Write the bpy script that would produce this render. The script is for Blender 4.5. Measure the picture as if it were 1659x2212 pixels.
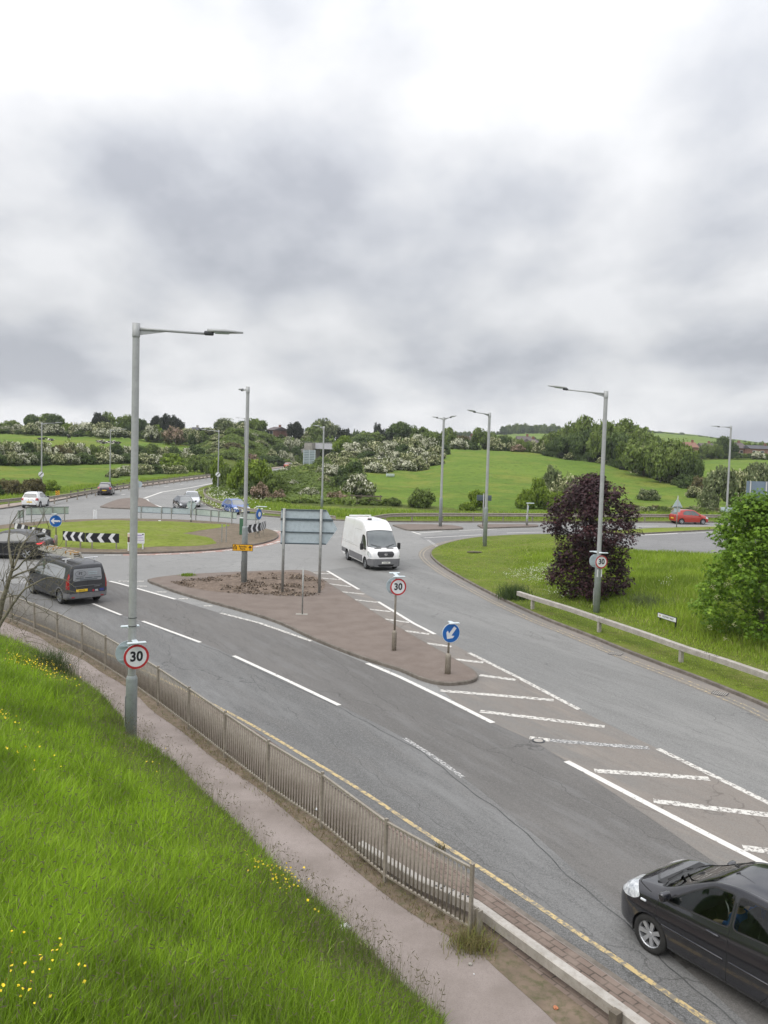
import bpy, bmesh, math, random
import numpy as np
from mathutils import Vector, Matrix
from mathutils.geometry import tessellate_polygon

for o in list(bpy.data.objects): bpy.data.objects.remove(o)
S = bpy.context.scene
COL = S.collection
rnd = random.Random(7)
nr = np.random.RandomState(5)

# ------------------------------------------------------------------ camera
F = 1820.0; PX = 829.5; PY = 1061.0; HC = 7.5
P = math.radians(3.3); R = math.radians(1.7)
cam = bpy.data.cameras.new('camera'); co = bpy.data.objects.new('camera', cam); COL.objects.link(co)
cp, sp, cr, sr = math.cos(P), math.sin(P), math.cos(R), math.sin(R)
fw = Vector((0, cp, -sp)); up0 = Vector((0, sp, cp)); rt0 = Vector((1, 0, 0))
rt = rt0*cr + up0*sr; up = -rt0*sr + up0*cr
mw = Matrix((rt, up, -fw)).transposed().to_4x4(); mw.translation = Vector((0, 0, HC))
co.matrix_world = mw
cam.sensor_fit = 'VERTICAL'; cam.sensor_height = 36.0
cam.lens = F/2212*36; cam.shift_y = -45/2212
cam.clip_start = 0.1; cam.clip_end = 6000
S.camera = co

# ------------------------------------------------------------------ light
S.view_settings.view_transform = 'Standard'; S.view_settings.look = 'None'
S.view_settings.gamma = 1; S.view_settings.exposure = 0.40
SUN_EL, SUN_AZ = math.radians(52), math.radians(-132)   # azimuth measured clockwise from +Y
sun = bpy.data.lights.new('sun', 'SUN'); sun.energy = 1.45; sun.angle = math.radians(60); sun.color = (1, .965, .91)
so = bpy.data.objects.new('sun', sun); COL.objects.link(so)
sd = Vector((math.sin(SUN_AZ)*math.cos(SUN_EL), math.cos(SUN_AZ)*math.cos(SUN_EL), math.sin(SUN_EL)))
so.rotation_euler = sd.to_track_quat('Z', 'Y').to_euler(); so.location = sd*200
W = bpy.data.worlds.new('World'); S.world = W; W.use_nodes = True
def world():
    nt = W.node_tree; N = nt.nodes; L = nt.links; N.clear()
    def n(t, **k):
        x = N.new(t)
        for a, b in k.items(): setattr(x, a, b)
        return x
    def math_(op, a, b=None, clamp=False):
        m = n('ShaderNodeMath', operation=op); m.use_clamp = clamp
        for i, v in enumerate((a, b)):
            if v is None: continue
            if isinstance(v, (int, float)): m.inputs[i].default_value = v
            else: L.new(v, m.inputs[i])
        return m.outputs[0]
    tc = n('ShaderNodeTexCoord'); sep = n('ShaderNodeSeparateXYZ'); L.new(tc.outputs['Generated'], sep.inputs[0])
    z = math_('MAXIMUM', sep.outputs[2], 0.0)
    zz = math_('ADD', z, 0.33)
    cx = math_('DIVIDE', sep.outputs[0], zz); cy = math_('DIVIDE', sep.outputs[1], zz)
    cmb = n('ShaderNodeCombineXYZ'); L.new(cx, cmb.inputs[0]); L.new(cy, cmb.inputs[1])
    mp = n('ShaderNodeMapping'); mp.inputs['Location'].default_value = (1.2, 7.7, 0); mp.inputs['Rotation'].default_value = (0, 0, .35)
    mp.inputs['Scale'].default_value = (.95, .72, 1); L.new(cmb.outputs[0], mp.inputs[0])
    def noise(sc, det, rough, dist=0.0):
        t = n('ShaderNodeTexNoise'); L.new(mp.outputs[0], t.inputs['Vector'])
        t.inputs['Scale'].default_value = sc; t.inputs['Detail'].default_value = det
        t.inputs['Roughness'].default_value = rough; t.inputs['Distortion'].default_value = dist
        return t.outputs['Fac']
    a = noise(2.0, 8, .50, .1); b = noise(6.0, 8, .56, .1); c = noise(1.0, 3, .5)
    s = math_('ADD', math_('MULTIPLY', a, .62), math_('ADD', math_('MULTIPLY', b, .17), math_('MULTIPLY', c, .37)))
    rp = n('ShaderNodeValToRGB'); L.new(s, rp.inputs[0]); e = rp.color_ramp.elements
    e[0].position = .465; e[0].color = (4.25, 4.4, 4.82, 1)
    e[1].position = .67; e[1].color = (7.5, 7.54, 7.68, 1)
    x = e.new(.53); x.color = (5.35, 5.5, 5.86, 1)
    x = e.new(.60); x.color = (6.5, 6.58, 6.78, 1)
    # towards the zenith the cloud layer is brighter, as under any overcast sky
    zr = n('ShaderNodeValToRGB'); L.new(z, zr.inputs[0]); ze = zr.color_ramp.elements
    ze[0].position = 0; ze[0].color = (.39,)*3+(1,); ze[1].position = 1; ze[1].color = (1, 1, 1, 1)
    for p_, v_ in ((.05, .36), (.12, .325), (.22, .36), (.40, .45), (.6, .6)):
        x = ze.new(p_); x.color = (v_,)*3+(1,)
    zen = math_('MULTIPLY', zr.outputs[0], 2.6)
    mul = n('ShaderNodeVectorMath', operation='SCALE'); L.new(rp.outputs[0], mul.inputs[0]); L.new(zen, mul.inputs['Scale'])
    sky = n('ShaderNodeTexSky'); sky.sky_type = 'NISHITA'; sky.sun_disc = False
    sky.sun_elevation = SUN_EL; sky.sun_rotation = SUN_AZ; sky.air_density = 1; sky.dust_density = 2
    mx = n('ShaderNodeMix', data_type='RGBA'); mx.inputs['Factor'].default_value = .94
    L.new(sky.outputs[0], mx.inputs['A']); L.new(mul.outputs[0], mx.inputs['B'])
    bg = n('ShaderNodeBackground'); bg.inputs['Strength'].default_value = .1
    L.new(mx.outputs['Result'], bg.inputs[0])
    out = n('ShaderNodeOutputWorld'); L.new(bg.outputs[0], out.inputs[0])
world()

# ------------------------------------------------------------------ measuring the place: photo pixel -> point on the level ground / at a distance
def _ray(u, v):
    a = (u-PX)/F; b = -(v-PY)/F
    x = a*cr-b*sr; y = a*sr+b*cr
    return x, cp+y*sp, -sp+y*cp
def G(u, v, z=0.0):
    x, y, w = _ray(u, v); t = (z-HC)/w
    return Vector((x*t, y*t, z))
def AT(u, v, Y):
    x, y, w = _ray(u, v); t = Y/y
    return Vector((x*t, Y, HC+w*t))
def uv_of(p):
    X, Y, Z = p[0], p[1], p[2]-HC
    d = Y*cp-Z*sp; u_ = (Y*sp+Z*cp)/d; x = X/d
    return PX+(x*cr+u_*sr)*F, PY-(-x*sr+u_*cr)*F

# ------------------------------------------------------------------ materials
MATS = {}
def M(name, c, c2=None, scale=3.0, rough=.8, metal=0.0, bump=0.0, bscale=40.0, detail=6, spec=.4, coat=0.0,
      c3=None, scale3=30.0, lo=.35, hi=.65, stretch=None, emit=None, f3=.5):
    if name in MATS: return MATS[name]
    m = bpy.data.materials.new(name); m.use_nodes = True; nt = m.node_tree; N = nt.nodes; L = nt.links
    b = N['Principled BSDF']; b.inputs['Base Color'].default_value = (*c, 1)
    b.inputs['Roughness'].default_value = rough; b.inputs['Metallic'].default_value = metal
    b.inputs['Specular IOR Level'].default_value = spec; b.inputs['Coat Weight'].default_value = coat
    b.inputs['Coat Roughness'].default_value = .04
    m.diffuse_color = (*c, 1)
    if c2 or c3 or bump:
        tc = N.new('ShaderNodeTexCoord'); vec = tc.outputs['Object']
        if stretch:
            mp = N.new('ShaderNodeMapping'); mp.inputs['Rotation'].default_value = (0, 0, stretch[0]); mp.inputs['Scale'].default_value = stretch[1]
            L.new(vec, mp.inputs[0]); vec = mp.outputs[0]
    col = None
    if c2:
        t = N.new('ShaderNodeTexNoise'); t.inputs['Scale'].default_value = scale; t.inputs['Detail'].default_value = detail
        t.inputs['Roughness'].default_value = .6; L.new(vec, t.inputs['Vector'])
        r = N.new('ShaderNodeMapRange'); r.inputs[1].default_value = lo; r.inputs[2].default_value = hi; L.new(t.outputs['Fac'], r.inputs[0])
        mx = N.new('ShaderNodeMix'); mx.data_type = 'RGBA'; L.new(r.outputs[0], mx.inputs['Factor'])
        mx.inputs['A'].default_value = (*c, 1); mx.inputs['B'].default_value = (*c2, 1); col = mx.outputs['Result']
    if c3:
        t = N.new('ShaderNodeTexNoise'); t.inputs['Scale'].default_value = scale3; t.inputs['Detail'].default_value = 4
        t.inputs['Roughness'].default_value = .7; L.new(tc.outputs['Object'], t.inputs['Vector'])
        r = N.new('ShaderNodeMapRange'); r.inputs[1].default_value = .45; r.inputs[2].default_value = .7; r.inputs[4].default_value = f3; L.new(t.outputs['Fac'], r.inputs[0])
        mx = N.new('ShaderNodeMix'); mx.data_type = 'RGBA'; L.new(r.outputs[0], mx.inputs['Factor'])
        if col: L.new(col, mx.inputs['A'])
        else: mx.inputs['A'].default_value = (*c, 1)
        mx.inputs['B'].default_value = (*c3, 1); col = mx.outputs['Result']
    if col: L.new(col, b.inputs['Base Color'])
    if bump:
        t = N.new('ShaderNodeTexNoise'); t.inputs['Scale'].default_value = bscale; t.inputs['Detail'].default_value = 5; L.new(vec, t.inputs['Vector'])
        bp = N.new('ShaderNodeBump'); bp.inputs['Strength'].default_value = min(1, bump*10); bp.inputs['Distance'].default_value = bump
        L.new(t.outputs['Fac'], bp.inputs['Height']); L.new(bp.outputs[0], b.inputs['Normal'])
    if emit:
        b.inputs['Emission Color'].default_value = (*emit[:3], 1); b.inputs['Emission Strength'].default_value = emit[3]
    MATS[name] = m; return m

def leaf_mat(name, c, c2, c3=None, trans=.3, rough=.6, fs=.9):
    """foliage: tint varies from leaf to leaf and from clump to clump"""
    if name in MATS: return MATS[name]
    m = bpy.data.materials.new(name); m.use_nodes = True; nt = m.node_tree; N = nt.nodes; L = nt.links
    b = N['Principled BSDF']; out = N['Material Output']
    at = N.new('ShaderNodeAttribute'); at.attribute_name = 'tint'
    ramp = N.new('ShaderNodeValToRGB'); e = ramp.color_ramp.elements
    e[0].position = 0; e[0].color = (*c, 1); e[1].position = 1; e[1].color = (*c2, 1)
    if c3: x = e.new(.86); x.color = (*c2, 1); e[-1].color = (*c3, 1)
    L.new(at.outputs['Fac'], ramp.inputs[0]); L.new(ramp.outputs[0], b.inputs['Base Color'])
    b.inputs['Roughness'].default_value = rough; b.inputs['Specular IOR Level'].default_value = .25
    tr = N.new('ShaderNodeBsdfTranslucent'); L.new(ramp.outputs[0], tr.inputs[0])
    mx = N.new('ShaderNodeMixShader'); mx.inputs[0].default_value = trans
    L.new(b.outputs[0], mx.inputs[1]); L.new(tr.outputs[0], mx.inputs[2]); L.new(mx.outputs[0], out.inputs[0])
    m.diffuse_color = (*c2, 1); MATS[name] = m; return m

def road_mat(name, c, c2, c3, patch=.22, ang=0.0, st=(1, 1, 1), fine=55, bump=.004, wear=None):
    """asphalt: broad tone patches along the traffic, aggregate speckle, faint cracks"""
    m = bpy.data.materials.new(name); m.use_nodes = True; nt = m.node_tree; N = nt.nodes; L = nt.links
    b = N['Principled BSDF']; b.inputs['Roughness'].default_value = .82; b.inputs['Specular IOR Level'].default_value = .3
    tc = N.new('ShaderNodeTexCoord'); mp = N.new('ShaderNodeMapping'); mp.vector_type = 'TEXTURE'
    mp.inputs['Rotation'].default_value = (0, 0, -ang); mp.inputs['Scale'].default_value = tuple(1/q for q in st); L.new(tc.outputs['Object'], mp.inputs[0])
    def noise(v, s, d=5, r=.6):
        t = N.new('ShaderNodeTexNoise'); t.inputs['Scale'].default_value = s; t.inputs['Detail'].default_value = d
        t.inputs['Roughness'].default_value = r; L.new(v, t.inputs['Vector']); return t.outputs['Fac']
    def mr(v, a, bb, to=1.0):
        r = N.new('ShaderNodeMapRange'); r.inputs[1].default_value = a; r.inputs[2].default_value = bb; r.inputs[4].default_value = to; L.new(v, r.inputs[0]); return r.outputs[0]
    def mix(f, A, B, mode='MIX'):
        x = N.new('ShaderNodeMix'); x.data_type = 'RGBA'; x.blend_type = mode
        for s, v in (('Factor', f), ('A', A), ('B', B)):
            if isinstance(v, tuple): x.inputs[s].default_value = (*v, 1)
            elif isinstance(v, float): x.inputs[s].default_value = v
            else: L.new(v, x.inputs[s])
        return x.outputs['Result']
    mp2 = N.new('ShaderNodeMapping'); mp2.vector_type = 'TEXTURE'; mp2.inputs['Rotation'].default_value = (0, 0, -ang); mp2.inputs['Scale'].default_value = (2.6, .5, 1) if ang else (1, 1, 1); L.new(tc.outputs['Object'], mp2.inputs[0])
    col = mix(mr(noise(mp.outputs[0], patch, 8, .66), .43, .57), c, c2)
    col = mix(mr(noise(mp2.outputs[0], .8, 8, .70), .50, .62, .7), col, c3)
    dk = tuple(v*.55 for v in c)
    col = mix(mr(noise(mp2.outputs[0], 1.9, 9, .75), .50, .64, .6), col, tuple(v*.72 for v in c))
    col = mix(mr(noise(tc.outputs['Object'], 14, 6, .9), .50, .60, .55), col, tuple(min(1, v*1.35) for v in c2))
    col = mix(mr(noise(tc.outputs['Object'], fine, 3, .8), .40, .74, .75), col, tuple(min(1, v*1.7) for v in c2))
    col = mix(mr(noise(tc.outputs['Object'], fine*.6, 3, .8), .55, .75, .5), col, dk)
    vo = N.new('ShaderNodeTexVoronoi'); vo.feature = 'DISTANCE_TO_EDGE'; vo.inputs['Scale'].default_value = .22
    wv = N.new('ShaderNodeVectorMath'); wv.operation = 'ADD'
    nz = N.new('ShaderNodeTexNoise'); nz.inputs['Scale'].default_value = 1.1; nz.inputs['Detail'].default_value = 5; L.new(tc.outputs['Object'], nz.inputs['Vector'])
    L.new(mp.outputs[0], wv.inputs[0]); L.new(nz.outputs['Color'], wv.inputs[1]); L.new(wv.outputs[0], vo.inputs['Vector'])
    crack = mr(vo.outputs['Distance'], .0042, .0012, .45)
    col = mix(crack, col, tuple(v*.4 for v in c))
    L.new(col, b.inputs['Base Color'])
    bp = N.new('ShaderNodeBump'); bp.inputs['Strength'].default_value = .6; bp.inputs['Distance'].default_value = bump
    L.new(noise(tc.outputs['Object'], fine*1.3, 3, .7), bp.inputs['Height']); L.new(bp.outputs[0], b.inputs['Normal'])
    m.diffuse_color = (*c, 1); MATS[name] = m; return m

def paint_mat(name, c, under, keep=.42, sc=7.0):
    """road paint worn through to the asphalt in patches"""
    m = bpy.data.materials.new(name); m.use_nodes = True; nt = m.node_tree; N = nt.nodes; L = nt.links
    b = N['Principled BSDF']; b.inputs['Roughness'].default_value = .7
    tc = N.new('ShaderNodeTexCoord'); t = N.new('ShaderNodeTexNoise'); t.inputs['Scale'].default_value = sc; t.inputs['Detail'].default_value = 8; t.inputs['Roughness'].default_value = .78
    L.new(tc.outputs['Object'], t.inputs['Vector'])
    r = N.new('ShaderNodeMapRange'); r.inputs[1].default_value = keep-.03; r.inputs[2].default_value = keep+.03; L.new(t.outputs['Fac'], r.inputs[0])
    x = N.new('ShaderNodeMix'); x.data_type = 'RGBA'; L.new(r.outputs[0], x.inputs['Factor'])
    x.inputs['A'].default_value = (*under, 1); x.inputs['B'].default_value = (*c, 1); L.new(x.outputs['Result'], b.inputs['Base Color'])
    MATS[name] = m; return m

# ------------------------------------------------------------------ tagging and meshes
def tag(o, label=None, cat=None, group=None, kind=None):
    if label: o['label'] = label
    if cat: o['category'] = cat
    if group: o['group'] = group
    if kind: o['kind'] = kind
    return o
def link(name, me, parent=None):
    o = bpy.data.objects.new(name, me); COL.objects.link(o)
    if parent is not None: o.parent = parent
    return o
def empty(name, loc=(0, 0, 0), rz=0.0):
    o = bpy.data.objects.new(name, None); COL.objects.link(o); o.location = loc; o.rotation_euler = (0, 0, rz)
    o.empty_display_size = .2; return o
def copy_tree(o, parent=None):
    c = o.copy(); COL.objects.link(c); c.parent = parent
    for ch in [x for x in bpy.data.objects if x.parent == o]: copy_tree(ch, c)
    return c
def mesh_np(name, V, quads=None, tris=None, mats=(), qi=None, ti=None, qa=None, ta=None, smooth=False):
    V = np.asarray(V, dtype=np.float32).reshape(-1, 3); me = bpy.data.meshes.new(name)
    q = np.zeros((0, 4), int) if quads is None else np.asarray(quads); t = np.zeros((0, 3), int) if tris is None else np.asarray(tris)
    me.vertices.add(len(V)); me.vertices.foreach_set('co', V.ravel())
    nl = len(q)*4+len(t)*3; me.loops.add(nl); me.loops.foreach_set('vertex_index', np.concatenate([q.ravel(), t.ravel()]).astype(np.int32))
    me.polygons.add(len(q)+len(t))
    st = np.concatenate([np.arange(len(q))*4, len(q)*4+np.arange(len(t))*3]).astype(np.int32)
    me.polygons.foreach_set('loop_start', st)
    me.polygons.foreach_set('loop_total', np.concatenate([np.full(len(q), 4), np.full(len(t), 3)]).astype(np.int32))
    for m in mats: me.materials.append(m)
    if qi is not None or ti is not None:
        a = np.concatenate([np.zeros(len(q)) if qi is None else qi, np.zeros(len(t)) if ti is None else ti]).astype(np.int32)
        me.polygons.foreach_set('material_index', a)
    if qa is not None or ta is not None:
        at = me.attributes.new('tint', 'FLOAT', 'FACE')
        at.data.foreach_set('value', np.concatenate([np.zeros(len(q)) if qa is None else qa, np.zeros(len(t)) if ta is None else ta]).astype(np.float32))
    if smooth: me.polygons.foreach_set('use_smooth', np.ones(len(q)+len(t), bool))
    me.update(calc_edges=True); return me

class MB:
    """collects boxes, bars, tubes, prisms, then links them as ONE mesh object"""
    def __init__(s): s.bm = bmesh.new()
    def box(s, c, d, rz=0.0, mi=0, rx=0.0, ry=0.0):
        m = Matrix.Translation(c) @ Matrix.Rotation(rz, 4, 'Z') @ Matrix.Rotation(ry, 4, 'Y') @ Matrix.Rotation(rx, 4, 'X') @ Matrix.Diagonal((*d, 1))
        r = bmesh.ops.create_cube(s.bm, size=1, matrix=m)
        for v in r['verts']:
            for f in v.link_faces: f.material_index = mi
        return s
    def rbox(s, c, d, r=.05, seg=3, rz=0.0, mi=0, rx=0.0, ry=0.0):
        b2 = bmesh.new(); bmesh.ops.create_cube(b2, size=1, matrix=Matrix.Diagonal((*d, 1)))
        bmesh.ops.bevel(b2, geom=b2.edges[:]+b2.verts[:], offset=min(r, min(d)*.49), segments=seg, profile=.5, affect='EDGES')
        m = Matrix.Translation(c) @ Matrix.Rotation(rz, 4, 'Z') @ Matrix.Rotation(ry, 4, 'Y') @ Matrix.Rotation(rx, 4, 'X')
        s._merge(b2, m, mi, True); return s
    def _merge(s, b2, m=None, mi=0, smooth=False):
        if m is not None: b2.transform(m)
        mp = {v: s.bm.verts.new(v.co) for v in b2.verts}
        for f in b2.faces:
            nf = s.bm.faces.new([mp[v] for v in f.verts]); nf.material_index = mi; nf.smooth = smooth
        b2.free()
    def tube(s, pts, rads, n=10, mi=0, cap=True, smooth=True, twist=0.0):
        pts = [Vector(p) for p in pts]
        if not hasattr(rads, '__len__'): rads = [rads]*len(pts)
        rings = []; prev = None
        for i, p in enumerate(pts):
            a = pts[max(0, i-1)]; b = pts[min(len(pts)-1, i+1)]; t = (b-a)
            t = t.normalized() if t.length > 1e-9 else Vector((0, 0, 1))
            if prev is None: x = t.orthogonal().normalized() if abs(t.z) < .99 else Vector((1, 0, 0))
            else: x = prev - t*prev.dot(t); x = x.normalized() if x.length > 1e-6 else t.orthogonal().normalized()
            prev = x; y = t.cross(x)
            rings.append([s.bm.verts.new(p+(x*math.cos(k*2*math.pi/n+twist)+y*math.sin(k*2*math.pi/n+twist))*rads[i]) for k in range(n)])
        for a, b in zip(rings, rings[1:]):
            for k in range(n):
                f = s.bm.faces.new((a[k], a[(k+1) % n], b[(k+1) % n], b[k])); f.material_index = mi; f.smooth = smooth
        if cap:
            for rg, fl in ((rings[0], True), (rings[-1], False)):
                f = s.bm.faces.new(rg[::-1] if fl else rg); f.material_index = mi
        return s
    def prism(s, poly, axis_o, ax, ay, depth, mi=0):
        """extrude a 2-D outline (list of (a,b)) lying in the ax/ay plane through axis_o by depth along ax x ay"""
        ax, ay, o = Vector(ax), Vector(ay), Vector(axis_o); n = ax.cross(ay).normalized()*depth
        A = [s.bm.verts.new(o+ax*a+ay*b) for a, b in poly]; B = [s.bm.verts.new(o+ax*a+ay*b+n) for a, b in poly]
        k = len(poly)
        tri = tessellate_polygon([[Vector((a, b, 0)) for a, b in poly]])
        for t in tri:
            for V_, rev in ((A, True), (B, False)):
                try:
                    f = s.bm.faces.new([V_[i] for i in t]); f.material_index = mi
                except ValueError: pass
        for i in range(k):
            f = s.bm.faces.new((A[i], A[(i+1) % k], B[(i+1) % k], B[i])); f.material_index = mi
        return s
    def quad(s, a, b, c, d, mi=0):
        f = s.bm.faces.new([s.bm.verts.new(Vector(x)) for x in (a, b, c, d)]); f.material_index = mi; return s
    def build(s, name, mats, parent=None, bevel=0.0):
        bmesh.ops.recalc_face_normals(s.bm, faces=s.bm.faces[:])
        if bevel: bmesh.ops.bevel(s.bm, geom=s.bm.edges[:], offset=bevel, segments=1, affect='EDGES', clamp_overlap=True)
        me = bpy.data.meshes.new(name); s.bm.to_mesh(me); s.bm.free()
        for m in (mats if isinstance(mats, (list, tuple)) else [mats]): me.materials.append(m)
        return link(name, me, parent)

def text_mesh(txt, size, mat, name='lettering', bold=0.0, extrude=.0, align='CENTER', spacing=1.0, line=1.0, sx=1.0):
    cu = bpy.data.curves.new('t', 'FONT'); cu.body = txt; cu.size = size; cu.align_x = align; cu.align_y = 'CENTER'
    cu.offset = bold; cu.extrude = extrude; cu.space_character = spacing; cu.space_line = line; cu.resolution_u = 3
    ob = bpy.data.objects.new('t', cu); COL.objects.link(ob)
    bpy.context.view_layer.update()
    me = bpy.data.meshes.new_from_object(ob.evaluated_get(bpy.context.evaluated_depsgraph_get()))
    bpy.data.objects.remove(ob); bpy.data.curves.remove(cu)
    me.name = name; me.materials.clear(); me.materials.append(mat)
    if sx != 1: me.transform(Matrix.Diagonal((sx, 1, 1, 1)))
    return me
def put_text(txt, size, mat, parent, loc, normal, upv=(0, 0, 1), **k):
    """flat lettering standing in the plane with the given normal (parent's space)"""
    me = text_mesh(txt, size, mat, **k); o = link('lettering', me, parent)
    n = Vector(normal).normalized(); u = Vector(upv); u = (u-n*u.dot(n)).normalized(); x = u.cross(n)
    o.matrix_local = Matrix((x, u, n)).transposed().to_4x4(); o.location = Vector(loc); return o

def smooth_line(pts, sub=6):
    P_ = [Vector(p) for p in pts]; out = []
    for i in range(len(P_)-1):
        p0 = P_[max(0, i-1)]; p1 = P_[i]; p2 = P_[i+1]; p3 = P_[min(len(P_)-1, i+2)]
        l0, l1, l2 = (p1-p0).length, (p2-p1).length, (p3-p2).length
        m1 = (p2-p0)*(l1/max(l0+l1, 1e-9)); m2 = (p3-p1)*(l1/max(l1+l2, 1e-9))
        for k in range(sub):
            t = k/sub; a = t*t
            out.append(p1*(2*a*t-3*a+1)+m1*(a*t-2*a+t)+p2*(3*a-2*a*t)+m2*(a*t-a))
    out.append(P_[-1]); return out
def offset_line(pts, d):
    out = []
    for i, p in enumerate(pts):
        a = pts[max(0, i-1)]; b = pts[min(len(pts)-1, i+1)]; t = (b-a); t.z = 0; t.normalize()
        out.append(Vector((p.x-t.y*d, p.y+t.x*d, p.z)))
    return out
def flat_poly(name, pts, z, mat, **k):
    P_ = [Vector((p[0], p[1], z)) for p in pts]; tri = tessellate_polygon([P_])
    me = bpy.data.meshes.new(name); me.from_pydata([tuple(p) for p in P_], [], [tuple(t) for t in tri]); me.materials.append(mat)
    me.update()
    bm = bmesh.new(); bm.from_mesh(me); bmesh.ops.recalc_face_normals(bm, faces=bm.faces[:])
    for f in bm.faces:
        if f.normal.z < 0: f.normal_flip()
    bm.to_mesh(me); bm.free()
    return tag(link(name, me), kind='structure', **k)
def closed_offset(pts, d):
    n = len(pts); out = []
    area = sum(pts[i].x*pts[(i+1) % n].y-pts[(i+1) % n].x*pts[i].y for i in range(n))
    s = 1 if area > 0 else -1
    for i, p in enumerate(pts):
        t = pts[(i+1) % n]-pts[i-1]; t.z = 0; t.normalize(); out.append(Vector((p.x-t.y*d*s, p.y+t.x*d*s, p.z)))
    return out
def ribbon(name, A, B, mat, parent=None, kind='structure'):
    V = []; Q = []
    for a, b in zip(A, B): V += [tuple(a), tuple(b)]
    for i in range(len(A)-1): Q.append((2*i, 2*i+1, 2*i+3, 2*i+2))
    bm = bmesh.new(); vs = [bm.verts.new(v) for v in V]
    for q in Q:
        try: f = bm.faces.new([vs[i] for i in q])
        except ValueError: pass
    for f in bm.faces:
        f.normal_update()
        if f.normal.z < 0: f.normal_flip()
    me = bpy.data.meshes.new(name); bm.to_mesh(me); bm.free(); me.materials.append(mat)
    o = link(name, me, parent)
    if kind and parent is None: o['kind'] = kind
    return o
def kerb(name, line, mat, w=.14, z0=-.02, z1=.12, closed=False, side=1):
    """a run of kerb stones along a polyline: outer face, top, inner face"""
    inner = closed_offset(line, w) if closed else offset_line(line, w*side)
    bm = bmesh.new(); n = len(line); rows = []
    for a, b in zip(line, inner):
        dv = (Vector(b)-Vector(a)).normalized()*.02
        rows.append([bm.verts.new((a.x, a.y, z0)), bm.verts.new((a.x, a.y, z1-.02)), bm.verts.new((a.x+dv.x, a.y+dv.y, z1)), bm.verts.new((b.x, b.y, z1)), bm.verts.new((b.x, b.y, z0))])
    for i in range(n if closed else n-1):
        a, b = rows[i], rows[(i+1) % n]
        for k in range(4):
            try: bm.faces.new((a[k], a[k+1], b[k+1], b[k]))
            except ValueError: pass
    bmesh.ops.recalc_face_normals(bm, faces=bm.faces[:])
    me = bpy.data.meshes.new(name); bm.to_mesh(me); bm.free(); me.materials.append(mat)
    return tag(link(name, me), kind='structure')
def DW(pts, z=0.0): return [G(u, v, z) for u, v in pts]

# ------------------------------------------------------------------ shared colours
NEAR_ANG = math.radians(-54)          # direction of the near road in plan
m_asph = road_mat('asphalt', (.165, .163, .157), (.212, .209, .20), (.135, .134, .13), patch=.10, ang=0, fine=34)
m_lane_r = road_mat('asphalt_right', (.132, .131, .126), (.184, .182, .174), (.115, .112, .106), patch=.16, ang=math.radians(59), st=(.35, 2.2, 1), fine=40)
m_lane_m = road_mat('asphalt_newer', (.092, .088, .083), (.122, .116, .109), (.145, .143, .14), patch=.22, ang=math.radians(59), st=(.3, 1.6, 1), fine=45)
m_lane_l = road_mat('asphalt_left', (.078, .077, .074), (.152, .151, .147), (.098, .093, .087), patch=.30, ang=math.radians(59), st=(.3, 1.7, 1), fine=42)
m_hatch = road_mat('asphalt_dusty', (.185, .16, .138), (.15, .142, .131), (.235, .20, .168), patch=.3, ang=math.radians(59), st=(.4, 1.5, 1), fine=42)
m_far_lane = road_mat('asphalt_far', (.135, .133, .132), (.175, .173, .17), (.12, .118, .116), patch=.08, fine=20)
m_tarmac_is = M('island_tarmac', (.155, .122, .102), (.195, .158, .134), 1.3, .95, bump=.01, bscale=14, c3=(.10, .08, .065), scale3=26, f3=.6)
m_path = M('path_tarmac', (.20, .168, .148), (.295, .252, .23), .9, .93, bump=.004, bscale=90, c3=(.15, .122, .108), scale3=55, f3=.55)
m_kerb = M('kerb_stone', (.125, .108, .09), (.20, .175, .15), 2.2, .95, bump=.006, bscale=20, c3=(.07, .062, .05), scale3=9)
m_dirt = M('verge_dirt', (.20, .15, .11), (.13, .10, .072), 1.6, 1, bump=.02, bscale=12, c3=(.07, .075, .03), scale3=7, f3=.8)
m_mulch = M('leaf_mulch', (.13, .095, .07), (.22, .165, .125), 3.0, 1, bump=.04, bscale=9, c3=(.045, .034, .026), scale3=10, f3=.9)
m_white = paint_mat('road_paint', (.58, .56, .515), (.18, .162, .145), .475, 9.0)
m_white_new = paint_mat('road_paint_fresh', (.63, .61, .57), (.17, .162, .15), .405, 9.0)
m_white_old = paint_mat('road_paint_worn', (.50, .49, .47), (.14, .138, .135), .52, 16.0)
m_yellow = paint_mat('yellow_paint', (.50, .38, .18), (.20, .18, .145), .49, 7.0)
m_yellow_w = paint_mat('yellow_paint_worn', (.50, .39, .20), (.20, .185, .16), .56, 9.0)
m_red = M('red_surfacing', (.34, .17, .13), (.28, .24, .22), 2.0, .9)
m_steel = M('galvanised_steel', (.36, .37, .355), (.27, .28, .27), 6, .48, metal=.35, c3=(.22, .19, .16), scale3=18, f3=.5)
m_rail = M('weathered_rail', (.33, .30, .25), (.25, .22, .18), 5, .6, metal=.2, c3=(.17, .14, .105), scale3=22, f3=.6)
m_beam = M('barrier_steel', (.47, .44, .40), (.36, .335, .30), 3, .55, metal=.25, c3=(.25, .21, .17), scale3=14, f3=.55)
m_pole = M('painted_column', (.39, .40, .395), (.34, .35, .345), 3, .5, metal=.15, c3=(.25, .25, .24), scale3=14, f3=.4)
m_pole_b = M('column_base_paint', (.31, .34, .34), (.26, .285, .285), 3, .5, metal=.1, c3=(.20, .21, .2), scale3=12, f3=.3)
m_black = M('matt_black', (.016, .016, .017), rough=.55)
m_dark = M('dark_metal', (.045, .047, .05), rough=.5)
m_signback = M('sign_back', (.44, .51, .54), (.40, .47, .50), 2, .5, c3=(.17, .21, .22), scale3=6, f3=.3)
m_signback_g = M('sign_back_green', (.46, .52, .48), (.38, .45, .42), 2, .5, c3=(.28, .33, .3), scale3=5, f3=.5)
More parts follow.
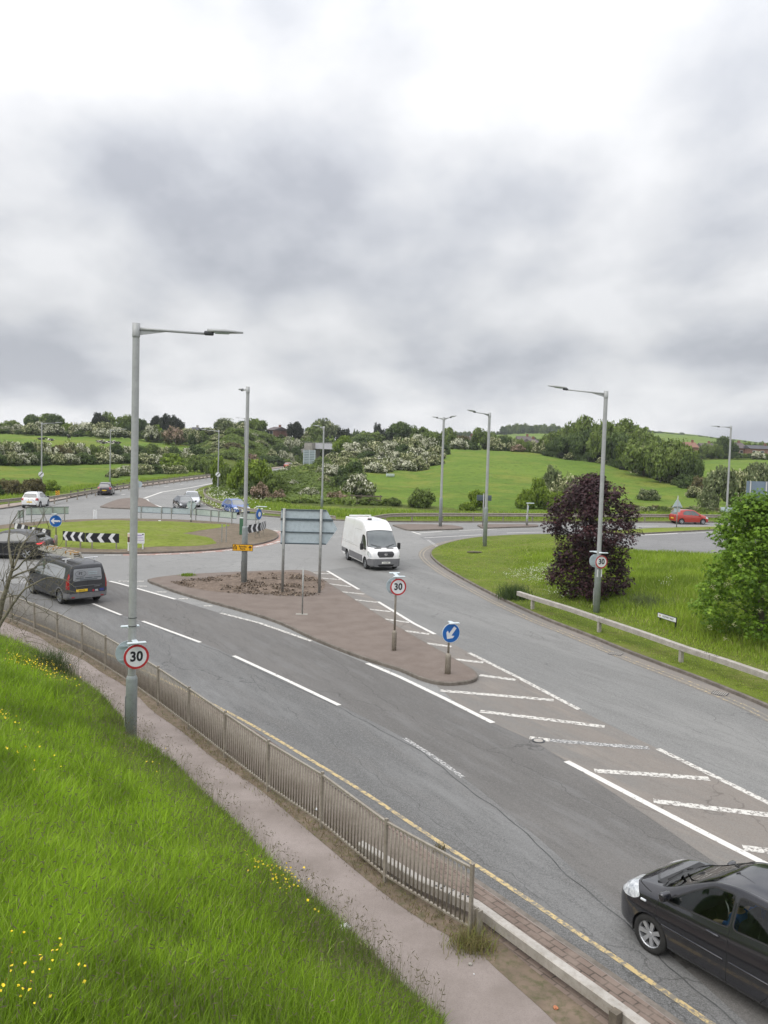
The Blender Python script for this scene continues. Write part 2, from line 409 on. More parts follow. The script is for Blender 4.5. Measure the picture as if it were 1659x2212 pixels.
m_wfilm = M('sign_white', (.74, .75, .76), (.66, .67, .68), 3, .4)
m_rfilm = M('sign_red', (.50, .03, .035), (.40, .03, .03), 6, .4)
m_bfilm = M('sign_blue', (.008, .12, .42), (.008, .10, .36), 5, .35)
m_kfilm = M('sign_black', (.012, .012, .016), (.02, .02, .026), 4, .4)
m_ofilm = M('sign_amber', (.80, .42, .015), (.72, .36, .012), 4, .45)
m_lamp_w = M('sign_light_housing', (.60, .66, .68), (.5, .56, .58), 6, .4)
m_conc = M('concrete', (.36, .34, .30), (.28, .265, .235), 1.2, .9, bump=.006, bscale=10, c3=(.18, .165, .14), scale3=6)
m_wood = M('weathered_wood', (.16, .135, .105), (.10, .085, .065), 8, .9, bump=.006, bscale=20)
m_bark = M('bark', (.13, .105, .075), (.075, .062, .045), 7, .95, bump=.02, bscale=14, c3=(.20, .19, .12), scale3=18, f3=.5)
m_bark_l = M('bark_lichen', (.16, .145, .10), (.085, .075, .055), 9, .95, bump=.01, bscale=24, c3=(.27, .25, .16), scale3=20, f3=.6)

def grass_mat(name, c1, c2, c3, sc=.05, sc2=1.4, sc3=.25, bump=.05, bs=3.0):
    m = bpy.data.materials.new(name); m.use_nodes = True; nt = m.node_tree; N = nt.nodes; L = nt.links
    b = N['Principled BSDF']; b.inputs['Roughness'].default_value = .95; b.inputs['Specular IOR Level'].default_value = .1
    tc = N.new('ShaderNodeTexCoord'); prev = (*c1, 1)
    for s_, col, lo, hi, to in ((sc, c2, .43, .57, 1.0), (sc3, c3, .50, .62, .7), (sc2, tuple(v*.62 for v in c1), .50, .66, .75), (sc2*6, tuple(v*1.45 for v in c2), .5, .72, .6)):
        t = N.new('ShaderNodeTexNoise'); t.inputs['Scale'].default_value = s_; t.inputs['Detail'].default_value = 6; t.inputs['Roughness'].default_value = .65; L.new(tc.outputs['Object'], t.inputs['Vector'])
        r = N.new('ShaderNodeMapRange'); r.inputs[1].default_value = lo; r.inputs[2].default_value = hi; r.inputs[4].default_value = to; L.new(t.outputs['Fac'], r.inputs[0])
        x = N.new('ShaderNodeMix'); x.data_type = 'RGBA'; L.new(r.outputs[0], x.inputs['Factor'])
        if isinstance(prev, tuple): x.inputs['A'].default_value = prev
        else: L.new(prev, x.inputs['A'])
        x.inputs['B'].default_value = (*col, 1); prev = x.outputs['Result']
    L.new(prev, b.inputs['Base Color'])
    t = N.new('ShaderNodeTexNoise'); t.inputs['Scale'].default_value = bs; t.inputs['Detail'].default_value = 8; t.inputs['Roughness'].default_value = .75; L.new(tc.outputs['Object'], t.inputs['Vector'])
    bp = N.new('ShaderNodeBump'); bp.inputs['Strength'].default_value = .9; bp.inputs['Distance'].default_value = bump; L.new(t.outputs['Fac'], bp.inputs['Height']); L.new(bp.outputs[0], b.inputs['Normal'])
    m.diffuse_color = (*c1, 1); return m
m_field = grass_mat('field_grass', (.10, .165, .024), (.135, .20, .030), (.20, .21, .042), .035, .9, .10, .3, 1.1)
m_mown = grass_mat('mown_grass', (.14, .175, .026), (.175, .215, .036), (.20, .20, .070), .12, 2.2, .5, .04, 6)
m_soil = grass_mat('bank_soil', (.045, .075, .015), (.06, .10, .02), (.07, .07, .03), .3, 2.5, 1, .05, 4)
m_rough = grass_mat('rough_grass', (.10, .135, .022), (.13, .165, .026), (.16, .16, .05), .2, 2.5, .6, .07, 4)

# ------------------------------------------------------------------ lines on the ground
far_left_kerb = smooth_line(DW([(-420, 1150), (-250, 1128), (-100, 1111), (0, 1100.5), (55, 1092), (115, 1084), (212, 1064), (283, 1055), (415, 1037.5), (470, 1029), (530, 1021), (590, 1013.3), (640, 1006), (690, 1000)]), 4)
tongue = smooth_line(DW([(716, 1003), (660, 1008.5), (600, 1018), (540, 1028), (490, 1039), (459, 1047), (434, 1054), (418, 1064), (424, 1075), (436, 1086), (467, 1099.5), (500, 1106), (536, 1112), (600, 1118), (711, 1124), (800, 1127), (900, 1128.5), (1050, 1128.7), (1250, 1129), (1450, 1129), (1659, 1129.2), (1900, 1130), (2300, 1132)]), 4)
zone = far_left_kerb+[Vector((12, 330, 0)), Vector((22, 330, 0))]+tongue+[Vector((150, 40, 0)), Vector((60, 2, 0)), Vector((-60, 2, 0)), Vector((-110, 40, 0))]
zarr = np.array([(p.x, p.y) for p in zone])
def inside(poly, x, y):
    r = np.zeros(x.shape, bool); n = len(poly)
    for i in range(n):
        x1, y1 = poly[i]; x2, y2 = poly[(i+1) % n]
        c = ((y1 > y) != (y2 > y)); xi = (x2-x1)*(y-y1)/(y2-y1+1e-12)+x1
        r ^= c & (x < xi)
    return r
def seg_dist(poly, x, y, closed=True):
    d = np.full(x.shape, 1e9); n = len(poly)
    for i in range(n if closed else n-1):
        ax, ay = poly[i]; bx, by = poly[(i+1) % n]; dx, dy = bx-ax, by-ay; l2 = dx*dx+dy*dy+1e-12
        t = np.clip(((x-ax)*dx+(y-ay)*dy)/l2, 0, 1); d = np.minimum(d, np.hypot(x-ax-t*dx, y-ay-t*dy))
    return d

# ------------------------------------------------------------------ terrain: how high the land stands along lines of sight (column, distance, height)
cols = {
 -500: [(95, 0), (150, 1), (200, 4.5), (270, 6.4), (500, 6.5), (1000, 6)],
 0: [(92, 0), (112, .2), (150, ('v', 1006)), (170, 2.4), (200, ('v', 957)), (250, ('v', 941)), (300, ('v', 936)), (500, 7), (1000, 6)],
 250: [(120, 0), (140, .2), (180, ('v', 993)), (210, ('v', 966)), (260, ('v', 948)), (300, ('v', 941)), (500, 7), (1000, 6)],
 420: [(165, 0), (200, 1.5), (240, 3.4), (270, 5.2), (300, 7.3), (500, 7), (1000, 6)],
 500: [(100, 0), (150, .3), (178, .3), (200, 2.2), (230, 6), (262, 10.2), (290, 10.8), (400, 8), (1000, 6)],
 560: [(100, 0), (150, .5), (195, .3), (215, 1.2), (240, 4.5), (275, 9.2), (300, 9.6), (400, 8), (1000, 6)],
 620: [(96, 0), (120, .4), (160, .6), (200, .9), (232, .2), (250, .3), (275, 4.5), (295, 7.4), (320, 8.2), (400, 8), (1000, 8)],
 690: [(95, 0), (120, .5), (150, .9), (190, 1.4), (225, 1.0), (262, 1.2), (280, 2.2), (310, 6.8), (400, 7.5), (1000, 8)],
 760: [(95, 0), (120, .6), (150, 1.4), (200, 3.6), (250, 5.6), (300, 7.0), (400, 7.0), (1000, 8)],
 830: [(94, 0), (110, .3), (150, 1.2), (190, 2.8), (230, 5.2), (280, 7.2), (400, 7.0), (700, 8), (1000, 15)],
 900: [(94, 0), (110, .3), (150, 1.3), (180, 2.4), (220, 4.9), (260, 6.6), (400, 6.5), (700, 9), (1000, 19)],
 1000: [(94, 0), (110, .3), (150, 1.9), (190, 4.2), (225, 6.0), (260, 6.5), (400, 5.5), (600, 8), (1000, ('v', 938))],
 1150: [(95, 0), (110, .3), (150, 2.0), (190, 4.6), (222, 5.7), (260, 5.7), (400, 4.5), (600, 10), (850, ('v', 937)), (1000, ('v', 932))],
 1300: [(97, 0), (110, .25), (140, 1.5), (180, 4.1), (210, 4.8), (260, 4.6), (400, 4.5), (600, 12), (850, ('v', 937)), (1000, ('v', 930))],
 1420: [(98, 0), (110, .2), (140, 1.2), (165, 2.6), (190, 3.4), (240, 3.6), (400, 5), (600, 14), (1000, ('v', 932))],
 1490: [(98, 0), (120, .4), (150, 1.4), (180, 2.2), (240, 3.8), (300, 4.6), (400, 6), (600, 14), (1000, ('v', 938))],
 1560: [(100, 0), (120, .3), (150, 1.4), (200, 3.2), (260, ('v', 998)), (300, ('v', 988)), (400, 6), (600, 12), (1000, ('v', 947))],
 1659: [(102, 0), (120, .3), (150, 1.4), (200, 3.2), (260, ('v', 1000)), (300, ('v', 989)), (400, 6), (600, 9), (1000, ('v', 958))],
 2300: [(105, 0), (150, 1.2), (300, 4), (1000, 8)],
}
YK = np.array([0, 80, 92, 96, 102, 110, 120, 130, 140, 150, 160, 170, 180, 190, 200, 210, 220, 230, 240, 250, 260, 275, 290, 300, 320, 360, 400, 500, 600, 700, 850, 1000, 3000], float)
US = sorted(cols); TAB = []
for u in US:
    ys = [0]; zs = [0.0]
    for Y, v in cols[u]:
        ys.append(Y); zs.append(AT(u, v[1], Y).z if isinstance(v, tuple) else v)
    ys.append(3000); zs.append(zs[-1]-30)
    TAB.append(np.interp(YK, ys, zs))
TAB = np.array(TAB); SS = np.array([(u-830)/1820 for u in US])
def vnoise(x, y, seed=0):
    x = np.asarray(x, float); y = np.asarray(y, float)
    xi = np.floor(x).astype(int); yi = np.floor(y).astype(int); fx = x-xi; fy = y-yi; fx = fx*fx*(3-2*fx); fy = fy*fy*(3-2*fy)
    def h(a, b):
        n = (a*374761393+b*668265263+seed*1442695041) & 0x7fffffff
        n = ((n ^ (n >> 13))*1274126177) & 0x7fffffff
        return ((n ^ (n >> 16)) & 0xffff)/65535.0
    return (h(xi, yi)*(1-fx)+h(xi+1, yi)*fx)*(1-fy)+(h(xi, yi+1)*(1-fx)+h(xi+1, yi+1)*fx)*fy
def profile(x, y):
    yy = np.maximum(y, 1.0); s = np.clip(x/yy, SS[0], SS[-1]-1e-6); i = np.clip(np.searchsorted(SS, s)-1, 0, len(SS)-2)
    t = (s-SS[i])/(SS[i+1]-SS[i]); t = t*t*(3-2*t)*.5+t*.5
    j = np.clip(np.searchsorted(YK, yy)-1, 0, len(YK)-2); w = np.clip((yy-YK[j])/(YK[j+1]-YK[j]), 0, 1)
    return (TAB[i, j]*(1-w)+TAB[i, j+1]*w)*(1-t)+(TAB[i+1, j]*(1-w)+TAB[i+1, j+1]*w)*t
def terrain_z(x, y):
    x = np.asarray(x, float); y = np.asarray(y, float)
    ins = inside(zarr, x, y); d = seg_dist(zarr, x, y)
    k = np.clip(d/10, 0, 1)
    n = (vnoise(x/9, y/9, 1)-.5)*.5+(vnoise(x/3.1, y/3.1, 2)-.5)*.22
    zo = .10+profile(x, y)*k+n*k
    zo = np.where(d < 2.3, .10-.42*np.clip((2.3-d)/1.1, 0, 1), zo)
    return np.where(ins, -.32, zo)
def tz(x, y): return float(terrain_z(np.array([x]), np.array([y]))[0])

# land sheet: fan-shaped grid that reaches the horizon
rr = np.concatenate([np.linspace(4, 60, 12), np.linspace(62, 330, 250), np.geomspace(334, 3000, 70)])
th = np.concatenate([np.linspace(-75, -30, 30)[:-1], np.linspace(-30, 30, 330), np.linspace(30, 75, 30)[1:]])
TH, RR = np.meshgrid(np.radians(th), rr); X = RR*np.sin(TH); Y = RR*np.cos(TH)
Z = np.zeros(X.shape)
for a in range(X.shape[0]): Z[a] = terrain_z(X[a], Y[a])
nr_, nc_ = X.shape; idx = np.arange(nr_*nc_).reshape(nr_, nc_)
Q = np.stack([idx[:-1, :-1], idx[:-1, 1:], idx[1:, 1:], idx[1:, :-1]], -1).reshape(-1, 4)
m_scrub = grass_mat('scrub_ground', (.075, .10, .022), (.115, .145, .03), (.15, .15, .055), .12, 1.2, .35, .3, 1.5)
Xc, Yc = X[:-1, :-1].ravel(), Y[:-1, :-1].ravel(); sc_ = Xc/np.maximum(Yc, 1)
scr = ((sc_ > -.215+.012*np.sin(Yc*.09)) & (sc_ < -.035+.05*np.clip((Yc-150)/90, 0, 1)+.01*np.sin(Yc*.13)) & (Yc > 92) & (Yc < 330)) | ((Yc > 92) & (Yc < 97+2*np.sin(Xc*.3)) & (sc_ > -.04))
me = mesh_np('ground', np.stack([X, Y, Z], -1).reshape(-1, 3), quads=Q, mats=[m_field, m_scrub], qi=scr.astype(int), smooth=True)
tag(link('ground', me), kind='structure')
flat_poly('asphalt_road', [(p.x, p.y) for p in zone], 0.0, m_asph)

# ------------------------------------------------------------------ verges beyond the far kerbs
def verge(name, line, wid, mat, side, kz=.12):
    o2 = offset_line(line, wid*side); o1 = offset_line(line, .12*side)
    A = [Vector((p.x, p.y, kz)) for p in o1]; B = [Vector((p.x, p.y, kz-.01)) for p in o2]
    return ribbon(name, A, B, mat)
kerb('far_kerb', tongue, m_kerb, side=1); verge('far_verge', tongue, 3.3, m_rough, 1)
kerb('left_road_kerb', far_left_kerb, m_kerb, side=1); 
m_foot = M('far_footway', (.33, .27, .225), (.26, .215, .18), .8, .95)
verge('far_footway', far_left_kerb, 1.9, m_foot, 1)
_o = offset_line(far_left_kerb, 2.0)
ribbon('left_verge', [Vector((p.x, p.y, .125)) for p in _o], [Vector((p.x, p.y, .10)) for p in offset_line(far_left_kerb, 3.6)], m_rough)

# ------------------------------------------------------------------ islands
def island(name, dpts, mat, sub=4, z=.12, kw=.14):
    line = smooth_line(DW(dpts+[dpts[0]]), sub)[:-1]
    kerb(name+'_kerb', line, m_kerb, kw, closed=True)
    inn = closed_offset(line, kw*.5)
    return flat_poly(name, [(p.x, p.y) for p in inn], z+.002, mat), line
isl_pts = [(318.5, 1256), (326, 1261), (345, 1268), (376, 1280), (447, 1301.5), (530, 1324.5), (604, 1349), (676, 1383), (748, 1412.5), (806, 1433), (864, 1451), (900, 1467), (929, 1476.5), (952, 1481), (974, 1482), (1000, 1480), (1018, 1477), (1029, 1472), (1032, 1466), (1029, 1459), (1019, 1451), (973, 1424), (918, 1393), (864, 1361.5), (831, 1342), (766, 1299.5), (716, 1268), (690, 1250), (670, 1238), (655, 1235.5), (605, 1236), (530, 1238.5), (467, 1241.5), (392, 1245.5), (342, 1251)]
isl, isl_line = island('central_island', isl_pts, m_tarmac_is, 3)
# drift of leaf litter on the far half of the island
flat_poly('leaf_litter', [(p.x, p.y) for p in smooth_line(DW([(365, 1262), (430, 1256), (520, 1243), (620, 1240), (665, 1246), (700, 1262), (690, 1284), (640, 1290), (560, 1287), (470, 1284), (400, 1272), (365, 1262)]), 4)[:-1]], .126, m_mulch)
island('splitter_island', [(216, 1096.3), (235, 1098.5), (259, 1099.5), (305, 1101.5), (353, 1103.3), (347, 1098.5), (328, 1089), (312, 1079.5), (298, 1077), (262, 1079.3), (236, 1087)], m_tarmac_is, 3)
island('exit_island', [(848, 1136), (866, 1142.5), (886, 1147), (940, 1145.8), (999, 1143.7), (990, 1139), (965, 1136), (890, 1134.6)], m_tarmac_is, 3)
island('exit_island_tail', [(1036, 1139.5), (1046, 1142.2), (1100, 1140.4), (1158, 1139), (1163, 1136.8), (1155, 1135.3), (1090, 1134.8), (1034, 1135.4)], m_tarmac_is, 3)
# roundabout: circle fitted to its kerb
cpts = DW([(259, 1198.3), (293, 1199.4), (363, 1196.3), (447, 1190), (530, 1178.6), (572, 1170), (597, 1159.8), (601, 1152.6), (588, 1145), (117, 1191), (177, 1196)])
A_ = np.array([[2*p.x, 2*p.y, 1] for p in cpts]); b_ = np.array([p.x**2+p.y**2 for p in cpts])
cx_, cy_, k_ = np.linalg.lstsq(A_, b_, rcond=None)[0]; RB = Vector((cx_, cy_, 0)); RBR = math.sqrt(k_+cx_**2+cy_**2)
print('roundabout', RB, RBR)
ring = [Vector((RB.x+RBR*math.cos(a), RB.y+RBR*math.sin(a), 0)) for a in np.linspace(0, 2*math.pi, 97)[:-1]]
kerb('roundabout_kerb', ring, m_kerb, .14, closed=True)
flat_poly('roundabout_border', [(p.x, p.y) for p in closed_offset(ring, .07)], .122, m_dirt)
gr = []
for i, a in enumerate(np.linspace(0, 2*math.pi, 97)[:-1]):
    r_ = RBR-1.9-.35*math.sin(5*a)-.3*math.sin(11*a+1)
    if math.cos(a-.15) > .75: r_ -= 5.0*(math.cos(a-.15)-.75)/.25
    gr.append((RB.x+r_*math.cos(a), RB.y+r_*math.sin(a)))
# gently domed lawn
V = [(RB.x, RB.y, .42)]; Qf = []; n = len(gr)
for k, f in enumerate((.3, .6, .8, .93, 1.0)):
    for (x, y) in gr: V.append((RB.x+(x-RB.x)*f, RB.y+(y-RB.y)*f, .128+.30*(1-f**2)))
T = [(0, 1+i, 1+(i+1) % n) for i in range(n)]
for k in range(4):
    for i in range(n): Qf.append((1+k*n+i, 1+(k+1)*n+i, 1+(k+1)*n+(i+1) % n, 1+k*n+(i+1) % n))
tag(link('roundabout_lawn', mesh_np('lawn', V, quads=Qf, tris=T, mats=[m_mown], smooth=True)), kind='structure')
# red edge strip with white dashes round the roundabout
flat = []
for a0, a1 in ((-75, 28),):
    aa = np.radians(np.linspace(a0, a1, 40))
    ribbon('red_edge_strip', [Vector((RB.x+(RBR+.02)*math.cos(a), RB.y+(RBR+.02)*math.sin(a), .004)) for a in aa], [Vector((RB.x+(RBR+.75)*math.cos(a), RB.y+(RBR+.75)*math.sin(a), .004)) for a in aa], m_red)

# ------------------------------------------------------------------ right-hand verge with the grass mound
kr = smooth_line(DW([(3000, 2350), (2400, 1977), (1900, 1668), (1790, 1600), (1659, 1532), (1560, 1490), (1500, 1466), (1420, 1436), (1350, 1409), (1265, 1374), (1180, 1341), (1100, 1305), (1050, 1280), (1000, 1253), (960, 1229), (938, 1212), (929, 1200), (933, 1190), (950, 1180.5), (985, 1170.5), (1020, 1164.5), (1060, 1160.5), (1120, 1157.5), (1188, 1156)]), 4)
back = DW([(1240, 1160), (1290, 1175), (1331, 1193), (1430, 1201), (1529, 1207), (1659, 1213), (1900, 1222)])
right_kerb = kr
kerb('right_kerb', kr, m_kerb, side=-1)
rv = [(p.x, p.y) for p in offset_line(kr, -.1)]+[(p.x, p.y) for p in back]+[(62, 48), (40, 12)]
rva = np.array(rv)
xs = np.arange(rva[:, 0].min(), rva[:, 0].max(), .5)
def mound_z(x, y):
    x = np.asarray(x, float); y = np.asarray(y, float)
    dk = seg_dist(np.array([(p.x, p.y) for p in kr]), x, y, False); db = seg_dist(np.array([(p.x, p.y) for p in back]), x, y, False)
    m = np.clip((dk-1.6)/6, 0, 1); m = m*m*(3-2*m); e = np.clip(db/3, 0, 1)
    near = np.clip((62-y)/20, 0, 1)
    return .122+m*e*(.38+(vnoise(x/4, y/4, 5)-.5)*.5+(vnoise(x/1.3, y/1.3, 6)-.5)*.2)
gx, gy = np.meshgrid(np.arange(2, 64, .55), np.arange(10, 68, .55)); ins = inside(rva, gx, gy); 
# fan of the outline filled by constrained triangulation so the edge is exact, interior points added
from mathutils.geometry import delaunay_2d_cdt
pts2 = [Vector(p) for p in rv]; ed = [(i, (i+1) % len(rv)) for i in range(len(rv))]
dd = seg_dist(rva, gx, gy)
inn = [Vector((float(a), float(b))) for a, b in zip(gx[ins & (dd > .4)], gy[ins & (dd > .4)])]
vv, _, ff, _, _, _ = delaunay_2d_cdt(pts2+inn, ed, [], 1, 1e-4)
va = np.array([(v.x, v.y) for v in vv]); zz = mound_z(va[:, 0], va[:, 1])
tag(link('right_verge', mesh_np('right_verge', np.column_stack([va, zz]), tris=np.array([f for f in ff if len(f) == 3]), mats=[m_rough], smooth=True)), kind='structure')
# strip between the two far roads
st = smooth_line(DW([(1296, 1152), (1330, 1154), (1361, 1155), (1420, 1152.5), (1487, 1149), (1563, 1145), (1659, 1141.5), (1900, 1139), (1900, 1131.5), (1659, 1135), (1563, 1139), (1409, 1143), (1340, 1147), (1296, 1150), (1296, 1152)]), 3)[:-1]
kerb('strip_kerb', st, m_kerb, .12, closed=True)
flat_poly('dividing_verge', [(p.x, p.y) for p in closed_offset(st, .08)], .122, m_mown)
flat_poly('layby_nose', [(p.x, p.y) for p in DW([(1545, 1180), (1590, 1177), (1700, 1176), (1700, 1188), (1600, 1186)])], .1, m_mown)
flat_poly('side_road', [(p.x, p.y) for p in DW([(1300, 1156.5), (1361, 1157), (1487, 1152), (1659, 1144), (1900, 1142), (1900, 1210), (1659, 1208), (1529, 1203), (1331, 1190), (1262, 1172)])], .004, m_far_lane)
flat_poly('exit_lane', [(p.x, p.y) for p in smooth_line(DW([(905, 1160), (960, 1155), (1060, 1148), (1200, 1143), (1270, 1144), (1270, 1152), (1190, 1154.5), (1060, 1158.5), (1020, 1163), (985, 1168.5), (948, 1178), (925, 1170)]), 3)], .004, m_far_lane)

# ------------------------------------------------------------------ near road: lanes of different surfacing
yl = [(-200, 1242), (-100, 1280), (5, 1318.5), (75, 1346), (150, 1378.5), (250, 1421), (325, 1456), (387, 1486), (442, 1513), (550, 1570), (686, 1651), (786, 1712), (934, 1810), (1090, 1910), (1271, 2032), (1325, 2067), (1427, 2137), (1515, 2198), (1640, 2286), (1760, 2370)]
yline = smooth_line(DW(yl), 4)
road_kerb = offset_line(yline, -.42)
mid1 = smooth_line(DW([(60, 1262), (185, 1302), (262, 1329), (308, 1342), (433, 1388), (505, 1417), (733, 1524), (873, 1595), (1000, 1680), (1150, 1800), (1330, 1960), (1500, 2110), (1700, 2290), (2000, 2560)]), 4)
mid2 = smooth_line(DW([(160, 1238), (237, 1256), (259, 1261), (379, 1295), (477, 1325), (560, 1347), (673, 1386), (793, 1434), (864, 1464), (960, 1510), (1065, 1562), (1160, 1604), (1290, 1688), (1440, 1790), (1600, 1900), (1800, 2040), (2300, 2400)]), 4)
def band(name, A, B, z, mat, n=60):
    def rs(L_):
        d = [0]
        for a, b in zip(L_, L_[1:]): d.append(d[-1]+(b-a).length)
        t = np.linspace(0, d[-1], n); return [Vector((np.interp(k, d, [p.x for p in L_]), np.interp(k, d, [p.y for p in L_]), z)) for k in t]
    return ribbon(name, rs(A), rs(B), mat)
band('left_lane_surface', offset_line(yline, -.40), mid1, .004, m_lane_l)
band('middle_lane_surface', mid1, mid2, .004, m_lane_m)
hatchR = DW([(670, 1236), (707, 1233.5), (775, 1274), (817, 1300), (893, 1347), (940, 1370), (1014, 1411), (1120, 1464), (1252, 1534), (1421, 1618), (1659, 1735), (1900, 1860), (2500, 2172)])
kr2 = offset_line(kr, 0.0)
band('hatched_area_surface', smooth_line(DW([(660, 1241), (740, 1320), (830, 1400), (930, 1470), (1000, 1529), (1065, 1562), (1160, 1606), (1290, 1690), (1440, 1792), (1600, 1902), (1800, 2042), (2300, 2402)]), 3), smooth_line(hatchR, 3), .0065, m_hatch, 90)
band('right_lane_surface', smooth_line(hatchR, 4), [p for p in reversed([q for q in kr if q.y < 56])], .005, m_lane_r, 90)

# ------------------------------------------------------------------ pavement on the near side
edge = smooth_line(DW([(-260, 1262), (-120, 1325), (0, 1387), (60, 1414), (110, 1440), (180, 1488), (226, 1528), (272, 1582), (308, 1616), (358, 1655), (450, 1742), (540, 1836), (600, 1905), (680, 1978), (740, 2030), (830, 2116), (940, 2222), (1050, 2330), (1250, 2520)]), 4)
ea = np.array([(p.x, p.y) for p in edge])
kerb('near_kerb', road_kerb, m_kerb, .13, side=-1)
ub = [Vector((p.x, p.y, .12)) for p in offset_line(edge, -1.2)]
band('footpath', offset_line(road_kerb, -.12), ub, .122, m_path, 140)
railfeet = DW([(-110, 1290), (-30, 1321), (22, 1343.5), (74, 1365.6), (123.3, 1389), (176.7, 1415.5), (227.5, 1447), (284, 1484), (341, 1525), (407.5, 1576), (485, 1637.5), (578, 1710), (693.6, 1790), (831, 1907), (1015, 2022)], .12)
for a, b in zip(railfeet, railfeet[1:]): print('%.2f' % (a-b).length, end=' ')
print()
m_brick = bpy.data.materials.new('brick_paving'); m_brick.use_nodes = True
def brickmat():
    nt = m_brick.node_tree; N = nt.nodes; L = nt.links; b = N['Principled BSDF']; b.inputs['Roughness'].default_value = .9
    tc = N.new('ShaderNodeTexCoord'); mp = N.new('ShaderNodeMapping'); mp.inputs['Rotation'].default_value = (0, 0, math.radians(54.5)); L.new(tc.outputs['Object'], mp.inputs[0])
    br = N.new('ShaderNodeTexBrick'); L.new(mp.outputs[0], br.inputs[0]); br.inputs['Scale'].default_value = 1.0; br.inputs['Brick Width'].default_value = .25; br.inputs['Row Height'].default_value = .125
    br.inputs['Mortar Size'].default_value = .012; br.inputs['Color1'].default_value = (.135, .098, .078, 1); br.inputs['Color2'].default_value = (.185, .138, .112, 1); br.inputs['Mortar'].default_value = (.075, .058, .045, 1)
    t = N.new('ShaderNodeTexNoise'); t.inputs['Scale'].default_value = 3; t.inputs['Detail'].default_value = 8; t.inputs['Roughness'].default_value = .75; L.new(tc.outputs['Object'], t.inputs['Vector'])
    r = N.new('ShaderNodeMapRange'); r.inputs[1].default_value = .42; r.inputs[2].default_value = .68; r.inputs[4].default_value = .7; L.new(t.outputs['Fac'], r.inputs[0])
    x = N.new('ShaderNodeMix'); x.data_type = 'RGBA'; L.new(r.outputs[0], x.inputs['Factor']); L.new(br.outputs['Color'], x.inputs['A']); x.inputs['B'].default_value = (.24, .19, .155, 1)
    L.new(x.outputs['Result'], b.inputs['Base Color'])
    bp = N.new('ShaderNodeBump'); bp.inputs['Distance'].default_value = .012; bp.inputs['Strength'].default_value = .8; bp.invert = True; L.new(br.outputs['Fac'], bp.inputs['Height']); L.new(bp.outputs[0], b.inputs['Normal'])
brickmat()
nk = offset_line(road_kerb, -.14)
nk = [p for p in nk if p.y < 27]
band('brick_paving', nk, smooth_line(DW([(385, 1496), (480, 1545), (600, 1622), (680, 1682), (800, 1772), (930, 1888), (1030, 2003), (1121, 2088), (1215, 2163), (1277, 2212), (1400, 2320), (1560, 2460)]), 4), .127, m_brick, 80)
ribbon('trodden_soil', [Vector((p.x, p.y, .1255)) for p in smooth_line(DW([(1030, 2003), (1121, 2088), (1215, 2163), (1277, 2212), (1400, 2320)]), 3)], [Vector((p.x, p.y, .1255)) for p in smooth_line(DW([(985, 2012), (1052, 2092), (1120, 2155), (1182, 2212), (1290, 2325)]), 3)], m_dirt)
m_seam_t = M('tar_seam', (.05, .05, .05), (.10, .10, .098), 3, .8)
q_ = [p for p in mid1 if p.y < 42]; o_a = [Vector((p.x+.05*math.sin(i*.37)+.02*math.sin(i*1.3), p.y+.03*math.sin(i*.8+1), .0078)) for i, p in enumerate(smooth_line(offset_line(q_, -.16), 3))]
ribbon('road_seam', offset_line(o_a, .012), offset_line(o_a, -.014), m_seam_t)
m_grv = M('gravel_strip', (.20, .168, .142), (.145, .118, .095), 1.4, 1, bump=.01, bscale=30, c3=(.10, .085, .06), scale3=12, f3=.7)
rk_ = offset_line(road_kerb, -.15); band('gravel_strip', [p for p in rk_ if 11.5 < p.y < 42], [p for p in offset_line(smooth_line(railfeet, 3), .10) if p.y < 42], .1245, m_grv, 90)
# dirt and weeds strip along the foot of the railing
rf = smooth_line(railfeet, 3)
da = offset_line(rf, .16); db = [p.copy() for p in offset_line(rf, -.2)]
for i, p in enumerate(db):
    w_ = .05*math.sin(i*1.1)+.06*math.sin(i*.5+1); p.x -= w_*.8; p.y -= w_*.55
ribbon('dirt_strip', [Vector((p.x, p.y, .128)) for p in da], [Vector((p.x, p.y, .128)) for p in db], m_dirt)

# ------------------------------------------------------------------ near grass bank rising towards the camera
gx, gy = np.meshgrid(np.arange(-62, 12, .5), np.arange(-6, 62, .5))
def bank_d(x, y):
    d = seg_dist(ea, x, y, False)
    # sign: nearer to camera-left side is positive
    i = np.zeros(x.shape, int); best = np.full(x.shape, 1e9); sgn = np.ones(x.shape)
    for k in range(len(ea)-1):
        ax, ay = ea[k]; bx, by = ea[k+1]; dx, dy = bx-ax, by-ay; t = np.clip(((x-ax)*dx+(y-ay)*dy)/(dx*dx+dy*dy), 0, 1)
        q = np.hypot(x-ax-t*dx, y-ay-t*dy); c = dx*(y-ay)-dy*(x-ax); m = q < best; best = np.where(m, q, best); sgn = np.where(m, np.where(c < 0, 1, -1), sgn)
    return d*sgn
def bank_z(x, y, d=None):
    if d is None: d = bank_d(x, y)
    z = .105+np.where(d > 0, .36*d, .30*d)
    z = z+np.clip(d/2, 0, 1)*((vnoise(x/2.6, y/2.6, 8)-.5)*.35+(vnoise(x/.9, y/.9, 9)-.5)*.10)
    return np.clip(z, -.4, 4.6)
Dg = bank_d(gx, gy); Zg = bank_z(gx, gy, Dg); keep = Dg > -1.3
idx = np.arange(gx.size).reshape(gx.shape)
Qb = np.stack([idx[:-1, :-1], idx[:-1, 1:], idx[1:, 1:], idx[1:, :-1]], -1)[(keep[:-1, :-1] & keep[1:, 1:])].reshape(-1, 4)
tag(link('grass_bank', mesh_np('grass_bank', np.stack([gx, gy, Zg], -1), quads=Qb, mats=[m_soil], smooth=True)), kind='structure')

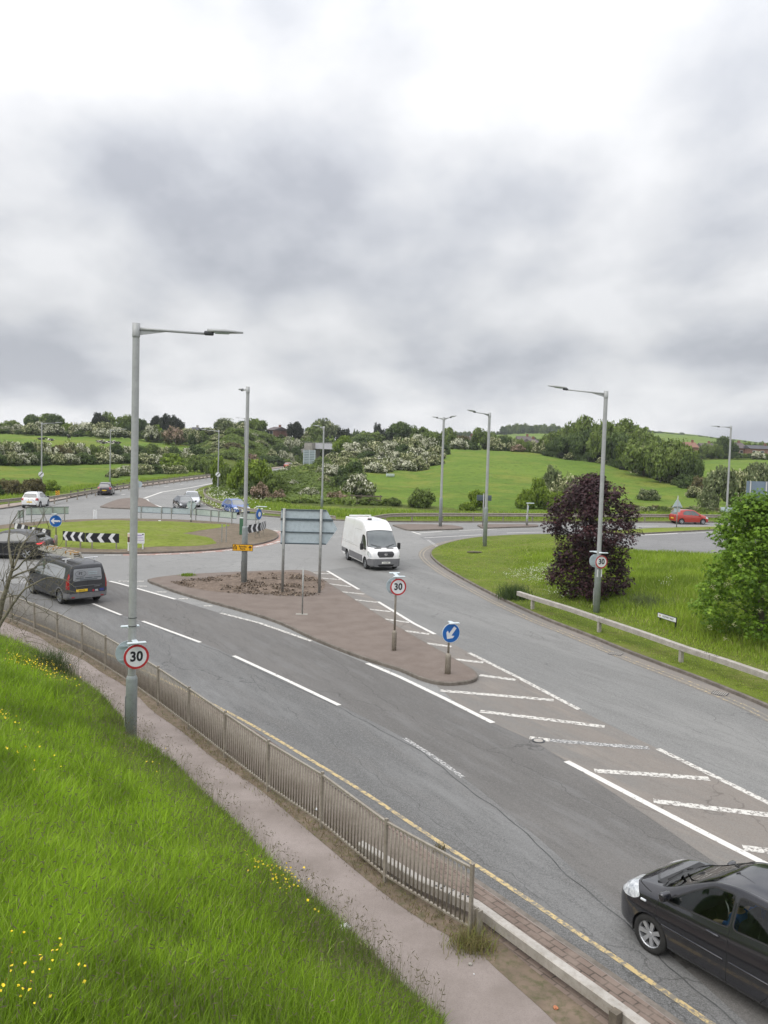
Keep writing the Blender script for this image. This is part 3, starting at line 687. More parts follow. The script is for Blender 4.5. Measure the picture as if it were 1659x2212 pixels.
# ------------------------------------------------------------------ road markings
mk = {'w': MB(), 'n': MB(), 'o': MB(), 'y': MB(), 'yw': MB()}
def mark(k, pts, w, z=.010):
    L_ = DW(pts)
    a = offset_line(L_, w/2); b = offset_line(L_, -w/2)
    for i in range(len(L_)-1): mk[k].quad(*[(p.x, p.y, z) for p in (a[i], a[i+1], b[i+1], b[i])])
mark('n', [(200, 1304), (262, 1329)], .13); mark('n', [(308, 1342), (433, 1388)], .14); mark('n', [(505, 1417), (620, 1470), (733, 1524)], .15)
mark('o', [(873, 1595), (940, 1637), (1000, 1680)], .13)
mark('n', [(237.5, 1255.8), (259, 1261), (379, 1294.8)], .16); mark('w', [(477, 1324.8), (560, 1346), (673, 1385.5)], .16)
mark('n', [(793, 1433), (864, 1463), (960, 1509), (1065, 1562)], .17); mark('n', [(1223.5, 1645), (1426, 1751), (1560, 1820), (1659, 1870), (1760, 1922)], .18)
for a in ([(707, 1233.5), (775, 1273.4)], [(816.7, 1300), (893.5, 1346.8), (939.6, 1370.3)]): mark('n', a, .16)
for a in ([(1013.8, 1410.7), (1110, 1459), (1252, 1533.6)], [(1421, 1618), (1540, 1676), (1659, 1734.5), (1760, 1785)]): mark('w', a, .17)
for a in ([(671, 1237.4), (714, 1240)], [(694, 1249), (735, 1252.3)], [(706, 1260.8), (758, 1267.4)], [(730.7, 1277.8), (786.7, 1283.8)], [(758, 1294.7), (814, 1301.3)], [(790.6, 1315.6), (844, 1321.6)], [(831, 1337.7), (884.3, 1345)],
          [(869.3, 1362.5), (928, 1370.3)], [(920, 1390), (976, 1397.2)], [(974.7, 1423.7), (1043.8, 1431.5)], [(1036, 1459), (1114, 1469.3)], [(951, 1492.2), (1080, 1503), (1196, 1513)], [(1037, 1537), (1170, 1553), (1305.8, 1570.6)],
          [(1144, 1594.3), (1188, 1599.6)], [(1284, 1665.5), (1410, 1674), (1532, 1683)], [(1411.5, 1730.5), (1540, 1747), (1700, 1766)], [(1605, 1832), (1659, 1839), (1720, 1846)],
          [(256, 1255.7), (311, 1256)], [(292, 1266.5), (318, 1266.5)], [(336, 1279.2), (360, 1279.2)], [(386, 1293.7), (406, 1293.7)], [(440, 1309.3), (459, 1309.3)]):
    mark('w', a, .24 if a[0][1] > 1350 else .20)
mark('o', [(1188, 1599.6), (1300, 1609), (1402, 1616.7)], .24)
for i in range(0, 40, 2): pass
mark('n', [(916, 1162), (1041, 1155.4)], .16); mark('n', [(1094.5, 1151.5), (1190, 1149)], .16); mark('n', [(992, 1146.3), (1072.4, 1143)], .16)
mark('n', [(890, 1149), (908.4, 1154.6)], .22); mark('n', [(905.8, 1151.5), (955, 1148)], .2); mark('o', [(922.6, 1165.8), (935, 1174), (947.4, 1182.7)], .3)
mark('n', [(1362, 1157.5), (1420, 1154.5), (1464, 1152.4)], .25); mark('o', [(1470, 1153), (1540, 1150)], .5); mark('w', [(1566, 1176), (1610, 1180)], .2)
for u in (1375, 1530): mark('n', [(u, 1137), (u+47 if u < 1500 else u+90, 1136.6)], .2)
mark('n', [(1453, 1136.4), (1533, 1136.2)], .2)
mark('n', [(311.3, 1076.6), (350, 1062.9), (414.8, 1052.9), (459.7, 1044)], .3)
mark('n', [(322.5, 1086.6), (345, 1094), (362.5, 1101.6)], .2); mark('n', [(318, 1078.5), (322.5, 1086.6)], .2)
for a in ([(227.5, 1075.4), (237.5, 1074)], [(262, 1069), (270, 1067.5)], [(355, 1051.5), (365, 1050.2)], [(390, 1046.5), (397, 1045.5)], [(430, 1076), (436, 1070)], [(377, 1105.5), (392, 1109)]): mark('n', a, .2)
mark('n', [(425, 1076), (429, 1083)], .3)
for a in np.radians(np.arange(-78, 30, 7.5)):
    c = Vector((RB.x+(RBR+.5)*math.cos(a), RB.y+(RBR+.5)*math.sin(a), 0)); t = Vector((-math.sin(a), math.cos(a), 0))*.5; nn = Vector((math.cos(a), math.sin(a), 0))*.13
    mk['w'].quad(*[(p.x, p.y, .012) for p in (c-t-nn, c+t-nn, c+t+nn, c-t+nn)])
mark('o', [(40, 1254), (75, 1253)], .2); mark('o', [(45, 1256), (80, 1265)], .2)
y0 = [p for p in yline]; 
a = offset_line(y0, .05); b = offset_line(y0, -.05)
for i in range(len(y0)-1): mk['y'].quad(*[(p.x, p.y, .010) for p in (a[i], a[i+1], b[i+1], b[i])])
for off in (.45, .68):
    L_ = offset_line(kr, off); a = offset_line(L_, .05); b = offset_line(L_, -.05)
    for i in range(len(L_)-1): mk['yw'].quad(*[(p.x, p.y, .012) for p in (a[i], a[i+1], b[i+1], b[i])])
for k, nm, mt in (('w', 'road_markings', m_white), ('n', 'lane_lines', m_white_new), ('o', 'worn_markings', m_white_old), ('y', 'yellow_line', m_yellow), ('yw', 'worn_yellow_line', m_yellow_w)):
    tag(mk[k].build(nm, mt), kind='structure')
# dusty gutters along the right kerb
ribbon('gutter', [Vector((p.x, p.y, .008)) for p in offset_line(kr, .0)], [Vector((p.x, p.y, .008)) for p in offset_line(kr, .8)], m_hatch)
# gully gratings and an inspection cover
def grating(u, v, rz, lab):
    c = G(u, v); e = empty('drain_grating', (c.x, c.y, .010), rz); tag(e, lab, 'drain grating')
    MB().box((0, 0, 0), (.46, .44, .008)).build('frame', m_dark, e)
    b = MB()
    for k in range(7): b.box((-.18+k*.06, 0, .008), (.028, .38, .01))
    b.build('grate', m_beam, e)
grating(1555, 1499, math.radians(-35), 'iron drain grating in the right gutter, close to the photo edge')
grating(1330, 1413, math.radians(-32), 'iron drain grating in the right gutter, nearer the island')
c = G(1163, 1601); e = empty('inspection_cover', (c.x, c.y, .013)); tag(e, 'small round iron cover in the road at the end of a broken hatch stripe', 'inspection cover')
MB().tube([(0, 0, 0), (0, 0, .006)], .17, 20).build('cover_plate', m_dark, e); MB().tube([(0, 0, .006), (0, 0, .009)], .12, 16).build('cover_centre', m_beam, e)

# ------------------------------------------------------------------ foliage
def leaf_quads(C, Nn, size, seed, asp=1.0):
    """square-ish leaf sprays centred on C with normals near Nn"""
    r_ = np.random.RandomState(seed); n = len(C)
    Nn = Nn/np.linalg.norm(Nn, axis=1, keepdims=True)
    a = r_.normal(size=(n, 3)); t = a-Nn*np.sum(a*Nn, 1, keepdims=True); t /= np.linalg.norm(t, axis=1, keepdims=True); b = np.cross(Nn, t)
    s = (size*r_.uniform(.6, 1.35, n))[:, None]; bend = Nn*s*.35*r_.uniform(-1, 1, (n, 1))
    V = np.stack([C-t*s*asp, C-b*s*.62+bend, C+t*s*asp, C+b*s*.62+bend], 1); return V.reshape(-1, 3), np.arange(n*4).reshape(-1, 4)
def crown_mesh(name, seed, mats, ncl=46, nleaf=90, leaf=.075, blossom=0.0, form='bush', lump=.22, hollow=.55, clr=.23, top=1.0):
    """unit crown: radius 1 across, height 1; leaf sprays on many small clumps, uneven outline, gaps"""
    r_ = np.random.RandomState(seed); C = []; Nn = []; T = []; Bf = []
    k = 0
    while k < ncl:
        d = r_.normal(size=3); d /= np.linalg.norm(d)
        if form == 'bush' and d[2] < -.35: continue
        if form == 'tree' and d[2] < -.75: continue
        lum = 1-lump+lump*2*vnoise(d[0]*2.1+5+seed, d[1]*2.1+d[2]*1.7+5, seed)
        rad = (hollow+(1-hollow)*r_.uniform()**.5)*lum*(1-clr*.55)
        if form == 'bush': c = np.array([d[0]*rad, d[1]*rad, .36+(d[2]*.62*rad if d[2] > 0 else d[2]*.34)])
        elif form == 'tree': c = np.array([d[0]*rad, d[1]*rad, .60+d[2]*.38*rad])
        elif form == 'cone': 
            h = r_.uniform(); w = (1-h)**.8*.8+.12; c = np.array([d[0]*w*rad, d[1]*w*rad, .08+.88*h])
        elif form == 'open':
            c = np.array([d[0]*rad, d[1]*rad, .58+d[2]*.36*rad])
        zs = .5 if form != 'cone' else .35
        m = int(nleaf*r_.uniform(.7, 1.3)); q = r_.normal(size=(m, 3)); q /= np.linalg.norm(q, axis=1, keepdims=True)
        rr_ = clr*r_.uniform(.7, 1.3)*r_.uniform(.55, 1.1, (m, 1)); p = c+q*rr_*np.array([1, 1, zs*1.25])
        C.append(p); nn = q*.7+np.array([0, 0, .55])+r_.normal(size=(m, 3))*.5; Nn.append(nn)
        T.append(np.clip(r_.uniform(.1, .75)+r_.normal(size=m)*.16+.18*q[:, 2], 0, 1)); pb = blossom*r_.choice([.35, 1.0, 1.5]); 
        Bf.append((r_.uniform(size=m) < pb) & (q[:, 2]+(c[2]-.4)*1.2+.35*(c[0]**2+c[1]**2) > -.15)); k += 1
    C = np.concatenate(C); Nn = np.concatenate(Nn); T = np.concatenate(T); Bf = np.concatenate(Bf)
    C[:, 2] = np.clip(C[:, 2], .01, 1.05)*top
    V, Q_ = leaf_quads(C, Nn, leaf, seed+1)
    return mesh_np(name, V, quads=Q_, mats=mats, qi=Bf.astype(int), qa=T)

L_green = leaf_mat('leaves_green', (0.069, 0.106, 0.022), (0.188, 0.256, 0.053), (0.250, 0.319, 0.088))
L_dark = leaf_mat('leaves_dark', (0.039, 0.065, 0.021), (0.111, 0.163, 0.044), (0.156, 0.208, 0.065))
L_vdark = leaf_mat('leaves_very_dark', (0.016, 0.023, 0.014), (0.048, 0.060, 0.032), (0.069, 0.081, 0.046))
L_bright = leaf_mat('leaves_bright', (0.099, 0.154, 0.015), (0.237, 0.330, 0.033), (0.308, 0.396, 0.066))
L_haw = leaf_mat('leaves_hawthorn', (0.060, 0.079, 0.026), (0.168, 0.204, 0.066), (0.216, 0.240, 0.096))
L_brown = leaf_mat('leaves_brownish', (0.07, 0.062, 0.026), (0.18, 0.16, 0.065), (0.24, 0.21, 0.11))
L_grey = leaf_mat('leaves_greyish', (0.085, 0.11, 0.045), (0.2, 0.24, 0.105), (0.27, 0.3, 0.16))
L_white = leaf_mat('blossom_white', (.50, .50, .36), (.74, .73, .58), (.80, .79, .68), trans=.2)
L_cream = leaf_mat('blossom_cream', (.42, .42, .22), (.60, .60, .36), (.68, .67, .46), trans=.2)
L_pink = leaf_mat('blossom_pink', (.32, .22, .16), (.52, .38, .30), (.62, .50, .42), trans=.2)
L_gorse = leaf_mat('blossom_yellow', (.42, .26, .01), (.68, .46, .015), (.75, .55, .04), trans=.2)
L_copper = leaf_mat('leaves_copper', (.016, .006, .008), (.060, .024, .028), (.105, .042, .042), trans=.1, rough=.5)
L_near = leaf_mat('leaves_maple', (0.06, 0.12, 0.012), (0.2, 0.34, 0.028), (0.3, 0.45, 0.05), trans=.35, rough=.5)
kinds = {
 'haw': dict(mats=[L_haw, L_white], blossom=.50), 'hawl': dict(mats=[L_haw, L_cream], blossom=.38), 'pink': dict(mats=[L_brown, L_pink], blossom=.45),
 'green': dict(mats=[L_green, L_haw], blossom=.12), 'dark': dict(mats=[L_dark, L_dark]), 'vdark': dict(mats=[L_vdark, L_vdark], lump=.34), 'bright': dict(mats=[L_bright, L_bright], lump=.28),
 'brown': dict(mats=[L_brown, L_brown]), 'grey': dict(mats=[L_grey, L_cream], blossom=.06, nleaf=55), 'gorse': dict(mats=[L_green, L_gorse], blossom=.62, lump=.34)}
PROTO = {}
def proto(kind, form, var):
    k = (kind, form, var)
    if k not in PROTO:
        a = dict(kinds[kind]); s = abs(hash((len(kind)*7+ord(kind[0])*3+ord(kind[-1]), ord(form[0]), var)))%1000
        far = form == 'tree'
        PROTO[k] = crown_mesh('crown', s+11, a['mats'], ncl=62 if far else 54, nleaf=a.get('nleaf', 80), leaf=.066, blossom=a.get('blossom', 0), form=form, lump=a.get('lump', .24), clr=.25)
    return PROTO[k]
trunk_me = {}
def trunk_mesh(var):
    if var in trunk_me: return trunk_me[var]
    r_ = random.Random(var+40); b = MB()
    b.tube([(0, 0, -.08), (.01, 0, .12), (-.01, .01, .30), (.02, 0, .5)], [.060, .045, .036, .022], 7)
    for k in range(5):
        a = k*1.26+r_.random(); z0 = .2+.07*k; l = .35+.25*r_.random()
        b.tube([(0, 0, z0), (math.cos(a)*l*.5, math.sin(a)*l*.5, z0+.12), (math.cos(a)*l, math.sin(a)*l, z0+.28)], [.022, .015, .006], 5)
    o = b.build('trunk', m_bark); me = o.data; bpy.data.objects.remove(o); trunk_me[var] = me; return me
NT = [0]
def tree(u, vt, Y, wpx, kind, label, cat='tree', group=None, form=None, name=None, vb=None, sink=.0, depth=1.0, zb=None):
    """a tree or bush whose crown top shows at (u, vt) when it stands Y metres away"""
    top = AT(u, vt, Y); x = top.x; z0 = tz(x, Y) if zb is None else zb
    if vb is not None and zb is None: z0 = AT(u, vb, Y).z
    h = max(.5, top.z-z0+sink); w = wpx/F*Y; NT[0] += 1; i = NT[0]
    if form == 'bush': h = max(h, .5*w)
    if form is None: form = 'tree' if h > 5.2 and cat == 'tree' else 'bush'
    if name is None: name = {'haw': 'hawthorn', 'hawl': 'hawthorn', 'pink': 'hawthorn', 'gorse': 'gorse_bush'}.get(kind, 'tree' if cat == 'tree' else 'bush')
    rz = (i*2.399) % 6.283; e = empty(name, (x, Y, z0-sink), rz); e.scale = (w*.5*1.08, w*.5*depth*1.08, h)
    c = link('crown', proto(kind, form, i % 3), e)
    if form == 'tree': link('trunk', trunk_mesh(i % 3), e)
    tag(e, label, cat, group); return e

# --- skyline behind the cow field (left)
g_ = 'trees along the top of the cow field'
SK = [(5, 911, 292, 40, 'green'), (27, 908, 296, 44, 'green'), (67, 897, 290, 32, 'dark'), (98, 896, 300, 48, 'green'), (120, 895, 296, 36, 'dark'), (146, 911, 286, 30, 'bright'),
      (232, 893, 292, 30, 'green'), (216, 894, 288, 36, 'vdark'), (271, 896, 288, 40, 'green'), (287, 909, 283, 28, 'dark'), (304, 905, 290, 28, 'dark'), (317, 912, 300, 30, 'green')]
for a in SK: tree(*a, 'rounded green tree on the skyline above the cow field, left part of the photo', group=g_)
g_ = 'dark pines on the skyline'
for a in [(339, 901, 290, 30, 'vdark'), (363, 897, 288, 36, 'vdark'), (381, 903, 286, 26, 'vdark'), (392, 914, 286, 20, 'vdark')]: tree(*a, 'near-black conifer in the clump on the left skyline', group=g_, name='pine_tree')
g_ = 'blossoming bushes at the top of the cow field'
for a in [(-5, 921, 268, 32, 'haw'), (15, 918, 268, 26, 'haw'), (40, 916, 266, 28, 'haw'), (66, 914, 262, 40, 'hawl'), (86, 907, 270, 28, 'haw'), (120, 916, 262, 40, 'haw'), (160, 913, 268, 24, 'hawl'), (188, 909, 266, 46, 'haw'), (222, 910, 264, 42, 'hawl'),
          (222, 924, 258, 34, 'haw'), (252, 920, 262, 42, 'haw'), (326, 918, 262, 32, 'haw'), (342, 917, 268, 24, 'bright'), (405, 921, 268, 30, 'hawl'), (424, 926, 262, 26, 'hawl')]:
    tree(*a, 'hawthorn in pale blossom standing on the hedge line above the cows', 'hawthorn', g_)
tree(374, 922, 256, 42, 'pink', 'wide pinkish hawthorn at the right end of the hedge line above the cows', 'hawthorn')
for i in range(30): tree(-14+i*15.5, 929+(i % 3), 262+(i % 4), 26, ('dark', 'green', 'dark', 'hawl')[i % 4], 'low green hedge bush on the field boundary above the cows', 'bush', 'low hedge above the cows', form='bush')
# --- thick hawthorn hedge across the left field
g_ = 'hawthorn hedge crossing the left field'
for i in range(19):
    u = -18+i*24.5; Y = 152+i*2.2; vt = 950+i*.75+(i*37 % 7)-2
    tree(u, vt, Y, 46 if i < 8 else 40, ('haw', 'hawl', 'haw', 'dark', 'hawl', 'haw', 'brown', 'hawl')[i % 8] if i < 9 else ('hawl', 'dark', 'haw', 'dark', 'green')[i % 5],
         'hawthorn in the thick blossoming hedge between the cow field and the lower left field', 'hawthorn', g_, form='bush', sink=.3)
for i in range(14):
    tree(-10+i*32, 975+i*.4, 150+i*2.6, 44, ('dark', 'hawl', 'haw')[i % 3], 'lower bush at the foot of the thick hedge in the left field', 'bush', 'undergrowth at the foot of the left hedge', form='bush', sink=.3)
# --- bushes near the left road
for a, l in [((22, 1032, 97, 62, 'brown'), 'brownish bush at the left edge beside the crash barrier'), ((70, 1030, 98, 55, 'brown'), 'olive-brown bush left of the lamp column with the striped round sign'),
             ((105, 1036, 104, 44, 'bright'), 'yellow-green bush just right of the lamp column with the striped round sign'), ((-20, 1040, 95, 50, 'dark'), 'dark bush cut by the left photo edge beside the crash barrier')]:
    tree(*a, l, 'bush', form='bush', sink=.5)
g_ = 'bushes behind the long left crash barrier'
for a in [(246, 1012, 142, 30, 'hawl'), (266, 1005, 146, 40, 'haw'), (288, 1003, 150, 38, 'hawl'), (310, 1001, 152, 40, 'hawl'), (334, 1003, 155, 34, 'dark'), (352, 1003, 158, 42, 'hawl'), (383, 1004, 163, 40, 'hawl')]:
    tree(*a, 'blossoming bush growing right behind the long crash barrier of the left road', 'hawthorn', g_, form='bush', sink=.5)
for a in [(374, 979, 178, 56, 'bright'), (402, 984, 184, 50, 'green'), (425, 979, 188, 52, 'green'), (448, 981, 184, 46, 'dark')]:
    tree(*a, 'rounded green tree in the row above the far end of the left crash barrier', group='green trees beyond the left crash barrier', form='bush', sink=.5)
# --- hill left of the cutting
tree(487, 905, 255, 42, 'grey', 'pale loose tree on the skyline above the scrubby hill', name='tree', vb=945)
tree(524, 909, 285, 30, 'dark', 'dark green tree just left of the lamp with the short arm, on the skyline')
tree(552, 905, 285, 46, 'green', 'large dark green tree on the skyline just right of the lamp with the short arm', vb=945)
tree(438, 923, 290, 22, 'vdark', 'small near-black tree beside the bungalow roof on the left skyline')
tree(457, 923, 275, 38, 'hawl', 'pale hawthorn on the skyline left of the scrubby hill', 'hawthorn')
g_ = 'scrub on the hill above the cutting'
HB = [(515, 927, 262, 44, 'hawl'), (492, 935, 255, 42, 'hawl'), (474, 944, 244, 36, 'hawl'), (478, 962, 228, 36, 'hawl'), (548, 937, 262, 26, 'haw'), (510, 943, 250, 44, 'green'), (532, 948, 252, 34, 'green'), (532, 962, 235, 34, 'green'), (503, 968, 222, 36, 'brown'),
      (570, 946, 262, 40, 'green'), (592, 948, 265, 34, 'green'), (606, 957, 258, 36, 'dark'), (625, 942, 275, 20, 'haw'), (643, 944, 275, 26, 'haw'), (562, 960, 250, 30, 'hawl'), (586, 970, 240, 26, 'hawl'), (613, 970, 244, 24, 'haw'), (628, 978, 242, 20, 'haw'), (642, 963, 262, 30, 'dark'),
      (552, 975, 228, 34, 'green'), (570, 983, 226, 40, 'dark'), (597, 984, 232, 40, 'dark'), (540, 981, 214, 34, 'pink'), (618, 988, 236, 30, 'green'), (486, 982, 205, 36, 'green'), (520, 985, 206, 36, 'green'), (460, 966, 222, 28, 'hawl'), (640, 984, 246, 22, 'green'), (655, 955, 275, 26, 'green'), (660, 972, 262, 24, 'green')]
for a in HB: tree(*a[:4], a[4], 'scrub bush on the rough hillside left of the cutting with the white bridge', 'bush', g_, form='bush', sink=.6)
# --- skyline in the middle
for a, l in [((600, 933, 292, 28, 'haw'), 'blossoming hawthorn right beside the brick house on the skyline'), ((638, 913, 290, 30, 'vdark'), 'round near-black tree standing alone on the skyline right of the brick house'),
             ((679, 918, 300, 40, 'green'), 'olive green tree on the skyline left of the tallest one above the bridge'), ((702, 907, 305, 54, 'grey'), 'tallest pale green tree on the skyline above the white bridge'),
             ((727, 920, 315, 26, 'grey'), 'small hazy tree on the skyline right above the white bridge'), ((742, 928, 300, 30, 'vdark'), 'dark tree on the skyline between bridge and blossom hedge'),
             ((820, 919, 300, 30, 'vdark'), 'near-black tree on the skyline left of the big dark green one'), ((868, 914, 270, 54, 'dark'), 'big dark green tree on the skyline left of the double-armed lamp'),
             ((742, 941, 238, 44, 'bright'), 'bright green round tree standing in front of the right end of the white bridge')]:
    tree(*a, l, 'hawthorn' if a[4] == 'haw' else 'tree', form='bush' if a[4] in ('haw', 'bright') else 'tree', sink=.3)
g_ = 'middle skyline trees'
for a in [(655, 932, 296, 34, 'hawl'), (688, 936, 285, 44, 'green'), (715, 938, 288, 50, 'green'), (760, 936, 300, 34, 'dark'), (776, 932, 296, 36, 'dark'), (800, 929, 270, 64, 'green'), (845, 924, 280, 36, 'vdark'), (912, 920, 265, 50, 'green'), (935, 928, 262, 44, 'green'), (969, 924, 262, 38, 'green'), (952, 936, 265, 40, 'brown'),
          (890, 930, 270, 36, 'hawl'), (665, 945, 282, 40, 'green'), (700, 950, 278, 36, 'dark'), (785, 945, 262, 50, 'dark'), (985, 946, 262, 30, 'dark')]:
    tree(*a, 'tree in the mixed belt on the middle skyline behind the blossom hedge', group=g_, form='bush', sink=.3)
# --- dense clump beside the roundabout exit
CL = [(434, 979, 172, 56, 'green'), (452, 985, 168, 46, 'green')]
for a in CL: tree(*a, 'green bush at the near end of the tree row behind the left crash barrier', 'bush', 'bushes where the left road bends', form='bush', sink=.4)
for a, l in [((478, 984, 124, 40, 'bright'), 'tall bright green tree behind the striped round sign on the bend'), ((492, 1000, 119, 44, 'green'), 'mid green tree between the striped sign on the bend and the big leafy tree'),
             ((520, 996, 112, 54, 'bright'), 'bright leafy tree right behind the lamp with the short arm'), ((556, 991, 113, 64, 'bright'), 'biggest bright green tree beside the roundabout exit'),
             ((592, 1020, 107, 50, 'green'), 'green tree sloping down to the right of the biggest bright tree'), ((534, 1040, 104, 40, 'dark'), 'dark green bush under the bright trees by the exit road')]:
    tree(*a, l, form='bush', sink=.4)
for a, l in [((562, 1042, 100, 38, 'pink'), 'tall pinkish hawthorn over the blue car'), ((582, 1066, 98, 22, 'pink'), 'low pinkish hawthorn in front of the dark foliage'), ((605, 1059, 98, 28, 'pink'), 'pink hawthorn left of the gorse'),
             ((631, 1035, 122, 24, 'haw'), 'small round white hawthorn alone on the grassy slope'), ((667, 1050, 104, 44, 'haw'), 'white hawthorn with a spiky top behind the gorse'), ((777, 1023, 106, 66, 'haw'), 'large white hawthorn at the left edge of the big field'),
             ((727, 1062, 101, 44, 'pink'), 'brownish pink hawthorn left of the large white one'), ((760, 1074, 97.5, 34, 'hawl'), 'pale hawthorn low in front of the large white one')]:
    tree(*a, l, 'hawthorn', form='bush', sink=.4)
for a, l in [((648, 1073, 99, 26, 'gorse'), 'bright yellow gorse left of the slim lamp column'), ((672, 1081, 98.5, 18, 'gorse'), 'small gorse between the two larger yellow ones'), ((692, 1075, 99, 26, 'gorse'), 'yellow gorse behind the slim lamp column'), ((587, 1085, 97.5, 14, 'gorse'), 'tiny yellow gorse under the pink hawthorns'), ((766, 1077, 99.5, 12, 'gorse'), 'tiny gorse below the large white hawthorn')]:
    tree(*a, l, 'gorse', form='bush', sink=.2)
tree(760, 998, 118, 58, 'dark', 'dark green round tree left of the large white hawthorn', form='bush', sink=.4)
g_ = 'bushes on the slope in front of the bridge'
for a in [(615, 1013, 178, 32, 'haw'), (638, 998, 198, 42, 'hawl'), (662, 1003, 185, 30, 'green'), (702, 1000, 152, 38, 'haw'), (718, 1003, 142, 38, 'haw'), (742, 984, 172, 42, 'hawl'), (698, 984, 190, 40, 'green'), (722, 978, 200, 34, 'hawl'), (612, 1030, 128, 40, 'green'), (700, 1026, 126, 34, 'hawl'), (735, 1028, 120, 40, 'green'), (655, 1022, 150, 30, 'green'), (680, 1012, 168, 30, 'green')]:
    tree(*a, 'bush on the overgrown slope between the roundabout exit and the cutting', 'bush', g_, form='bush', sink=.5)
for a, l in [((732, 1080, 97.5, 34, 'bright'), 'low bright green bush behind the big sign back'), ((793, 1085, 97.5, 46, 'green'), 'spreading green bush behind the white van roof'), ((712, 1086, 97, 26, 'green'), 'low bush right of the slim lamp column'), ((620, 1090, 97, 30, 'dark'), 'low dark bush behind the crash barrier, right of the blue car'), ((825, 1092, 97.5, 34, 'green'), 'low green bush at the near corner of the big field')]:
    tree(*a, l, 'bush', form='bush', sink=.3)
# --- blossom hedge left of the big field
g_ = 'broad hawthorn belt beside the big field'
for a in [(772, 955, 202, 60, 'haw'), (793, 974, 184, 50, 'dark'), (790, 960, 212, 50, 'hawl'), (815, 951, 206, 60, 'hawl'), (812, 998, 158, 50, 'haw'), (800, 985, 172, 46, 'hawl'), (837, 951, 202, 52, 'haw'), (867, 945, 212, 52, 'hawl'), (887, 943, 220, 52, 'hawl'), (836, 972, 178, 50, 'haw'), (852, 988, 168, 52, 'haw'), (876, 974, 178, 48, 'hawl'),
          (902, 966, 188, 48, 'haw'), (906, 986, 172, 44, 'hawl'), (924, 973, 182, 46, 'haw'), (939, 962, 196, 42, 'hawl'), (959, 960, 206, 28, 'dark'), (904, 934, 235, 36, 'haw'), (930, 945, 228, 36, 'haw'), (826, 995, 162, 44, 'hawl'), (880, 992, 168, 40, 'haw'), (940, 982, 180, 36, 'hawl'), (870, 958, 198, 40, 'dark'), (756, 972, 195, 46, 'hawl'), (748, 996, 150, 36, 'hawl')]:
    tree(*a, 'hawthorn in the broad cream-white belt left of the big sloping field', 'hawthorn', g_, form='bush', sink=.5)
# --- top edge of the big field
tree(992, 946, 232, 38, 'haw', 'round white hawthorn alone at the top of the big field', 'hawthorn', form='bush', sink=.3)
tree(1119, 960, 226, 28, 'pink', 'round pinkish hawthorn on the top edge of the big field right of the single-armed lamp', 'hawthorn', form='bush', sink=.3)
tree(1038, 927, 245, 38, 'green', 'bright round tree at the top of the big field between the two middle lamps')
g_ = 'trees along the top edge of the big field'
for a in [(972, 938, 255, 34, 'green'), (1012, 950, 245, 24, 'dark'), (1060, 942, 248, 32, 'hawl'), (1075, 947, 242, 36, 'hawl'), (1092, 943, 246, 34, 'dark'), (1136, 949, 232, 30, 'green'), (1152, 952, 236, 28, 'hawl'), (1166, 955, 228, 34, 'hawl'), (1182, 950, 222, 36, 'hawl'), (1105, 950, 245, 30, 'hawl'), (1022, 956, 238, 28, 'dark'), (1000, 938, 262, 40, 'brown'), (1062, 936, 270, 40, 'green'), (1090, 938, 275, 40, 'green'), (1120, 944, 262, 30, 'green')]:
    tree(*a, 'bushy tree in the hedge along the top edge of the big field', group=g_, form='bush', sink=.4)
# --- dark wood edge running down the right side of the field
g_ = 'trees of the wood edge right of the big field'
WD = [(1190, 938, 226, 44, 'green'), (1212, 927, 220, 60, 'green'), (1205, 948, 212, 46, 'dark'), (1244, 914, 215, 56, 'green'), (1236, 940, 205, 60, 'dark'), (1270, 905, 212, 62, 'green'), (1265, 930, 198, 56, 'dark'), (1307, 909, 205, 56, 'green'), (1300, 935, 188, 58, 'green'), (1348, 907, 200, 76, 'green'), (1335, 938, 182, 62, 'dark'), (1382, 930, 190, 62, 'green'), (1365, 950, 172, 58, 'green'),
      (1404, 934, 184, 60, 'green'), (1394, 955, 160, 84, 'green'), (1430, 950, 168, 60, 'dark'), (1461, 949, 158, 84, 'green'), (1430, 970, 150, 64, 'green'), (1482, 968, 150, 62, 'green'), (1495, 985, 148, 46, 'dark')]
for a in WD: tree(*a, 'broad leafy tree in the dark wood edge right of the big field', group=g_, form='tree', sink=.8)
g_ = 'undergrowth of the wood edge'
for i in range(18):
    t = i/17; tree(1192+t*300, 985+t*38+(i % 3)*3, 214-t*72, 46, ('dark', 'dark', 'vdark', 'hawl')[i % 4], 'dark undergrowth bush at the foot of the wood edge right of the big field', 'bush', g_, form='bush', sink=.6)
# --- right side beyond the wood
for a, l in [((1524, 960, 285, 28, 'green'), 'first small tree right of the wood edge'), ((1548, 960, 280, 28, 'green'), 'round tree between wood edge and tall tree by the right houses'), ((1565, 945, 285, 34, 'dark'), 'taller dark tree just left of the far right lamp'),
             ((1582, 958, 290, 26, 'dark'), 'dark tree touching the far right lamp column')]: tree(*a, l, sink=.3)
tree(1639, 974, 272, 28, 'haw', 'white hawthorn in front of the brick houses at the right', 'hawthorn', form='bush')
g_ = 'hedge in front of the right houses'
for i in range(12): tree(1500+i*15, 976+(i % 3)*1.6, 283, 22, ('dark', 'green', 'dark')[i % 3], 'low hedge bush in front of the brick houses at the right', 'bush', g_, form='bush')
g_ = 'trees behind the right houses'
for i in range(9): tree(1540+i*18, 952+(i % 3)*3, 335, 26, ('green', 'bright', 'dark')[i % 3], 'tree standing behind the brick houses at the right', 'tree', g_, form='bush')
tree(1514, 1026, 132, 46, 'brown', 'brownish hedge end right below the wood edge', 'bush', form='bush', sink=.4); tree(1504, 1049, 126, 34, 'hawl', 'pale bush at the right foot of the wood edge', 'bush', form='bush', sink=.3)
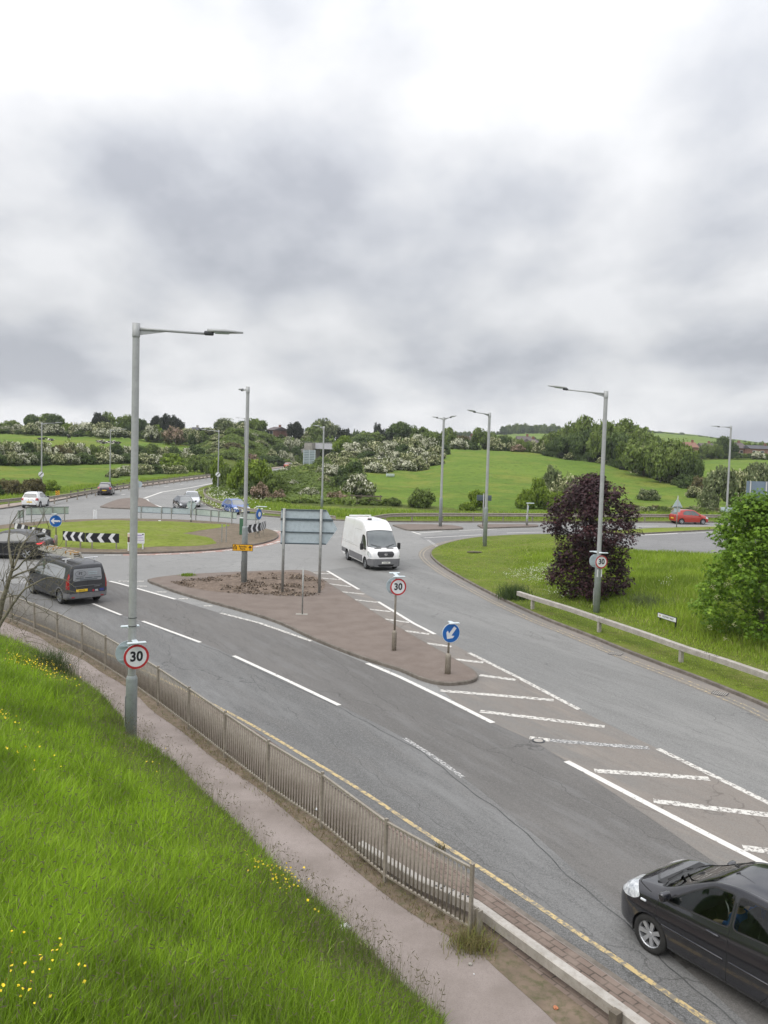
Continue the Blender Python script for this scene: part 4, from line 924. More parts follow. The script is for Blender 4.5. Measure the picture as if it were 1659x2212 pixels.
for a, l in [((1556, 1012, 108, 74, 'grey'), 'grey-green loose tree in front of the far right lamp'), ((1594, 1008, 116, 54, 'hawl'), 'pale hawthorn between far right lamp and blue-grey sign'), ((1639, 1003, 120, 66, 'grey'), 'grey-green tree behind the blue-grey sign'), ((1530, 1052, 106, 40, 'grey'), 'low grey-green bush left of the loose tree by the far right lamp')]:
    tree(*a, l, form='tree' if a[3] > 60 else 'bush', sink=.4)
# --- bushes behind the far crash barrier
for a, l in [((849, 1074, 97, 34, 'green'), 'small spindly tree behind the far barrier near the white van'), ((914, 1050, 97, 52, 'green'), 'dense rounded tree at the bottom of the big field'), ((1034, 1057, 98, 40, 'bright'), 'sparse bright tree behind the single-armed lamp'),
             ((1010, 1082, 97.5, 40, 'bright'), 'low yellow-green bush left of the single-armed lamp'), ((1167, 1034, 99, 46, 'bright'), 'right half of the twin bright bushes at the bottom of the big field'), ((1138, 1056, 99, 40, 'bright'), 'left half of the twin bright bushes at the bottom of the big field'),
             ((1197, 1058, 98, 50, 'bright'), 'low bright bush leading to the elder'), ((1224, 1022, 100, 66, 'hawl'), 'elder with cream flower heads left of the copper tree'), ((1196, 1003, 112, 44, 'grey'), 'thin grey-green shrub above the twin bright bushes'), ((1400, 1055, 118, 50, 'grey'), 'grey-green shrub on the field right of the copper tree')]:
    tree(*a, l, 'elder' if 'elder with' in l else 'bush' if 'tree' not in l[:22] else 'tree', form='open' if 'spindly' in l or 'sparse' in l else 'bush', sink=.3)
g_ = 'bramble mounds behind the far barrier'
for i in range(26):
    u = 1215+i*14.5
    if 1238 < u < 1360 and i % 2: continue
    tree(u, 1091+(i*13 % 5)+(u-1215)*.004, 98.5+(i % 3)*2, 26, ('green', 'grey', 'brown')[i % 3] if i % 4 else 'hawl', 'low bramble mound along the far crash barrier right of the copper tree', 'bush', g_, form='bush', sink=.2)
# --- far hill wood
g_ = 'hilltop wood'
for i in range(14): tree(1089+i*9.6, (918, 914, 917, 912, 915, 913, 917, 914, 916, 913, 919, 914, 917, 920)[i]+3, 860+(i % 3)*12, 17, ('dark', 'green')[i % 2], 'tree of the small hazy wood on the far hilltop', 'tree', g_, form='tree', sink=3)
g_ = 'trees on the far right ridge'
for i in range(16): tree(1378+i*8.0, 925+i*1.05+(i % 3), 900, 15, ('dark', 'green', 'dark')[i % 3], 'tree of the wooded far ridge behind the wood edge', 'tree', g_, form='bush', sink=3)
tree(1473, 934, 930, 13, 'dark', 'single round tree on the bare far ridge', form='bush', sink=1)
g_ = 'hedge trees on the far right slope'
for i in range(13): tree(1512+i*12, 941+i*1.4, 900, 11, ('dark', 'green')[i % 2], 'distant hedgerow tree on the slope beyond the right houses', 'tree', g_, form='bush', sink=1.5)
g_ = 'distant hedgerow left of the hilltop wood'
for i in range(12): tree(975+i*10, 930+(i % 3)*1.6, 880, 12, ('dark', 'green')[i % 2], 'distant hedgerow tree on the hill left of the hilltop wood', 'tree', g_, form='bush', sink=1.5)
g_ = 'hedges on the far fields'
for i in range(11): tree(1100+i*13, 944+(i*7 % 4), 640, 16, ('dark', 'green')[i % 2], 'low hedge bush crossing the pale far field below the hilltop wood', 'bush', g_, form='bush', sink=1)

# ------------------------------------------------------------------ nearer trees with their own leaves
def lobed_leaves(C, Nn, size, seed, lobes=5):
    """broad lobed leaves (maple-like): a fan of triangles each"""
    r_ = np.random.RandomState(seed); n = len(C); Nn = Nn/np.linalg.norm(Nn, axis=1, keepdims=True)
    a = r_.normal(size=(n, 3)); a[:, 2] -= .9; t = a-Nn*np.sum(a*Nn, 1, keepdims=True); t /= np.linalg.norm(t, axis=1, keepdims=True); b = np.cross(Nn, t); s = size*r_.uniform(.65, 1.3, n)
    ang = [180, 128, 100, 72, 45, 22, 0, -22, -45, -72, -100, -128]; rad = [.30, .75, .40, .98, .42, .55, 1.12, .55, .42, .98, .40, .75]
    V = [C]
    for an, ra in zip(ang, rad):
        an = math.radians(an); w = s*ra; V.append(C+t*(np.cos(an)*w)[:, None]+b*(math.sin(an)*w)[:, None]-Nn*(w*ra*.28)[:, None])
    m = len(V); V = np.stack(V, 1).reshape(-1, 3); base = np.arange(n)*m
    T_ = np.concatenate([np.stack([base, base+1+k, base+1+(k+1) % (m-1)], 1) for k in range(m-1)])
    return V, T_, m-1
def big_crown(name, parent, base, clumps, nleaf, size, mats, seed, blossom=0.0, lobed=True):
    r_ = np.random.RandomState(seed); C = []; Nn = []; T = []
    for (cx, cy, cz, rx, rz_) in clumps:
        m = int(nleaf*rx*rx*r_.uniform(.8, 1.2)); q = r_.normal(size=(m, 3)); q /= np.linalg.norm(q, axis=1, keepdims=True)
        p = np.array([cx, cy, cz])+q*r_.uniform(.5, 1.06, (m, 1))*np.array([rx, rx, rz_])
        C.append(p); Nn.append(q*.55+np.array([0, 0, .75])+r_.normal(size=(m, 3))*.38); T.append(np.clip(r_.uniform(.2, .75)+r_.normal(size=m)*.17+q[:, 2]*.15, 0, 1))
    C = np.concatenate(C); Nn = np.concatenate(Nn); T = np.concatenate(T)
    V, T_, k = lobed_leaves(C, Nn, size, seed+3)
    return link(name, mesh_np(name, V, tris=T_, mats=mats, ta=np.tile(T, k)), parent)
# copper tree: stands behind the right barrier
def lump_clumps(seed, h, w, n, prof, r0, z0=.1):
    r_ = random.Random(seed); out = []
    for i in range(n):
        z = z0+(1-z0)*((i+.5)/n)**.9; W_ = prof(z)*w; a = i*2.399+r_.random()*.5; q = r_.uniform(.55, 1.0)**.6 if i % 4 else r_.uniform(0, .6)
        rr_ = r0*r_.uniform(.7, 1.3); out.append((math.cos(a)*max(0, W_-rr_*.6)*q, math.sin(a)*max(0, W_-rr_*.6)*q, z*h, rr_, rr_*r_.uniform(.55, .85)))
    return out
g = Vector((10.05, 40.6, 0)); e = empty('copper_tree', (g.x, g.y, float(mound_z([g.x], [g.y])[0])), 0); tag(e, 'dark purple-leaved tree standing behind the right steel barrier', 'tree')
prof = lambda z: np.interp(z, [0, .08, .22, .32, .45, .55, .68, .8, .9, .97, 1.0], [.62, .82, .90, .74, .78, 1.0, .98, .82, .60, .34, .16])
cl = lump_clumps(3, 5.85, 2.45, 160, prof, .52, .03)
big_crown('crown', e, None, cl, 330, .095, [L_copper], 21)
b = MB(); b.tube([(0, 0, -.2), (.03, 0, 1.2), (-.03, .02, 3.0), (.05, 0, 5.4)], [.12, .09, .065, .02], 9)
for k in range(16):
    a = k*2.4; z = .6+k*.3; l = float(prof(z/6.15))*1.6; b.tube([(0, 0, z), (math.cos(a)*l*.5, math.sin(a)*l*.5, z+.25), (math.cos(a)*l, math.sin(a)*l, z+.6)], [.035, .02, .008], 5)
b.build('trunk', m_bark, e)
# big light green maple at the right edge
g = G(1625, 1398); e = empty('maple_tree', (g.x, g.y, float(mound_z([g.x], [g.y])[0])), 0); tag(e, 'large bright green maple bush cut by the right photo edge', 'tree')
prof2 = lambda z: np.interp(z, [0, .06, .2, .35, .5, .65, .8, .92, 1.0], [.55, .82, 1.0, .98, .90, .80, .68, .5, .22])
cl = lump_clumps(8, 5.4, 2.45, 110, prof2, .58, .04); 
cl += [(1.3+x_*.9, y_*.9, z_, .75, .5) for x_, y_, z_ in [(.6, .2, 1), (1.0, -.3, 2), (.7, .4, 3), (.9, 0, 4), (.6, -.4, 4.6), (1.5, .2, 1.6), (1.6, .1, 3.2), (1.3, -.2, 4.3)]]
big_crown('crown', e, None, cl, 330, .10, [L_near], 33)
b = MB(); b.tube([(.3, 0, -.2), (.25, 0, 1.5), (.1, 0, 3.2), (.2, 0, 4.9)], [.15, .11, .07, .02], 9)
for k in range(16):
    a = k*2.4; z = .5+k*.3; l = float(prof2(z/6.1))*1.5; b.tube([(.2, 0, z), (.2+math.cos(a)*l*.5, math.sin(a)*l*.5, z+.25), (.2+math.cos(a)*l, math.sin(a)*l, z+.6)], [.04, .02, .008], 5)
b.build('trunk', m_bark, e)
fl = nr.normal(size=(26, 3)); b = MB()
for i, (u, v) in enumerate([(1567, 1380), (1535, 1355), (1585, 1350), (1550, 1290), (1570, 1262), (1612, 1256), (1640, 1318), (1540, 1268), (1628, 1375), (1600, 1222), (1650, 1290)]):
    c = AT(u, v, g.y-1.85+.12*(i % 3)); 
    for k in range(16): b.box((c.x-e.location.x+rnd.gauss(0, .05), c.y-e.location.y+rnd.gauss(0, .05), c.z-e.location.z+rnd.gauss(0, .045)), (.03, .03, .012), rnd.random()*3)
b.build('flower_heads', L_cream, e)['kind'] = 'stuff'

# ------------------------------------------------------------------ grasses (stuff nobody could count)
def blades(name, P0, H, Wd, mats, seed, lean=.35, tint=None, segs=3, az=None):
    r_ = np.random.RandomState(seed); n = len(P0); a = r_.uniform(0, 2*np.pi, n) if az is None else az+r_.normal(size=n)*.9
    dirv = np.stack([np.cos(a), np.sin(a), np.zeros(n)], 1); fa = r_.uniform(0, 2*np.pi, n); wv = np.stack([np.cos(fa), np.sin(fa), np.zeros(n)], 1)
    ln = (lean*r_.uniform(.2, 1.9, n))[:, None]; H = H[:, None]; Wd = Wd[:, None]; rows = []
    for k in range(segs+1):
        t = k/segs; c = P0+dirv*ln*H*t*t+np.array([0, 0, 1.])*H*(t-.22*ln*t*t); w = Wd*(1-t)**.7*.5
        if k < segs: rows += [c-wv*w, c+wv*w]
        else: rows.append(c)
    m = 2*segs+1; V = np.stack(rows, 1).reshape(-1, 3); b = np.arange(n)*m
    Q_ = np.concatenate([np.stack([b+2*k, b+2*k+1, b+2*k+3, b+2*k+2], 1) for k in range(segs-1)]); T_ = np.stack([b+2*segs-2, b+2*segs-1, b+2*segs], 1)
    if tint is None: tint = r_.uniform(0, 1, n)
    me = mesh_np(name, V, quads=Q_, tris=T_, mats=mats, qa=np.tile(tint, segs-1), ta=tint)
    return link(name, me)
L_grass = leaf_mat('grass_blades', (.10, .175, .014), (.37, .56, .035), (.47, .50, .18), trans=.35, rough=.55)
L_grass2 = leaf_mat('grass_blades_verge', (.120, .189, .022), (.312, .432, .041), (.482, .486, .176), trans=.3, rough=.6)
L_seed = leaf_mat('grass_seed_heads', (.13, .12, .07), (.24, .21, .13), trans=.3)
r_ = np.random.RandomState(3)
# near bank: density falls with distance
N0 = 560000
pu = r_.uniform(-60, 1000, N0); pv = 1370+(2330-1370)*r_.uniform(0, 1, N0)
# sample in plan with density ~ 1/dist
ang = np.arctan((pu-830)/1820*1.0)
rad = 5.0+33*r_.uniform(0, 1, N0)**1.35
X_ = rad*np.sin(ang); Y_ = rad*np.cos(ang); D_ = bank_d(X_, Y_); Z_ = bank_z(X_, Y_, D_)
ub_ = np.array([(Y_*cp-(Z_-HC)*sp)]); u_, v_ = uv_of((X_, Y_, Z_))
ok = (D_ > -.05) & (u_ > -60) & (u_ < 1720) & (v_ < 2330) & (v_ > 1300)
X_, Y_, Z_, D_, rad = X_[ok], Y_[ok], Z_[ok], D_[ok], rad[ok]
patch = vnoise(X_*.55, Y_*.55, 3)*.6+vnoise(X_*1.7, Y_*1.7, 4)*.4
Hh = (.12+.34*patch**1.3+.26*r_.uniform(size=len(X_))**2)*np.where(np.hypot(X_-G(283, 1602).x, Y_-G(283, 1602).y) < .8, .45, 1)*np.clip(.55+D_*.6, .5, 1.0); Ww = (.008+.00058*rad)*r_.uniform(.5, 1.7, len(X_))
clump = vnoise(X_*.8+9, Y_*.8, 6); edgey = np.clip(1-D_/1.6, 0, 1)
tint = np.clip(.50*clump+.55*r_.uniform(size=len(X_))-.04-.22*edgey, 0, .84); dry = r_.uniform(size=len(X_)) < .035; tint[dry] = r_.uniform(.9, 1, dry.sum())
dkp = vnoise(X_*1.1+3, Y_*1.1+8, 12); tint = np.where(dkp > .68, tint*.55, tint)
print('blades', len(X_))
o = blades('long_grass', np.stack([X_, Y_, Z_-.02], 1), Hh, Ww, [L_grass], 4, lean=.40, tint=tint, segs=3); tag(o, 'long bright green grass covering the near bank', 'grass', kind='stuff')
# seed heads standing above the grass, thick along the path edge
k = r_.choice(len(X_), 16000, replace=False); k = k[(D_[k] < 1.6) | (r_.uniform(size=len(k)) < .30)]
o = blades('grass_seed_stalks', np.stack([X_[k], Y_[k], Z_[k]], 1), .50+.3*r_.uniform(size=len(k)), np.full(len(k), .005), [L_seed], 5, lean=.22, segs=2)
tag(o, 'tall brown seed stalks standing above the bank grass along the path', 'grass', kind='stuff')
sp_ = np.stack([X_[k], Y_[k], Z_[k]+.46+.25*r_.uniform(size=len(k))], 1); V, Qq = leaf_quads(sp_, r_.normal(size=(len(k), 3))*np.array([1, 1, .15]), .0095, 9, asp=3.2)
o = link('seed_heads', mesh_np('seed_heads', V, quads=Qq, mats=[L_seed], qa=r_.uniform(0, 1, len(k)))); tag(o, 'brown flower heads of the tall grass by the path', 'grass', kind='stuff')
# buttercups
m_butter = M('buttercup_yellow', (.80, .60, .01), rough=.5)
def flowers(name, centres, spread, n, mat, size, h, label, zf, cat='flowers'):
    C = []
    for (u, v), s_, m in zip(centres, spread, n):
        c = G(u, v, .5); c2 = G(u, v, zf(c.x, c.y)+h)
        for _ in range(m):
            x = c2.x+rnd.gauss(0, s_); y = c2.y+rnd.gauss(0, s_); C.append((x, y, zf(x, y)+h*rnd.uniform(.8, 1.2)))
    C = np.array(C); nn = np.random.RandomState(2).normal(size=C.shape)*.5+np.array([0, -.5, 1]); V = []
    Va, Qa = leaf_quads(C, nn, size, 3, .7); Vb, Qb_ = leaf_quads(C, nn+.6, size*.8, 4, .7)
    o = link(name, mesh_np(name, np.concatenate([Va, Vb]), quads=np.concatenate([Qa, Qb_+len(Va)]), mats=[mat], qa=np.random.RandomState(1).uniform(0, 1, len(Qa)*2)))
    return tag(o, label, cat, kind='stuff')
bz = lambda x, y: float(bank_z(np.array([x]), np.array([y]))[0])
flowers('buttercups', [(40, 1445), (85, 1452), (100, 1440), (130, 1470), (30, 1436), (150, 1480), (70, 1447), (592, 1895), (615, 1888), (570, 1880), (600, 1905), (12, 1556), (35, 1660), (70, 1668), (60, 1650), (340, 1655), (330, 1620), (20, 2120), (60, 2165), (110, 2130), (130, 2085), (90, 2195), (10, 2180), (695, 1968), (40, 1590), (20, 2060), (150, 2150)],
        [.28, .35, .3, .3, .4, .2, .3, .28, .25, .25, .2, .2, .18, .2, .12, .3, .3, .12, .10, .14, .12, .12, .12, .1, .15, .1, .1], [20, 34, 28, 20, 20, 14, 26, 22, 18, 14, 14, 14, 4, 6, 2, 5, 2, 4, 5, 7, 5, 6, 6, 3, 4, 4, 3], m_butter, .026, .42, 'small yellow buttercups scattered in clusters over the near grass bank', bz)
# right verge: tall grass beyond the barrier, short sward along the kerb
N1 = 330000; gxr = r_.uniform(4, 48, N1); gyr = 17+48*r_.uniform(0, 1, N1)**1.25
dk = seg_dist(np.array([(p.x, p.y) for p in kr]), gxr, gyr, False); okk = inside(rva, gxr, gyr) & (dk > .28); gxr, gyr, dk = gxr[okk], gyr[okk], dk[okk]
zz = mound_z(gxr, gyr); uu, v2 = uv_of((gxr, gyr, zz)); okk = (uu < 1950); gxr, gyr, dk, zz, uu, v2 = [q[okk] for q in (gxr, gyr, dk, zz, uu, v2)]
bar = np.array([[G(u, v, .1).x, G(u, v, .1).y] for u, v in [(1120, 1296), (1227, 1329), (1302, 1357), (1488, 1424), (1659, 1486), (1800, 1540)]])
db_ = seg_dist(bar, gxr, gyr, False); tall = np.clip((dk-2.6)/1.5, 0, 1)*np.clip((uu-1090)/120, 0, 1)*(v2 > 1188)
Hh = (.05+.34*tall*(.5+.7*vnoise(gxr*.6, gyr*.6, 31)))*r_.uniform(.6, 1.3, len(gxr)); keepm = r_.uniform(size=len(gxr)) < np.where(tall > .2, 1.0, .8)
gxr, gyr, zz, Hh, tall = [q[keepm] for q in (gxr, gyr, zz, Hh, tall)]
tint = np.clip(.6*vnoise(gxr*.5, gyr*.5, 32)+.35*r_.uniform(size=len(gxr))+.12*(1-tall), 0, .85); dry = r_.uniform(size=len(gxr)) < .05+.10*(1-tall); tint[dry] = .95
o = blades('verge_grass', np.stack([gxr, gyr, zz-.01], 1), Hh, (.014+.00045*gyr)*r_.uniform(.7, 1.3, len(gxr)), [L_grass2], 6, lean=.4, tint=tint, segs=2)
tag(o, 'green grass on the mound behind the right barrier and along its kerb', 'grass', kind='stuff'); print('verge', len(gxr))
# roadside grass further off
def strip_grass(name, line, lo, hi, n, h, side, label, seed, z=.11, cols_=L_grass2):
    q = np.random.RandomState(seed); L_ = offset_line(line, 0); i = q.randint(0, len(L_)-1, n); t = q.uniform(size=n)
    seg = np.array([(b-a).length for a, b in zip(L_, L_[1:])]); pr = seg/seg.sum(); i = q.choice(len(seg), n, p=pr)
    P_ = np.array([(p.x, p.y) for p in L_]); A = P_[i]*(1-t[:, None])+P_[i+1]*t[:, None]; tg = P_[i+1]-P_[i]; tg /= np.linalg.norm(tg, axis=1, keepdims=True); nn = np.stack([-tg[:, 1], tg[:, 0]], 1)*side
    o_ = q.uniform(lo, hi, n); A = A+nn*o_[:, None]; zf = np.maximum(terrain_z(A[:, 0], A[:, 1]), z) if hi > 3 else np.full(n, z)
    o = blades(name, np.column_stack([A, zf]), h*(.5+q.uniform(size=n)), np.full(n, .05), [cols_], seed, lean=.4, segs=2); return tag(o, label, 'grass', kind='stuff')
ft = [p for p in tongue if p.y < 175]
strip_grass('roadside_grass', ft, 2.2, 8.5, 60000, .42, 1, 'rough tall grass behind the far crash barrier', 41)
strip_grass('left_roadside_grass', [p for p in far_left_kerb if p.y < 170], 3.0, 6.5, 16000, .35, 1, 'rough grass behind the left crash barrier', 43)
N2 = 150000; s2 = -.225+.24*r_.uniform(size=N2); y2 = 94+230*r_.uniform(size=N2)**1.1; x2 = s2*y2
okk = (s2 < -.035+.05*np.clip((y2-150)/90, 0, 1)) & (vnoise(x2*.16, y2*.11, 51) > .38); x2, y2 = x2[okk], y2[okk]; z2 = terrain_z(x2, y2); okk = z2 > .09; x2, y2, z2 = x2[okk], y2[okk], z2[okk]
C_ = np.column_stack([x2, y2, z2+.05+1.0*r_.uniform(size=len(x2))*vnoise(x2*.2, y2*.2, 52)]); V, Qq = leaf_quads(C_, r_.normal(size=C_.shape)*.6+np.array([0, -.3, .8]), .30, 53)
tc_ = np.clip(.55*vnoise(x2*.12, y2*.12, 54)+.45*r_.uniform(size=len(x2)), 0, 1)
o = link('undergrowth', mesh_np('undergrowth', V, quads=Qq, mats=[L_green], qa=tc_)); tag(o, 'low tangled green undergrowth covering the slopes of the cutting', 'undergrowth', kind='stuff')
# cow parsley
L_pars = leaf_mat('cow_parsley', (.50, .52, .38), (.72, .73, .60), trans=.2)
mz = lambda x, y: float(mound_z(np.array([x]), np.array([y]))[0])
flowers('cow_parsley', [(1130, 1236), (1150, 1228), (1165, 1243), (1175, 1222), (1190, 1212), (1185, 1250), (1200, 1275), (1110, 1243), (1210, 1262), (1155, 1250), (1435, 1256), (1442, 1252)],
        [.5, .5, .45, .5, .5, .4, .4, .35, .4, .5, .15, .12], [70, 80, 70, 80, 70, 50, 40, 40, 40, 60, 14, 8], L_pars, .035, .55, 'white cow parsley flowers left of the copper tree', mz)
tzl = lambda x, y: tz(x, y)
flowers('roadside_cow_parsley', [(455, 1070), (470, 1075), (485, 1082), (500, 1086), (515, 1090), (465, 1062), (530, 1092), (480, 1072), (445, 1058), (505, 1078)], [1.4]*10, [60]*10, L_pars, .10, .9, 'white cow parsley behind the barrier on the exit bend', tzl)
q = np.random.RandomState(77); C_ = []
lp = np.array([(p.x, p.y) for p in DW([(365, 1262), (430, 1254), (520, 1242), (620, 1239), (668, 1246), (705, 1262), (700, 1290), (640, 1296), (560, 1290), (470, 1286), (400, 1274)])])
lx = q.uniform(lp[:, 0].min(), lp[:, 0].max(), 7000); ly = q.uniform(lp[:, 1].min(), lp[:, 1].max(), 7000); k = inside(lp, lx, ly) & (vnoise(lx*.9, ly*.9, 61)*.6+vnoise(lx*3, ly*3, 62)*.4 > .58); lx, ly = lx[k], ly[k]
V, Qq = leaf_quads(np.column_stack([lx, ly, .14+.03*q.uniform(size=len(lx))]), q.normal(size=(len(lx), 3))*.5+np.array([0, 0, 1]), .055, 63)
L_litter = leaf_mat('dead_leaves', (.07, .052, .038), (.20, .15, .105), (.30, .235, .17), trans=.05)
tag(link('dead_leaves', mesh_np('dead_leaves', V, quads=Qq, mats=[L_litter], qa=q.uniform(0, 1, len(lx))**1.5)), 'drift of dead brown leaves and twigs on the far half of the central island', 'dead leaves', kind='stuff')
# weeds along the railing foot
wx = []; rs_ = rf
for i in range(5200):
    k = rnd.randrange(len(rs_)-1); t = rnd.random()**.8; p = rs_[k].lerp(rs_[k+1], rnd.random()); 
    if p.y > 21 and rnd.random() < .8: continue
    wx.append((p.x+rnd.gauss(-.03, .13), p.y+rnd.gauss(-.03, .13), .125))
wx = np.array(wx); L_weed = leaf_mat('weeds', (.10, .075, .035), (.22, .19, .08), (.24, .30, .06), trans=.3)
o = blades('railing_weeds', wx, .05+.15*np.random.RandomState(8).uniform(size=len(wx))**2, np.full(len(wx), .009), [L_weed], 8, lean=.9, segs=2); tag(o, 'dry brown and green weeds along the foot of the railing', 'weeds', kind='stuff')
c = G(1018, 2045, .13); n = 3200; q = np.random.RandomState(9); n = 800; wp = np.column_stack([c.x+q.normal(size=n)*.16, c.y+q.normal(size=n)*.13, np.full(n, .125)])
o = blades('weed_tuft', wp, .06+.38*q.uniform(size=n)**2, np.full(n, .010), [L_weed], 9, lean=.6, segs=2, tint=q.uniform(.6, 1, n)); tag(o, 'green weed tuft with tiny flowers at the near end of the railing', 'weeds')
def tuft(u, v, r, h, lab, mat=None, z=.125, zf=None, n=700):
    c = G(u, v, z); q = np.random.RandomState(int(u)); x = c.x+q.normal(size=n)*r; y = c.y+q.normal(size=n)*r; zz_ = np.full(n, z) if zf is None else np.array([zf(a, b) for a, b in zip(x, y)])
    o = blades('grass_tuft', np.column_stack([x, y, zz_]), h*(.4+.8*q.uniform(size=n)), np.full(n, .008+.0004*c.y), [mat or L_grass2], int(v), lean=.45, segs=2, tint=q.uniform(0, .6, n)); return tag(o, lab, 'grass', kind='stuff')
tuft(950, 1838, .06, .16, 'small grass tuft growing from the brick paving beside the yellow line', L_weed, n=90)
tuft(1110, 1292, .35, .8, 'dark weed bush at the far end of the right steel barrier', L_dark, zf=mz)
tuft(1392, 1322, .55, .55, 'grey-green thistle patch on the mound above the street name sign', L_grey, zf=mz)
tuft(405, 1243, .16, .12, 'grass tuft at the back kerb of the central island', z=.12)
tuft(118, 1478, .22, .95, 'dark seeding dock plant standing out of the bank by the path', L_dark, zf=bz)

# ------------------------------------------------------------------ street lamps
def zat(p): return p.z
def arm_and_head(col, H, ang, L_, tilt, parent, r=.035):
    """bracket arm with a flat lantern at its end; ang = direction in plan"""
    d = Vector((math.cos(ang), math.sin(ang), 0)); b = MB()
    b.tube([d*.0+Vector((0, 0, H-.13)), d*.5+Vector((0, 0, H-.12+tilt*.5)), d*L_+Vector((0, 0, H-.12+tilt*L_))], [r*1.15, r, r*.8], 8)
    n = Vector((-d.y, d.x, 0)); o = Vector((0, 0, H-.16))
    b.prism([(.05, .02), (.05, -.12), (.75, .02+.75*tilt)], o-n*.006, d, (0, 0, 1), -.012)
    b.build('arm', m_pole, parent)
    h = empty('lantern', d*(L_+.0)+Vector((0, 0, H-.12+tilt*L_)), ang); h.parent = parent; h.rotation_euler = (0, -math.atan(tilt)-.03, ang)
    MB().rbox((.06, 0, .015), (.22, .13, .10), .03).build('spigot', m_dark, h)
    b = MB(); m2 = [(.02, .055), (.18, .13), (.42, .15), (.62, .12), (.86, .03)]
    rings = []
    for x, w in m2:
        t = .055 if x < .5 else .02+.03*(1-(x-.5)/.4)
        rings.append([b.bm.verts.new((x, y*w, z)) for y, z in ((-1, .06), (-.7, .06+t), (.7, .06+t), (1, .06), (.75, .055-t*.35), (-.75, .055-t*.35))])
    for r1, r2 in zip(rings, rings[1:]):
        for k in range(6):
            f = b.bm.faces.new((r1[k], r1[(k+1) % 6], r2[(k+1) % 6], r2[k])); f.smooth = True
    b.bm.faces.new(rings[0][::-1]); b.bm.faces.new(rings[-1]); b.build('housing', m_pole, h)
    MB().rbox((.36, 0, .035), (.34, .20, .035), .015).build('lens', m_signback_g, h)
def lamp(u, v, H, arms, label, base=True, z=None, Y=None, r=(.082, .048), group=None, lean=0.0, br=.135, bh=1.55):
    g = G(u, v, .12) if Y is None else AT(u, v, Y)
    if Y is not None: g.z = tz(g.x, Y)
    if z is not None: g = G(u, v, z)
    e = empty('street_lamp', g, 0); e.rotation_euler = (0, lean, 0); tag(e, label, 'street lamp', group)
    MB().tube([(0, 0, -.3), (0, 0, bh-.09), (0, 0, bh-.06), (0, 0, bh-.005), (0, 0, bh), (0, 0, bh+.005)], [br, br, br, br*.8, br*.78, r[0]], 14).build('column_base', m_pole_b, e)
    MB().tube([(0, 0, bh-.02), (0, 0, bh+.03), (0, 0, H-.36), (0, 0, H-.322), (0, 0, H-.315), (0, 0, H-.29), (0, 0, H)], [r[0], r[0], r[1]*1.15, r[1]*1.15, r[1]*1.27, r[1]*1.3, r[1]*1.3], 12).build('column', m_pole, e)
    if base: MB().rbox((-br-.004, -.0, .75), (.016, .11, .75), .005).build('access_door', m_pole, e)
    for a in arms: arm_and_head(g, H, a[0], a[1], a[2], e)
    return e
# arm directions: the arms lean over the carriageway
lampA = lamp(283, 1602, 10.0, [(math.radians(6), 1.62, -.035)], 'tall grey lamp post at the near bank with speed signs on it', r=(.098, .072), br=.135, bh=1.62, lean=0.0)
lampB = lamp(527, 1258, 10.0, [(math.radians(110), 1.5, .0)], 'lamp post on the central island carrying the amber sign', r=(.10, .075), br=.15, bh=2.9)
lampC = lamp(951, 1137, 9.8, [(math.radians(123), .95, .05), (math.radians(-57), .95, .08)], 'double-armed lamp post on the small island near the far barrier', r=(.11, .085), br=.15, bh=2.6)
lampD = lamp(1047, 1182, 9.75, [(math.radians(223), 1.6, .05)], 'lamp post at the tip of the right grass verge with one arm to the left', r=(.11, .085), br=.15, bh=2.9)
lampE = lamp(1288, 1325, 9.95, [(math.radians(184), 1.78, .066)], 'lamp post in front of the copper tree with a speed sign on it', r=(.10, .078), br=.15, bh=2.3)
lampF = lamp(1568, 1136, 10.1, [(math.radians(180), 1.2, -.03)], 'farthest right lamp post, seen over the bright green maple', r=(.10, .08), br=.14, bh=1.9)
lamp(89.5, 1064, 8.5, [(math.radians(10), 1.5, .05)], 'lamp post above the white hatchback, with a striped round sign', Y=100, r=(.09, .06), br=.12, bh=1.2)
lamp(237.5, 1042, 8.1, [(math.radians(8), 1.6, .06)], 'slim lamp post above the small black crossover on the left road', Y=128, r=(.09, .06), br=.12, bh=1.2)
lamp(470.5, 1063, 8.4, [(math.radians(170), 1.8, .03)], 'lamp post with striped round sign on the bend by the green trees', Y=115, r=(.09, .06), br=.12, bh=1.2)
lamp(695, 1104, 8.9, [(math.radians(150), .55, .08)], 'slim lamp post rising above the big sign back', z=.12, r=(.10, .075), br=.13, bh=1.6)
lamp(527, 998, 8.0, [(math.radians(172), 1.8, .05)], 'distant thin lamp post beside the road that enters the cutting', Y=232, r=(.10, .08), br=.12, bh=1.2)

# ------------------------------------------------------------------ signs
def frame_axes(n):
    n = Vector(n).normalized(); x = Vector((0, 0, 1)).cross(n).normalized(); return x, Vector((0, 0, 1)), n
def facing(rz): return Vector((math.sin(rz), -math.cos(rz), 0))       # rz=0 faces the camera (-Y)
def disc(b, c, n, r, t=.012, mi=0, seg=40):
    n = Vector(n).normalized(); b.tube([Vector(c)-n*t*.5, Vector(c)+n*t*.5], r, seg, mi=mi, smooth=False)
def ringm(b, c, n, r0, r1, mi=0, seg=48):
    x, y, n = frame_axes(n); c = Vector(c); A = [b.bm.verts.new(c+(x*math.cos(k*2*math.pi/seg)+y*math.sin(k*2*math.pi/seg))*r0) for k in range(seg)]; B = [b.bm.verts.new(c+(x*math.cos(k*2*math.pi/seg)+y*math.sin(k*2*math.pi/seg))*r1) for k in range(seg)]
    for k in range(seg): f = b.bm.faces.new((A[k], A[(k+1) % seg], B[(k+1) % seg], B[k])); f.material_index = mi
